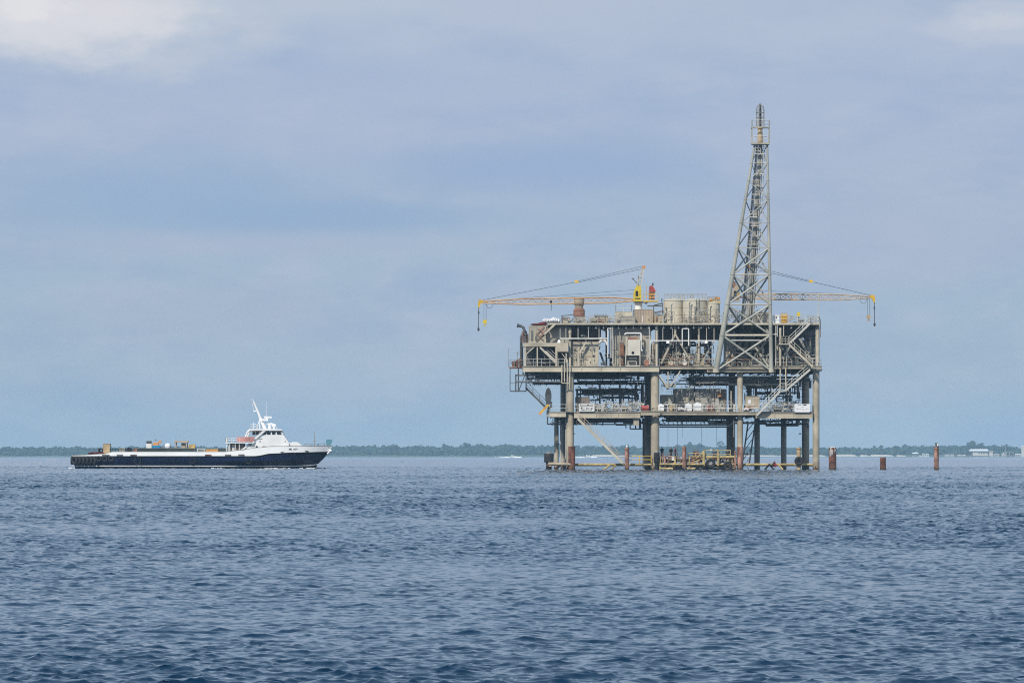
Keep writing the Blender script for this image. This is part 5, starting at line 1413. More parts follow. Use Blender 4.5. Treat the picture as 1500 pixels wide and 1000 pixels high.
tote(1016, 1027.5, 589, 602.4, .6, 'widest white tote tank, behind the white lower rail')
def drum(px, w, py0, py1, d, mat, label, group='drums on the decks', cat='drum', name='drum'):
    t = thing(name, label, cat, Wp(px, py1, d), group); r = w / 20; a = Wp(px, py1, d); h = Wp(px, py0, d).z - a.z
    mb = MB(); mb.lathe([(r * .96, 0), (r, .05), (r, h - .05), (r * .96, h), (r * .9, h - .02)], a, 20); mb.build('shell', mat, t, 45)
    mb = MB()
    for q in (.33, .66): mb.lathe([(r + .02, h * q - .03), (r + .02, h * q + .03)], a, 20)
    mb.tube((a.x + r * .5, a.y, a.z + h - .02), (a.x + r * .5, a.y, a.z + h + .05), .05, n=8); mb.build('hoop', mat, t, 45)
drum(983, 5.4, 594, 602.4, .9, 'tarp_tan', 'tan drum left of its twin, right of the rounded white tote'); drum(987.8, 4, 591, 602.4, 1.5, 'wall_tan', 'slightly taller tan drum behind the other tan one')
def bags(px0, px1, py0, py1, d, mat, label, seed, n_=5, name='bag_heap', group='heaps of white bags'):
    r_ = random.Random(seed); mb = MB(); a, b = Wp(px0, py1, d), Wp(px1, py0, d); h = b.z - a.z
    for i in range(n_):
        u = (i + .5) / n_; hh = h * (.62 + .38 * math.sin(math.pi * u)) * r_.uniform(.8, 1)
        mb.blob((a.x + (b.x - a.x) * u, 800 + d + r_.uniform(-.2, .4), a.z + hh * .48), (b.x - a.x) / n_ * .72, .8, hh * .52, .22, 12, 8, r_)
    return single(mb, name, mat, label, 'bags', Wp((px0 + px1) / 2, py1, d), group, 60)
bags(993, 1003.5, 595, 602.4, 1.2, 'tote_pink', 'low heap of pale pinkish bags between the tan drums and totes', 3)
bags(1089, 1097, 596, 602.4, .9, 'tote_pink', 'pale bundle on the lower deck left of the east stair foot', 4, 3)
bags(795, 803.5, 464.5, 473, 2, 'tarp_white', 'larger left white covered mound at the west end of the top deck', 5, 4, 'tarp_mound', None)
bags(803.5, 820, 463.8, 473, 2.4, 'tarp_white', 'right and longer white covered mound on the top deck', 6, 6, 'tarp_mound', None)
skid(1036, 1046, 602.4, .9, 'small coral red pump behind the lower rail right of the white totes', 11, ['rust_steel', 'red_paint', 'rust_pink', 'rust_pink'], 9)
drum(1052, 4, 593, 602.4, 1, 'beige_pale', 'pale drum right of the coral red pump'); drum(1076, 4, 592, 602.4, 1, 'pipe_pale', 'grey white drum against the third front leg')
t = thing('fuel_drum', 'red drum lying on its side on the platform corner by the second leg', 'drum', Wp(945, 602, -.2), 'drums on the decks')
mb = MB(); c0 = Wp(945, 597.6, .1); mb.tube((c0.x - .55, c0.y, c0.z), (c0.x + .55, c0.y, c0.z), .40, n=20); mb.build('shell', 'red_paint', t, 45)
mb = MB()
for s_ in (-.2, .2, -.53, .53): mb.tube((c0.x + s_ - .03, c0.y, c0.z), (c0.x + s_ + .03, c0.y, c0.z), .425, n=20)
mb.build('hoop', 'rust_pink', t, 45)
mb = MB(); mb.pbox(940, 950, 600.6, 601.6, -.3, .6); mb.build('cradle', 'rust_steel', t)
vessel('stand_pipe', 'slim cream standpipe behind the lower rail left of the third leg', 1071, 1.8, 575, 602.4, .8, 'beige_pale', None, True, 'standpipe')
# name boards
t = thing('name_board', 'white name board with dark lettering on the lower west rail', 'sign', Wp(859, 602, -.1))
mb = MB(); mb.pbox(848, 870.5, 591, 602.2, -.12, -.02); mb.build('panel', 'white_worn', t)
mb = MB()
for a_, b_ in (((848, 591, -.1), (870.5, 591, -.1)), ((848, 602.2, -.1), (870.5, 602.2, -.1)), ((848, 591, -.1), (848, 602.2, -.1)), ((870.5, 591, -.1), (870.5, 602.2, -.1))): mb.beam(Wp(*a_), Wp(*b_), .07)
mb.build('rim', 'pipe_pale', t)
for body, px, py, sz in (('ExxonMobil', 859.2, 593.6, .40), ('■ 3  Bud  gp', 859.4, 597.6, .34), ('Mobile Bay 76 Aux', 859.2, 600.5, .20)):
    p = Wp(px, py, -.12); text('lettering', body, 'letter_dark', t, (p.x, p.y - .006, p.z), sz)
t = thing('notice_board', 'white notice board with small dark marks near the east leg', 'sign', Wp(1175, 603, -.1))
mb = MB(); mb.pbox(1164, 1186.3, 591.6, 603.2, -.12, -.02); mb.build('panel', 'white_paint', t)
mb = MB()
for a_, b_ in (((1164, 591.6, -.1), (1186.3, 591.6, -.1)), ((1164, 603.2, -.1), (1186.3, 603.2, -.1)), ((1164, 591.6, -.1), (1164, 603.2, -.1)), ((1186.3, 591.6, -.1), (1186.3, 603.2, -.1))): mb.beam(Wp(*a_), Wp(*b_), .06)
mb.build('rim', 'white_worn', t)
mb = MB(); a, b, c0 = Wp(1174.5, 591.9, -.13), Wp(1183, 591.9, -.13), Wp(1179, 594.2, -.13)
mb.prism([(a.x, a.z), (c0.x, c0.z), (b.x, b.z)], a.y - .004, a.y + .008)
for x_, y_, w_, h_ in ((1168.5, 592.9, 5.5, .7), (1167, 598, 3, .7), (1170.4, 598.2, 6, .35), (1173.5, 596, 4, .35), (1177, 599.8, .9, 1.2), (1181, 598.4, 1.6, .5), (1183.5, 599, .7, .6), (1176.5, 597.2, .5, .5)):
    mb.pbox(x_, x_ + w_, y_, y_ + h_, -.128, -.118)
mb.build('mark', 'letter_dark', t)
# round shield and escape chute at the west end of the lower deck
t = thing('round_shield', 'dark oval shield standing edgewise at the west end of the lower deck', 'shield', Wp(803.5, 603, .3))
mb = MB(); c0 = Wp(803.2, 580.5, .3); n_ = 28
vs = [(c0.x + .47 * math.cos(2 * math.pi * i / n_), c0.y - .15 + .12 * math.cos(2 * math.pi * i / n_), c0.z + 1.28 * math.sin(2 * math.pi * i / n_)) for i in range(n_)]
vs += [(x, y + .22, z) for x, y, z in vs]; mb.add(vs, [tuple(reversed(range(n_))), tuple(range(n_, 2 * n_))] + [(i, (i + 1) % n_, n_ + (i + 1) % n_, n_ + i) for i in range(n_)])
mb.build('disc', 'pipe_dark', t)
mb = MB(); T(mb, (803, 592, .5), (803, 604, .5), .12); mb.pbox(800.6, 805, 601, 610, .3, 1.2); mb.pbox(805.5, 809, 588, 597, .6, 1.4); mb.build('stand', 'pipe_grey', t)
t = thing('davit_chute', 'bright yellow slanted chute sticking out west of the lower deck', 'chute', Wp(797, 602, -.2))
mb = MB(); mb.beam(Wp(790.5, 605.5, -.2), Wp(803.5, 592.5, -.2), .42, .30); mb.build('trough', 'yellow_paint', t)
mb = MB(); mb.beam(Wp(790, 606.5, -.2), Wp(792.3, 604.2, -.2), .5, .4); mb.beam(Wp(797, 599, -.2), Wp(799.4, 596.8, -.2), .46, .36); mb.build('collar', 'orange_paint', t)
mb = MB(); T(mb, (803, 594, -.1), (806, 600, .3), .07); mb.build('hinge', 'yellow_bright', t)

# ---- top deck
GT = 'plant on the top deck'
mb = MB(); r_ = random.Random(9); mb.blob(Wp(788.5, 475.4, 2.4), 1.15, 1.4, .22, .25, 14, 6, r_); mb.blob(Wp(794, 475, 2.4), .7, 1.0, .35, .3, 10, 6, r_)
single(mb, 'tarpaulin', 'maroon_cloth', 'dark red tarpaulin spilling over the louvred housing roof', 'tarpaulin', Wp(790, 477, 2.4), None, 50)
mb = MB()
for px, py, l_ in ((787, 478, 10), (791, 480, 12), (785, 486, 14)): T(mb, (px, py + l_, .6), (px + l_, py, .6), .07, 6); T(mb, (px, py + 2, .6), (px + l_ * .8, py + l_ * .9, .6), .07, 6)
single(mb, 'scaffold', 'rust_pink', 'reddish crossed scaffold bars leaning on the louvred housing', 'scaffold', Wp(790, 501, .7))
t = thing('exhaust_stack', 'rusty two stage exhaust stack with a grey square base', 'exhaust stack', Wp(848.5, 473, 3), GT)
a = Wp(848.3, 473, 3)
mb = MB(); mb.pbox(841, 858, 464.5, 473, 2, 5); mb.build('base', 'wall_grey', t)
mb = MB(); mb.lathe([(.80, .8), (.84, 1.0), (.84, 1.85), (.72, 2.1), (.62, 2.2)], a, 22); mb.build('lower_drum', 'brick_rust', t, 40)
mb = MB(); mb.lathe([(.60, 2.2), (.60, 2.5), (.74, 2.75), (.74, 3.55), (.70, 3.6)], a, 22); mb.build('upper_drum', 'wall_tan', t, 40)
mb = MB()
for z in (1.0, 1.8, 2.75, 3.5): mb.torus((a.x, a.y, a.z + z), .80 if z < 2 else .72, .06, 'z', 22, 6)
mb.build('band', 'rust_steel', t, 40)
module('plant_module', 'low pale unit box between the white mounds and the rusty stack', 'module', 824, 834, 464.8, 473, 2, 4, 'wall_beige', 'rust_steel', GT, vents=((825, 832, 466, 468),))
mb = MB(); T(mb, (822, 462.5, 2), (842, 460.5, 2), .07, 6); T(mb, (823, 473, 2), (823, 462, 2), .06, 6); T(mb, (834, 473, 2), (840, 466, 2), .09, 6); single(mb, 'vent_pipe', 'pipe_dark', 'thin dark pipe running level left of the rusty stack', 'pipe', Wp(831, 473, 2))
t = module('air_cooler', 'beige cooler box with a round fan ring on top', 'cooler', 865, 890, 465.5, 473, 1.6, 5, 'wall_tan', 'wall_beige', GT, seams=4, vents=((876, 882, 467, 472, 'brick_rust'),))
a = Wp(880, 465.3, 3.2); mb = MB(); mb.lathe([(1.0, 0), (1.05, .25), (.9, .3)], a, 22); mb.build('fan_ring', 'pipe_dark', t, 40)
mb = MB()
for k_ in range(9): mb.tube((a.x - .9 + k_ * .22, a.y - .4, a.z + .2), (a.x - .9 + k_ * .22, a.y - .4, a.z + .42), .06, n=6)
mb.build('fan_guard', 'pipe_dark', t)
module('plant_module', 'pale cream cabin with a railed roof left of the crane', 'module', 902, 925, 456.5, 473, 2.4, 6, 'beige_pale', 'beige_pale', GT, vents=((904, 909, 468, 472),), seams=2)
mb = MB(); mb.rail([Wp(902, 456.3, 2.6), Wp(925, 456.3, 2.6), Wp(925, 456.3, 6), Wp(902, 456.3, 6), Wp(902, 456.3, 2.6)], 1.0, 1.1, .035, (.5,)); single(mb, 'roof_railing', 'pipe_pale', 'pale handrail around the cream cabin roof', 'railing', Wp(913, 456, 3))
module('plant_module', 'low mauve grey unit in front of the cream cabin', 'module', 909, 930, 464, 473, 1.0, 2.2, 'wall_grey', 'pipe_grey', GT, seams=2)
module('plant_module', 'tan corrugated engine house under the yellow crane', 'module', 929, 956.5, 453.5, 473, 2, 8, 'ribbed_tan', 'wall_tan', GT, vents=((940.5, 942.5, 462, 472, 'tote_pink'),), doors=((946, 951, 463, 473, 'wall_tan'),))
module('plant_module', 'short ochre unit box between the engine house and the cream tanks', 'module', 959, 971, 461.5, 473, 1.6, 4, 'wall_tan', 'yellow_pale', GT, vents=((961, 963.4, 464, 471, 'rust_steel'),))
mb = MB(); T(mb, (948, 448, 3), (971, 448, 3), .09, 8); T(mb, (958, 447, 3), (971, 444, 3), .09, 8); T(mb, (957, 458, 3), (970, 456, 3), .12, 8); T(mb, (970.5, 444, 3), (970.5, 473, 3), .07, 8); T(mb, (957.5, 473, 3), (957.5, 447, 3), .07, 8); mb.pbox(968.8, 970.4, 437.5, 440.5, 2.8, 3.2); T(mb, (969.6, 440, 3), (969.6, 444.5, 3), .05, 6)
single(mb, 'pipe_rack', 'pipe_dark', 'dark pipe rack between the crane and the first cream tank', 'pipe rack', Wp(964, 473, 3))
def tank(px0, px1, py0, py1, d, label, seed, ladder=None, mat='tank_cream'):
    t = thing('storage_tank', label, 'tank', Wp((px0 + px1) / 2, py1, d), 'cream storage tanks on the top deck')
    a = Wp((px0 + px1) / 2, py1, d); r = (px1 - px0) / 20; h = Wp(px0, py0, d).z - a.z
    mb = MB(); mb.lathe([(r, 0), (r, h), (r + .06, h), (r + .06, h + .06), (r, h + .07), (r * .55, h + .30), (.12, h + .42)], a, 36); mb.build('shell', mat, t, 30)
    mb = MB()
    for q in (.36, .68): mb.lathe([(r + .02, h * q), (r + .02, h * q + .05)], a, 36)
    mb.build('weld_band', 'beige_steel', t, 30)
    mb = MB(); r_ = random.Random(seed)
    for k_ in range(5):
        an_ = r_.uniform(0, 6.28); q = r * r_.uniform(.1, .8); mb.tube((a.x + q * math.cos(an_), a.y + q * math.sin(an_), a.z + h + .1), (a.x + q * math.cos(an_), a.y + q * math.sin(an_), a.z + h + r_.uniform(.5, 1.1)), .06, n=8)
    for k_ in range(14):
        an_ = 2 * math.pi * k_ / 14; p = Vector((a.x + r * .96 * math.cos(an_), a.y + r * .96 * math.sin(an_), a.z + h + .05)); mb.tube(p, p + Vector((0, 0, .9)), .02, n=5)
    mb.torus((a.x, a.y, a.z + h + .95), r * .96, .022, 'z', 28, 5)
    mb.build('roof_fittings', 'beige_steel', t)
    if ladder:
        mb = MB(); x = Wp(ladder, 0, d).x; y = a.y - math.sqrt(max(.01, r * r - (x - a.x) ** 2)) - .1
        for s_ in (-.22, .22): mb.tube((x + s_, y, a.z), (x + s_, y, a.z + h + .3), .035, n=6)
        for k_ in range(14): mb.tube((x - .22, y, a.z + h * k_ / 14), (x + .22, y, a.z + h * k_ / 14), .025, n=5)
        mb.build('ladder', 'grey_dark', t)
tank(972, 1002, 440.5, 473, 5.4, 'leftmost broad cream storage tank with a low cone roof', 1)
tank(1000, 1036, 440.5, 473, 3.6, 'broad cream storage tank with a dark ladder, in front of the leftmost tank', 2, 1021.5)
tank(1035.5, 1054.5, 444.5, 473, 3.2, 'narrow cream storage tank nearest the lattice tower', 3)
for px, a_, lb in ((983.5, 446, 'thin riser pipe in front of the leftmost cream tank'), (1010, 443, 'thin riser pipe left of the dark tank ladder'), (1018, 449, 'thin riser pipe hard against the dark tank ladder'), (1036.5, 441, 'thin riser pipe in the gap before the narrow cream tank'), (1049, 452, 'thin riser pipe before the narrow cream tank')):
    mb = MB(); mb.path([Wp(px, 473, 1.4), Wp(px, a_, 1.4), Wp(px + 2.5, a_ - 1, 1.4)], .09, 8); mb.torus(Wp(px, 466, 1.3), .22, .05, 'y', 14, 6); single(mb, 'riser_pipe', 'pipe_grey', lb, 'pipe', Wp(px, 473, 1.4), 'risers before the cream tanks', 40)
t = thing('tank_top_gear', 'orange lattice gear lying across the narrow cream tank top', 'gear', Wp(1045, 444, 3.2))
mb = MB()
for k_ in range(8):
    T(mb, (1036 + k_ * 2.4, 443.5 - (k_ % 2) * 4, 2.7), (1038.4 + k_ * 2.4, 443.5 - ((k_ + 1) % 2) * 4, 2.7), .09, 6)
mb.build('lattice', 'yellow_pale', t)
mb = MB(); T(mb, (1035.5, 443.6, 2.7), (1055.5, 443.6, 2.7), .12, 6); T(mb, (1037, 439.4, 2.7), (1055, 437.6, 2.7), .1, 6); mb.build('chord', 'yellow_pale', t)
mb = MB(); mb.pbox(1047, 1054, 434.8, 438, 2.5, 3.2); mb.pbox(1040, 1043, 437, 440, 2.5, 3); mb.build('block', 'orange_paint', t)
module('white_locker', 'white locker with a dark emblem right of the tower on the top deck', 'locker', 1133.8, 1141, 461.5, 472.8, 1, 2, 'white_paint', 'white_paint', None, vents=((1136.2, 1138.2, 463.6, 466.2),))
for k_, (px, lb) in enumerate(((1145.6, 'left one of the three orange gas cylinders by the white locker'), (1148.6, 'middle one of the three orange gas cylinders by the white locker'), (1151.6, 'right one of the three orange gas cylinders by the white locker'))):
    t = thing('gas_cylinder', lb, 'gas cylinder', Wp(px, 473, 1.4), 'orange gas cylinders'); a = Wp(px, 473, 1.4)
    mb = MB(); mb.lathe([(.14, 0), (.145, .05), (.145, 1.15), (.10, 1.3), (.05, 1.36)], a, 16); mb.build('body', 'yellow_paint', t, 45)
    mb = MB(); mb.lathe([(.05, 1.34), (.05, 1.5)], a, 10); mb.build('valve', 'pipe_dark', t)
mb = MB()
for z in (463, 468): mb.beam(Wp(1143.6, z, 1.2), Wp(1153.6, z, 1.2), .05)
for px in (1143.6, 1153.6): mb.beam(Wp(px, 473, 1.2), Wp(px, 459, 1.2), .06)
single(mb, 'cylinder_rack', 'orange_paint', 'thin frame holding the three orange gas cylinders', 'rack', Wp(1148.6, 473, 1.3))
t = thing('life_buoy_box', 'yellow box on a post behind the east top railing', 'box', Wp(1169.6, 473, 2)); mb = MB(); mb.pbox(1167.4, 1172.2, 457.5, 463.4, 1.8, 2.3); mb.build('box', 'yellow_bright', t); mb = MB(); T(mb, (1169.8, 473, 2.05), (1169.8, 463, 2.05), .06); mb.build('post', 'pipe_grey', t)
module('plant_module', 'pale cabin seen through the tower on the top deck', 'module', 1106, 1126, 457.5, 472.5, 8, 12, 'beige_pale', 'pipe_grey', GT, vents=((1108, 1113, 463, 469), (1120, 1126, 461, 463)))
mb = MB(); T(mb, (1198.6, 473, .6), (1198.6, 434.5, .6), .06, 8); T(mb, (1198.6, 473, .6), (1198.6, 458, .6), .12, 8); mb.pbox(1197.6, 1199.6, 432, 434.6, .5, .8); single(mb, 'antenna_mast', 'pipe_pale', 'slim antenna mast at the east corner of the top deck', 'mast', Wp(1198.6, 473, .6))
mb = MB(); mb.path([Wp(*q) for q in ((1201.8, 494, .6), (1201.8, 468, .6), (1200, 465, .6))], .05, 6); single(mb, 'drop_hose', 'rust_steel', 'rusty hose hanging down the east corner of the top deck', 'hose', Wp(1201.8, 480, .6))

# ---- cranes
def crane(lab, base, tip, mast, cabpx, d, mirror, boomcol, key):
    """pedestal, cab, A frame, lattice boom, pendant lines, head with two hoist lines"""
    t = thing('crane', lab, 'crane', Wp(base[0], 453 if key == 'w' else 473, d), 'pedestal cranes on the top deck')
    bx, by = base; tx, ty = tip; s_ = mirror
    ped = MB()
    if key == 'w': T(ped, (935, 453.5, d), (935, 442, d), .55, 18); ped.lathe([(.7, 0), (.7, .25)], Wp(935, 444, d), 20)
    else: T(ped, (1098.5, 473, d), (1098.5, 449, d), .42, 18); ped.lathe([(.6, 0), (.6, .3)], Wp(1098.5, 450, d), 20)
    ped.build('pedestal', 'white_worn' if key == 'w' else 'wall_tan', t, 40)
    p, q = Wp(bx, by, d), Wp(tx, ty, d)
    n_ = 22; L = (q - p); hw = .42
    def dep(u): return .42 * min(1, .25 + u * 5) * min(1, .3 + (1 - u) * 2.8)
    secs = []
    for i in range(n_ + 1):
        u = i / n_; c0 = p + L * u; h = dep(u); w_ = hw * min(1, .35 + (1 - u) * 2.5)
        secs.append([c0 + Vector((0, -w_, h)), c0 + Vector((0, w_, h)), c0 + Vector((0, w_, -h)), c0 + Vector((0, -w_, -h))])
    split_ = int(n_ * (.42 if key == 'e' else .86))
    for nm, i0, i1, mt in (('boom', 0, split_, boomcol[0]), ('boom', split_, n_, boomcol[1])):
        mb = MB()
        for i in range(i0, i1):
            a, b = secs[i], secs[i + 1]
            for k_ in range(4):
                mb.tube(a[k_], b[k_], .09, n=6)
                mb.tube(a[k_] if i % 2 else b[k_], b[(k_ + 1) % 4] if i % 2 else a[(k_ + 1) % 4], .04, n=5)
                mb.tube(a[k_], a[(k_ + 1) % 4], .035, n=5)
        mb.build(nm, mt, t, 40)
    # head
    mb = MB(); hx = tx; y0 = ty
    poly = [(hx, y0 - 3.2), (hx + s_ * 6.5, y0 - 3.6), (hx + s_ * 7.8, y0 + 1.5), (hx + s_ * 7.6, y0 + 8), (hx + s_ * 5.2, y0 + 7), (hx + s_ * 3.2, y0 + 1.5), (hx, y0 + 1.2)]
    pts = [(Wp(a, b, d).x, Wp(a, b, d).z) for a, b in poly]
    if s_ > 0: pts.reverse()
    mb.prism(pts, 800 + d - .28, 800 + d + .28); mb.build('boom_head', 'yellow_paint', t)
    mb = MB(); x1 = hx + s_ * 6.7; mb.path([Wp(x1, y0 + 7, d), Wp(x1 + s_ * .4, y0 + 38, d)], .05, 6); c0 = Wp(x1 + s_ * .4, y0 + 39.5, d); mb.lathe([(.05, -.3), (.16, -.1), (.16, .12), (.06, .3)], c0, 12); T(mb, (x1, y0 + 14, d), (x1, y0 + 17, d), .11, 8); mb.build('whip_line', 'cable', t)
    mb = MB(); x2 = hx - s_ * 2
    T(mb, (x2 - 1.2, y0, d), (x2 - 1.2, y0 + 27, d), .022, 5); T(mb, (x2 + 2, y0, d), (x2 + 2, y0 + 27, d), .03, 5); mb.build('hoist_line', 'cable', t)
    mb = MB(); c0 = Wp(x2 + .3, y0 + 28.5, d); mb.tube(c0 - Vector((0, .12, 0)), c0 + Vector((0, .12, 0)), .31, n=18); mb.torus(c0 - Vector((0, 0, .5)), .14, .05, 'y', 14, 6); mb.build('hook_block', 'yellow_bright' if key == 'w' else 'tarp_tan', t, 40)
    mb = MB(); mb.path([Wp(hx - s_ * 4, y0 + 2, d), Wp(hx - s_ * 7, y0 + 9, d), Wp(hx - s_ * 12, y0 + 8, d), Wp(hx - s_ * 15, y0 + 2, d)], .025, 5); mb.build('slack_line', 'cable', t)
    # mast
    mx, my = mast
    mb = MB()
    for off in (-.45, .45):
        mb.beam(Wp(cabpx - 3, 421, d) + Vector((0, off, 0)), Wp(mx, my, d) + Vector((0, off * .4, 0)), .14); mb.beam(Wp(cabpx + 3.5, 421, d) + Vector((0, off, 0)), Wp(mx + .8, my, d) + Vector((0, off * .4, 0)), .14)
    for k_ in range(5):
        u = .1 + k_ * .19; mb.beam(Wp(cabpx - 3, 421, d).lerp(Wp(mx, my, d), u), Wp(cabpx + 3.5, 421, d).lerp(Wp(mx + .8, my, d), u), .08)
    mb.build('mast', 'beige_pale', t)
    mb = MB(); c0 = Wp(mx + .6, my, d); mb.box(c0.x - .2, c0.x + .24, c0.y - .3, c0.y + .3, c0.z - .25, c0.z + .2); mb.build('mast_head', 'orange_paint', t)
    blk = Wp(845, 413, d) if key == 'w' else Wp(1188.5, 412.5, d)
    top_ = Wp(mx, my, d); tipv = Wp(tx - s_ * -1.5, ty - 3, d)
    mb = MB()
    for off in (-.2, .2):
        mb.tube(top_ + Vector((0, off, .12)), blk + Vector((0, off, .08)), .02, n=5); mb.tube(top_ + Vector((0, off, -.25)), blk + Vector((0, off, -.08)), .024, n=5); mb.tube(blk + Vector((0, off, 0)), tipv + Vector((0, off, 0)), .024, n=5)
    mb.tube(Wp(cabpx, 424, d), Wp(hx - s_ * 45, y0 - 5, d), .022, n=5); mb.tube(Wp(cabpx, 430, d), Wp(hx - s_ * 70, y0 - 4.5, d), .022, n=5)
    mb.build('pendant_line', 'cable', t)
    mb = MB(); mb.box(blk.x - .35, blk.x + .3, blk.y - .25, blk.y + .25, blk.z - .12, blk.z + .12); mb.tube(blk + Vector((-.1, -.27, .12)), blk + Vector((-.1, .27, .12)), .2, n=12); mb.build('spreader_block', 'yellow_paint', t)
    # cab and slewing house
    mb = MB()
    cpoly = [(cabpx - 7, 441.5), (cabpx - 7.4, 430), (cabpx - 4.4, 421.5), (cabpx - 2, 418.6), (cabpx + 3, 419), (cabpx + 4.2, 424), (cabpx + 4.4, 441.5)]
    cp = [(Wp(a, b, d).x, Wp(a, b, d).z) for a, b in cpoly]; mb.prism(cp, 800 + d - 1.1, 800 + d + .6)
    cab = mb.build('cab', 'yellow_bright' if key == 'w' else 'wall_tan', t)
    mb = MB(); mb.pbox(cabpx - 4, cabpx - .4, 426, 433.5, d - 1.16, d - 1.08); mb.build('window', 'dark_glass', cab)
    mb = MB(); mb.pbox(cabpx + 1, cabpx + 2.6, 425, 432, d - 1.16, d - 1.08); mb.build('door', 'yellow_paint', cab)
    mb = MB(); mb.pbox(cabpx - 5, cabpx + 2.6, 436.3, 437.4, d - 1.2, d - 1.08); mb.build('handrail', 'pipe_dark', cab)
    return t
CW = crane('west crane with a bright yellow cab and long orange boom reaching left', (931, 439.2), (708, 442.5), (942.3, 391), 935, 5.0, -1, ('boom_ochre', 'boom_ochre'), 'w')
mb = MB(); mb.pbox(942, 964, 440.3, 442, 4, 6.2); o = mb.build('platform', 'yellow_paint', CW)
mb = MB(); mb.pbox(950.5, 959, 427, 438.5, 4.4, 5.8); o = mb.build('engine_house', 'orange_paint', CW)
mb = MB()
for py in (428.5, 432.5, 436.3): mb.pbox(951, 958.6, py, py + 1.1, 4.32, 4.42)
mb.build('louvre', 'pipe_dark', o)
mb = MB(); a, b = Wp(951, 427, 5), Wp(960, 418, 5); mb.prism([(a.x, a.z), (a.x + .5, a.z), (b.x, a.z - .1), (b.x, a.z + .2), (a.x + .45, b.z), (a.x, b.z - .15)], 804.3, 805.9); mb.build('red_cover', 'red_paint', CW)
mb = MB(); T(mb, (956.2, 418, 5), (956.2, 414.5, 5), .12, 10); mb.build('exhaust', 'pipe_dark', CW)
mb = MB(); mb.rail([Wp(942.5, 440.3, 4.1), Wp(964, 440.3, 4.1)], 1.0, .9, .035, (.5,)); mb.rail([Wp(947, 440, 4.3), Wp(947, 440, 6)], 2.2, .8, .03, (1.1,)); mb.build('railing', 'yellow_paint', CW)
mb = MB(); T(mb, (934, 416, 5), (927.5, 408.5, 5), .06, 6); mb.pbox(925.5, 928.5, 407.3, 409.2, 4.8, 5.2); T(mb, (934.5, 421, 5), (935.5, 404, 5), .05, 6); mb.build('lamp_arm', 'pipe_dark', CW)
mb = MB(); T(mb, (807.2, 440, 5), (807.2, 445, 5), .14, 8); T(mb, (807.4, 445, 5), (807.4, 455, 5), .045, 6); mb.pbox(805.6, 808.8, 440.5, 443, 4.9, 5.2); mb.build('auxiliary_hook', 'pipe_dark', CW)
mb = MB(); mb.beam(Wp(944, 442, 5), Wp(946.5, 445, 5), .15); mb.beam(Wp(949, 442, 5), Wp(946.5, 445, 5), .15); mb.pbox(931, 946, 442, 443, 4, 6); mb.build('slew_frame', 'pipe_dark', CW)
CE = crane('east crane half hidden behind the lattice tower, its boom reaching right', (1094, 434.5), (1274, 435.5), (1096, 390), 1079, 13.0, 1, ('boom_ochre', 'boom_pale'), 'e')
mb = MB(); mb.pbox(1068, 1104, 434, 435.8, 12, 14); mb.build('platform', 'rust_steel', CE)
mb = MB(); mb.pbox(1071, 1076, 416, 421, 12.4, 13.4); T(mb, (1075.5, 420, 12.2), (1075.5, 412.5, 12.2), .2, 10); mb.build('engine_house', 'rust_steel', CE)
mb = MB(); mb.pbox(1095.8, 1100.8, 436, 449, 12.4, 13.4); mb.build('slew_house', 'yellow_paint', CE)

# ---- flare tower on the front edge
FT = thing('flare_tower', 'tall tapering grey lattice flare tower rising from the front of the platform', 'tower', Wp(1090, 543, 1.5))
LV = [543, 491, 446, 402, 363, 326, 292.5, 264.5, 239, 212]
def fl_l(py): return 1049 + (1105.5 - 1049) * (543 - py) / (543 - 212)
def fl_r(py): return 1129.8 + (1124 - 1129.8) * (543 - py) / (543 - 212)
def fl_c(py): return 1091 + (1113.5 - 1091) * (543 - py) / (543 - 212)
def dF(py): return -.55 + 2.0 * (543 - py) / 331.0
def dB(py): return 6.2 - 3.8 * (543 - py) / 331.0
def LEG(f, dd, py): return Wp(f(py), py, dd(py))
for f, dd, r0, r1 in ((fl_l, dF, .43, .16), (fl_r, dF, .31, .14), (fl_c, dB, .33, .14)):
    mb = MB()
    for a, b in zip(LV, LV[1:]):
        k0, k1 = (543 - a) / 331, (543 - b) / 331
        mb.tube(LEG(f, dd, a), LEG(f, dd, b), r0 + (r1 - r0) * k0, r0 + (r1 - r0) * k1, 14)
        c0 = LEG(f, dd, b); rr = r0 + (r1 - r0) * k1; mb.tube(c0 - Vector((0, 0, .06)), c0 + Vector((0, 0, .06)), rr + .05, n=14)
    o = mb.build('leg', 'grey_steel', FT, 40)
for f in (fl_l, fl_r):
    mb = MB(); c0 = LEG(f, dF, 543); mb.tube(c0 + Vector((0, 0, -.25)), c0 + Vector((0, 0, .25)), .5 if f is fl_l else .38, n=14)
    mb.build('foot', 'beige_pale', FT, 40)
for k_, (a, b) in enumerate(zip(LV, LV[1:])):
    rr = max(.055, .16 - .016 * k_)
    faces = ((fl_l, dF, fl_r, dF), (fl_r, dF, fl_c, dB), (fl_c, dB, fl_l, dF))
    for fi, (f1, d1, f2, d2) in enumerate(faces):
        mb = MB()
        if k_ < 4 or fi == 1: mb.tube(LEG(f1, d1, a), LEG(f2, d2, b), rr, n=8); mb.tube(LEG(f2, d2, a), LEG(f1, d1, b), rr, n=8)
        elif k_ % 2: mb.tube(LEG(f1, d1, a), LEG(f2, d2, b), rr, n=8)
        else: mb.tube(LEG(f2, d2, a), LEG(f1, d1, b), rr, n=8)
        mb.build('diagonal_brace', 'grey_steel', FT, 40)
        if k_ > 0:
            mb = MB(); mb.tube(LEG(f1, d1, a), LEG(f2, d2, a), rr * (1.15 if k_ == 1 else .75), n=8); mb.build('horizontal_brace', 'beige_pale' if fi == 0 else 'grey_steel', FT, 40)
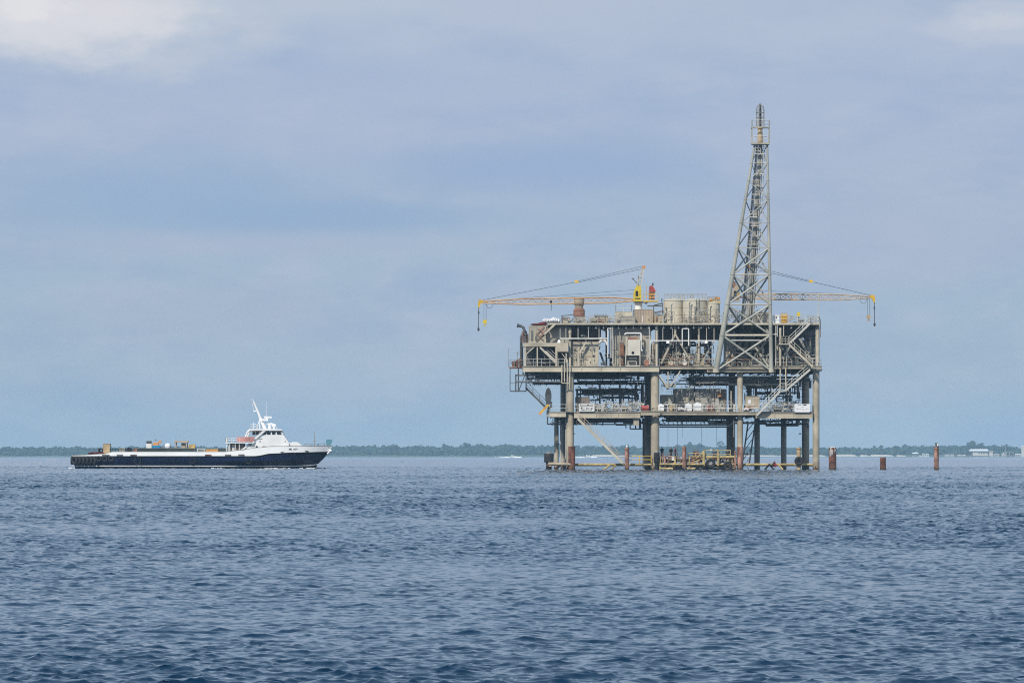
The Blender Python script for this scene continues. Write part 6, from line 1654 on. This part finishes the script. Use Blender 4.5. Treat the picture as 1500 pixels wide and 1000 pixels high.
# flare risers climbing inside, with rest platforms and a ladder
def inner(u, off, do): 
    a, b = Wp(1094 + off, 473, 3.2 + do), Wp(1113 + off * .55, 212, 1.9 + do * .5); return a.lerp(b, u)
for off, do, r, mt in ((-8, .6, .15, 'pipe_grey'), (-4.2, 1.0, .08, 'beige_steel'), (1.2, .3, .24, 'pipe_grey'), (6, .9, .11, 'beige_steel'), (9.4, 1.3, .07, 'pipe_grey'), (-6, .4, .05, 'grey_dark'), (-2, .2, .04, 'beige_pale'), (4.4, .2, .045, 'beige_pale')):
    mb = MB(); mb.tube(inner(0, off, do), inner(1, off, do), r, r * .62, 10); mb.build('flare_riser', mt, FT, 40)
mb = MB()
for s_ in (-.22, .22): mb.tube(inner(0, 10.5, .2) + Vector((s_, 0, 0)), inner(1, 10.5, .2) + Vector((s_, 0, 0)), .04, n=6)
for k_ in range(90): c0 = inner(k_ / 90, 10.5, .2); mb.tube(c0 - Vector((.22, 0, 0)), c0 + Vector((.22, 0, 0)), .022, n=5)
mb.build('ladder', 'pipe_pale', FT)
for k_, py in enumerate((385, 358, 345, 331, 318, 300, 285, 272, 255, 240, 226)):
    u = (473 - py) / 261.0; w_ = 1 - .45 * u; c0 = inner(u, 1, .2)
    mb = MB(); mb.box(c0.x - 1.1 * w_, c0.x + 1.15 * w_, c0.y - .75, c0.y - .35, c0.z - .05, c0.z + .05); mb.box(c0.x - 1.1 * w_, c0.x - 1.02 * w_, c0.y - .7, c0.y + .6, c0.z - .04, c0.z + .04)
    if k_ % 3 == 1: mb.rail([(c0.x - 1.1 * w_, c0.y - .72, c0.z + .05), (c0.x + .2 * w_, c0.y - .72, c0.z + .05)], .8, .6, .03, (.4,))
    mb.build('pipe_guide', 'beige_pale' if k_ % 2 else 'pipe_pale', FT)
# top cage, burner and tip
tc_ = Wp(1114, 211, 2.0); cx, cy = tc_.x, tc_.y
zb, zm, zt = Wp(0, 211, 2).z, Wp(0, 187, 2).z, Wp(0, 175.5, 2).z
mb = MB(); mb.box(cx - 1.32, cx + 1.32, cy - 1.2, cy + 1.2, zb - .1, zb + .12); mb.build('cage_floor', 'beige_steel', FT)
mb = MB(); e = 1.27
for x in (-e, e):
    for y in (-1.15, 1.15): mb.beam((cx + x, cy + y, zb + .1), (cx + x, cy + y, zm), .11)
for z in (zm,):
    for y in (-1.15, 1.15): mb.beam((cx - e, cy + y, z), (cx + e, cy + y, z), .15)
    for x in (-e, e): mb.beam((cx + x, cy - 1.15, z), (cx + x, cy + 1.15, z), .14)
mb.build('cage_frame', 'grey_steel', FT)
mb = MB()
pts = [(cx - e, cy - 1.15), (cx + e, cy - 1.15), (cx + e, cy + 1.15), (cx - e, cy + 1.15), (cx - e, cy - 1.15)]
mb.rail([(x, y, zb + .12) for x, y in pts], 1.0, .85, .03, (.5,)); mb.rail([(x, y, zm) for x, y in pts], 1.1, .85, .03, (.55,))
mb.build('railing', 'pipe_pale', FT)
mb = MB(); mb.lathe([(.34, .15), (.42, .2), (.42, .5), (.36, .55), (.38, 1.2), (.33, 1.9), (.36, 2.2), (.44, 2.25), (.44, 2.55), (.25, 2.6)], (cx - .05, cy, zb), 20); mb.build('burner', 'tarp_tan', FT, 40)
z0 = zb + 2.6
mb = MB(); mb.lathe([(.16, 0), (.18, .1), (.18, 2.9), (.22, 3.0), (.22, 3.2), (.12, 3.3)], (cx - .05, cy, z0), 16); mb.build('flare_tip', 'pipe_dark', FT, 40)
mb = MB()
for k_ in range(10):
    a = 2 * math.pi * k_ / 10; x, y = math.cos(a), math.sin(a)
    mb.path([(cx - .05 + .58 * x, cy + .58 * y, z0), (cx - .05 + .58 * x, cy + .58 * y, z0 + 2.5), (cx - .05 + .44 * x, cy + .44 * y, z0 + 2.95), (cx - .05 + .16 * x, cy + .16 * y, z0 + 3.2)], .04, 6)
for z in (.6, 1.3, 2.0): mb.torus((cx - .05, cy, z0 + z), .58, .035, 'z', 22, 5)
mb.build('wind_cage', 'pipe_grey', FT)

# ---- piles and bumpers standing in the water
def pile(px, w, py, d, mat, label, cap=None):
    t = thing('steel_pile', label, 'pile', Wp(px, 688, d), 'rusty steel piles standing in the water')
    a, b = Wp(px, 689, d), Wp(px, py, d); r = w / 20
    mb = MB(); nseg = 9; vs = []
    prof = []
    r_ = random.Random(int(px))
    for i in range(nseg + 1): prof.append((r * (1 + r_.uniform(-.035, .035)), -1.6 + (b.z + 1.6) * i / nseg))
    prof.append((r * .82, b.z - .02)); prof.append((r * .8, b.z - .25))
    mb.lathe(prof, (a.x, a.y, 0), 20); mb.build('tube', mat, t, 35)
    mb = MB(); mb.lathe([(r * 1.05, b.z - .35), (r * 1.05, b.z - .2)], (a.x, a.y, 0), 20); mb.build('collar', 'rust_steel', t, 40)
    if cap == 'white':
        mb = MB(); mb.lathe([(r * .3, b.z - .3), (r * .3, b.z + .1), (r * .45, b.z + .12), (r * .4, b.z + .28), (r * .1, b.z + .4)], (a.x, a.y, 0), 16); mb.build('cap', 'white_worn', t, 40)
    if cap == 'streak':
        mb = MB(); r_ = random.Random(4)
        for k_ in range(7):
            an_ = math.radians(-90 + r_.uniform(-55, 45)); mb.blob((a.x + r * .99 * math.cos(an_), a.y + r * .99 * math.sin(an_), b.z - r_.uniform(.2, .9)), .06, .03, r_.uniform(.2, .6), .3, 7, 5, r_)
        mb.blob((a.x, a.y, b.z - .03), r * .8, r * .8, .1, .2, 12, 5, r_); mb.build('guano', 'feather_white', t, 40)
    return t
pile(918.3, 6.6, 655.5, -.4, 'rust_pink', 'reddish pile with a pale lamp on top at the foot of the long diagonal stair', 'white')
pile(1002.3, 6, 653.5, -.6, 'rust_pink', 'pinkish pile in the middle of the boat landing')
pile(1219.6, 11, 655, -3, 'rust_pile', 'thickest rusty pile, streaked white, first one right of the platform', 'streak')
pile(1293.4, 8.6, 669.5, -5, 'rust_pile', 'shortest rusty pile, standing alone in the water')
pile(1371.6, 7, 654.5, -7, 'rust_pink', 'slim rusty pile with a lantern, farthest right')
pile(1170, 6.4, 655, -.6, 'tarp_tan', 'weathered tan timber pile behind the hung tyre near the east leg')
t = thing('beacon_lantern', 'small dark lantern with a white lens on the slim rusty pile', 'lantern', Wp(1371.6, 654.5, -7))
a = Wp(1371.6, 654.6, -7); mb = MB(); mb.lathe([(.38, 0), (.38, .08), (.14, .1), (.14, .45), (.24, .5), (.2, .62)], a, 14); mb.build('body', 'pipe_dark', t, 40)
mb = MB(); mb.blob((a.x + .18, a.y - .12, a.z + .32), .13, .13, .22); mb.build('lens', 'white_paint', t, 60)
def bumper(px0, px1, py0, py1, d, label):
    t = thing('barrel_bumper', label, 'bumper', Wp((px0 + px1) / 2, py1, d), 'black barrel bumpers at the legs')
    a = Wp((px0 + px1) / 2, py1, d); r = (px1 - px0) / 20; h = Wp(0, py0, d).z - a.z
    mb = MB(); mb.lathe([(r * .9, 0), (r, .08), (r, h - .08), (r * .92, h)], a, 20); mb.build('drum', 'rubber', t, 40)
    mb = MB()
    for q in (.2, .5, .8): mb.lathe([(r + .03, h * q), (r + .03, h * q + .08)], a, 20)
    mb.build('rib', 'rubber_grey', t, 40)
    mb = MB(); mb.lathe([(r * .55, h), (r * .5, h + .2), (.08, h + .3)], a, 14); mb.build('cap', 'pipe_grey', t, 40)
    mb = MB(); mb.tube((a.x, a.y, -1), (a.x, a.y, a.z), r * .6, n=14); mb.build('stem', 'rubber', t, 40)
bumper(797, 811, 664, 677, .6, 'wide black barrel bumper at the far west leg'); bumper(957.5, 966, 662.5, 678, -.3, 'narrower black barrel bumper at the second front leg')
mb = MB(); T(mb, (803, 679, 0), (836, 680, .3), .24, 12); T(mb, (806, 678, .2), (806, 683, .2), .3, 10); part(mb, 'bumper_arm', 'wall_tan', smooth=40)
mb = MB(); T(mb, (800, 682, 0), (812, 679, .5), .16, 8); T(mb, (812, 687, .6), (822, 681, .6), .14, 8); part(mb, 'bumper_arm', 'rust_steel', smooth=40)
def big_tyre(px, py, rpx, d, label, tilt):
    c0 = Wp(px, py, d); R_ = rpx / 10.0
    t = tyre(c0, R_ * .70, R_ * .30, label, 'big tyres on the boat landing', 'y', 'rubber', tilt)
    mb = MB()
    for k_ in range(26):
        a = 2 * math.pi * k_ / 26; p = Vector((c0.x + R_ * math.cos(a) * .96, c0.y, c0.z + R_ * math.sin(a) * .96)); mb.beam(p + Vector((0, -R_ * .24, 0)), p + Vector((0, R_ * .24, 0)), .06, .06)
    mb.build('tread_lug', 'rubber', t)
    mb = MB(); mb.tube(c0 + Vector((0, -.06, 0)), c0 + Vector((0, .06, 0)), R_ * .30, n=14); mb.build('hub', 'pipe_grey' if px < 1050 else 'black_paint', t)
big_tyre(1041, 678.6, 7.2, -.7, 'big black tyre with a pale hub on the landing front', .08); big_tyre(1066, 682.4, 7.0, -.9, 'big black tyre half down in the water at the right end of the landing', -.1)
big_tyre(1170.3, 675, 6.6, -1.1, 'big black tyre hung on the tan timber pile near the east leg', .05)
mb = MB(); r_ = random.Random(2)
for x_, w_ in ((1030, 1.0), (1053, .8), (994, .9)): mb.blob(Wp(x_, 687, -.5), w_, .6, .5, .5, 10, 6, r_)
o = part(mb, 'fouling_mass', 'black_paint', bl, 60); o['kind'] = 'stuff'
t = thing('marker_drum', 'rust red cone tilted on the low brace left of the hung tyre', 'marker', Wp(1135, 684, .9))
mb = MB(); mb.tube(Wp(1132.5, 679, .9), Wp(1137.5, 682.5, .9), .42, .18, 14); mb.build('cone', 'red_paint', t, 40); mb = MB(); mb.tube(Wp(1131.8, 678.5, .9), Wp(1133, 679.4, .9), .48, n=14); mb.build('rim', 'rust_pile', t, 40)
mb = MB(); mb.pbox(984, 990, 668, 674, .2, .7); t = single(mb, 'white_box', 'white_worn', 'small white box on the landing rail below the standing people', 'box', Wp(987, 674, .4))
mb = MB(); c0 = Wp(1041.6, 659, .55); mb.lathe([(.1, -.1), (.13, .05), (.06, .14)], c0, 12); single(mb, 'rail_lamp', 'white_paint', 'small white lamp on the yellow landing rail', 'lamp', c0)

# ---------------------------------------------------------------- people on the boat landing
def skin_mesh(name, nodes, edges, mat, parent, sub=2, root=0):
    """one continuous surface grown round a skeleton; nodes: (x, y, z, rx, ry)"""
    me = bpy.data.meshes.new(name)
    me.from_pydata([n_[:3] for n_ in nodes], edges, [])
    o = bpy.data.objects.new(name, me)
    COL.objects.link(o)
    o.modifiers.new('skin', 'SKIN'); o.modifiers.new('sub', 'SUBSURF').levels = sub
    o.modifiers['sub'].render_levels = sub
    if not me.skin_vertices: me.attributes  # the layer comes with the modifier
    lay = me.skin_vertices[0] if len(me.skin_vertices) else None
    if lay:
        for i, n_ in enumerate(nodes): lay.data[i].radius = (n_[3], n_[4])
        lay.data[root].use_root = True
    bpy.context.view_layer.update()
    ev = bpy.data.meshes.new_from_object(o.evaluated_get(bpy.context.evaluated_depsgraph_get()))
    ev.name = name
    bpy.data.objects.remove(o)
    ev.materials.clear(); ev.materials.append(MATS[mat]); ev.shade_smooth()
    o = bpy.data.objects.new(name, ev)
    o.parent = parent
    COL.objects.link(o)
    return o
def person(loc, face, label, top_mat, leg_mat, pose='stand', hat=None, arms=((0.06, .02), (0.06, .02)), scale=1.0, arm_sleeve='top'):
    """loc: feet (or seat); face: heading in radians, 0 = towards the viewer"""
    t = thing('person', label, 'person', loc, 'people on the boat landing')
    t.rotation_euler = (0, 0, face); t.scale = (scale,) * 3
    sit = pose == 'sit'; H0 = .12 if sit else .95          # pelvis height
    n_, e_ = [], []
    def add(p, r, par=None):
        n_.append((p[0], p[1], p[2] + H0 - .95, r[0], r[1])); i = len(n_) - 1
        if par is not None: e_.append((par, i))
        return i
    lean = -.10 if sit else -.02
    pel = add((0, 0, .95), (.15, .11)); wa = add((0, lean * .3, 1.12), (.135, .10), pel); ch = add((0, lean * .7, 1.32), (.17, .115), wa); ba = add((0, lean, 1.45), (.12, .09), ch)
    nk = add((0, lean - .01, 1.53), (.055, .06), ba); jaw = add((0, lean - .04, 1.60), (.066, .08), nk); hd = add((0, lean - .03, 1.69), (.078, .095), jaw); cr_ = add((0, lean - .02, 1.765), (.055, .07), hd)
    nose = add((0, lean - .135, 1.645), (.012, .012), jaw)
    ears = [add((s_ * .078, lean - .015, 1.66), (.012, .018), hd) for s_ in (-1, 1)]
    armj = []
    for s_, (out_, fwd) in zip((-1, 1), arms):
        sh = add((s_ * .185, lean, 1.43), (.062, .06), ba)
        el = add((s_ * (.22 + out_), lean - fwd * .6, 1.15), (.045, .045), sh)
        wr = add((s_ * (.21 + out_ * 1.1), lean - fwd * 1.0 - .10, .92 + fwd * .5), (.030, .028), el)
        v = (Vector(n_[wr][:3]) - Vector(n_[el][:3])).normalized()
        pm = Vector(n_[wr][:3]) + v * .075; pmz = pm.z - H0 + .95
        pa = add((pm.x, pm.y, pmz), (.024, .038), wr)
        for k_, (dy, ln) in enumerate(((-.030, .065), (-.010, .078), (.010, .072), (.030, .055))):
            f0 = add((pm.x + v.x * .03, pm.y + dy + v.y * .03, pmz + v.z * .03), (.0095, .0095), pa)
            f1 = add((pm.x + v.x * (.03 + ln * .6), pm.y + dy * 1.1 + v.y * (.03 + ln * .6), pmz + v.z * (.03 + ln * .6)), (.0088, .0088), f0)
            add((pm.x + v.x * (.03 + ln) - s_ * .018, pm.y + dy * 1.1 + v.y * (.03 + ln), pmz + v.z * (.03 + ln)), (.0075, .0075), f1)
        th = add((pm.x, pm.y - .045, pmz + .03), (.011, .011), pa); add((pm.x - s_ * .008, pm.y - .062, pmz - .01), (.009, .009), th)
        armj.append((sh, el, wr))
    legj = []
    for s_ in (-1, 1):
        hp = add((s_ * .095, 0, .90), (.088, .088), pel)
        if sit:
            kn = add((s_ * .14, -.42, .93), (.062, .062), hp); an_ = add((s_ * .13, -.46, .50), (.042, .042), kn); to = add((s_ * .14, -.62, .46), (.035, .03), an_)
        else:
            kn = add((s_ * .11, -.02, .50), (.058, .058), hp); an_ = add((s_ * .12, .02, .09), (.040, .042), kn); to = add((s_ * .14, -.15, .04), (.036, .03), an_)
        legj.append((hp, kn, an_, to))
    thin = {pel: .80, wa: .80, ch: .84, ba: .86}
    for a_ in armj: thin[a_[0]] = thin[a_[1]] = .86
    for l_ in legj: thin[l_[0]] = thin[l_[1]] = .84
    skin_mesh('body', [(*q[:3], q[3] * thin.get(i, 1), q[4] * thin.get(i, 1)) for i, q in enumerate(n_)], e_, 'skin', t, 1)
    def garment(name, idx, mat, grow, ext=None):
        mp = {j: i for i, j in enumerate(idx)}
        ns = [(*n_[j][:3], n_[j][3] + grow, n_[j][4] + grow) for j in idx]
        es = [(mp[a], mp[b]) for a, b in e_ if a in mp and b in mp]
        if ext: ns.append((ns[0][0], ns[0][1], ns[0][2] + ext[0], ext[1], ext[2])); es.append((0, len(ns) - 1))
        return skin_mesh(name, ns, es, mat, t, 1)
    garment('shirt', [pel, wa, ch, ba] + [q for s_ in armj for q in s_], top_mat, .020, (-.06, .165, .13))
    garment('trousers', [pel] + [q for s_ in legj for q in s_[:3]], leg_mat, .012, (.13, .148, .115))
    for hp, kn, an_, to in legj:
        a, b = n_[an_], n_[to]
        skin_mesh('shoe', [(a[0], a[1] + .02, a[2] - .03, .05, .045), (b[0], b[1] + .03, b[2] - .005, .05, .036), (b[0], b[1] - .05, b[2] - .01, .04, .03)], [(0, 1), (1, 2)], 'cloth_black', t, 1)
    h_ = n_[hd]; c_ = n_[cr_]
    skin_mesh('hair' if not hat else 'cap', [(h_[0], h_[1] + .045, h_[2] - .01, .088, .078), (h_[0], h_[1] + .02, h_[2] + .05, .090, .104), (c_[0], c_[1] + .005, c_[2] + .012, .070, .085)] + ([(c_[0], c_[1] - .14, c_[2] - .035, .05, .012)] if hat else []), [(0, 1), (1, 2)] + ([(1, 3)] if hat else []), hat or 'hair_dark', t, 1)
    return t
zd = Wp(0, 671.6, 3).z
def at(px, d): p = Wp(px, 671.6, d); p.z = zd + .02; return p
person(at(969.7, 3.0), 2.6, 'person in dark clothes standing alone beside the second front leg', 'cloth_navy', 'cloth_black', arms=((.05, .02), (.12, .25)))
person(at(982.8, 3.2), .5, 'shorter person in dark clothes standing left of the one in plum', 'cloth_black', 'cloth_navy', scale=.97)
person(at(989.6, 3.0), -1.9, 'person in a plum red top standing right of a darker dressed one', 'cloth_plum', 'cloth_black', arms=((.1, .2), (.06, .05)))
def seat_at(px, d, h=.45): p = Wp(px, 671.6, d); p.z = zd + h - .05; return p
bn = MB(); bn.box(Wp(1012, 0, 3).x, Wp(1028, 0, 3).x, 802.8, 803.3, zd, zd + .42); single(bn, 'bench_box', 'rust_steel', 'rusty box bench under the seated pair left of the tall yellow post', 'bench', (Wp(1020, 0, 3).x, 803, zd))
bn = MB(); bn.box(Wp(1043, 0, 3).x, Wp(1070, 0, 3).x, 802.8, 803.3, zd, zd + .42); single(bn, 'bench_box', 'grey_dark', 'dark box bench behind the two big tyres', 'bench', (Wp(1056, 0, 3).x, 803, zd))
person(seat_at(1017.6, 3.0), .3, 'seated person with bowed head, left one of the pair near the tall yellow post', 'cloth_black', 'cloth_navy', 'sit', arms=((.08, .2), (.08, .2)))
person(seat_at(1022, 3.05), -.4, 'seated person in plum, right one of the pair near the tall yellow post', 'cloth_plum', 'cloth_black', 'sit', 'cloth_black', arms=((.08, .2), (.08, .2)))
person(seat_at(1046, 3.0), .2, 'seated person in dark blue directly above the pale hubbed tyre', 'cloth_blue', 'cloth_black', 'sit', arms=((.08, .2), (.08, .2)))
person(seat_at(1051.6, 3.05), -.3, 'seated person in black between the two big tyres', 'cloth_black', 'cloth_navy', 'sit', 'cloth_navy', arms=((.08, .2), (.08, .2)))
person(seat_at(1065.5, 3.0), .1, 'seated person rightmost on the dark bench', 'cloth_navy', 'cloth_black', 'sit', arms=((.08, .2), (.08, .2)))

# ---------------------------------------------------------------- the air: pale haze round the whole scene
hz = MB()
hz.box(-6000, 6000, -200, 9600, -3.0, 58.0)
haze = hz.build('haze', MATS.setdefault('haze_air', bpy.data.materials.new('haze_air')))
haze['kind'] = 'stuff'
hm = MATS['haze_air']
hm.use_nodes = True
ht = hm.node_tree
ht.nodes.clear()
ho = N(ht, 'ShaderNodeOutputMaterial')
hv = N(ht, 'ShaderNodeVolumePrincipled')
hv.inputs['Color'].default_value = (0.48, 0.76, 1.0, 1)
hv.inputs['Density'].default_value = 7e-5
hv.inputs['Anisotropy'].default_value = -0.25
ht.links.new(hv.outputs[0], ho.inputs['Volume'])
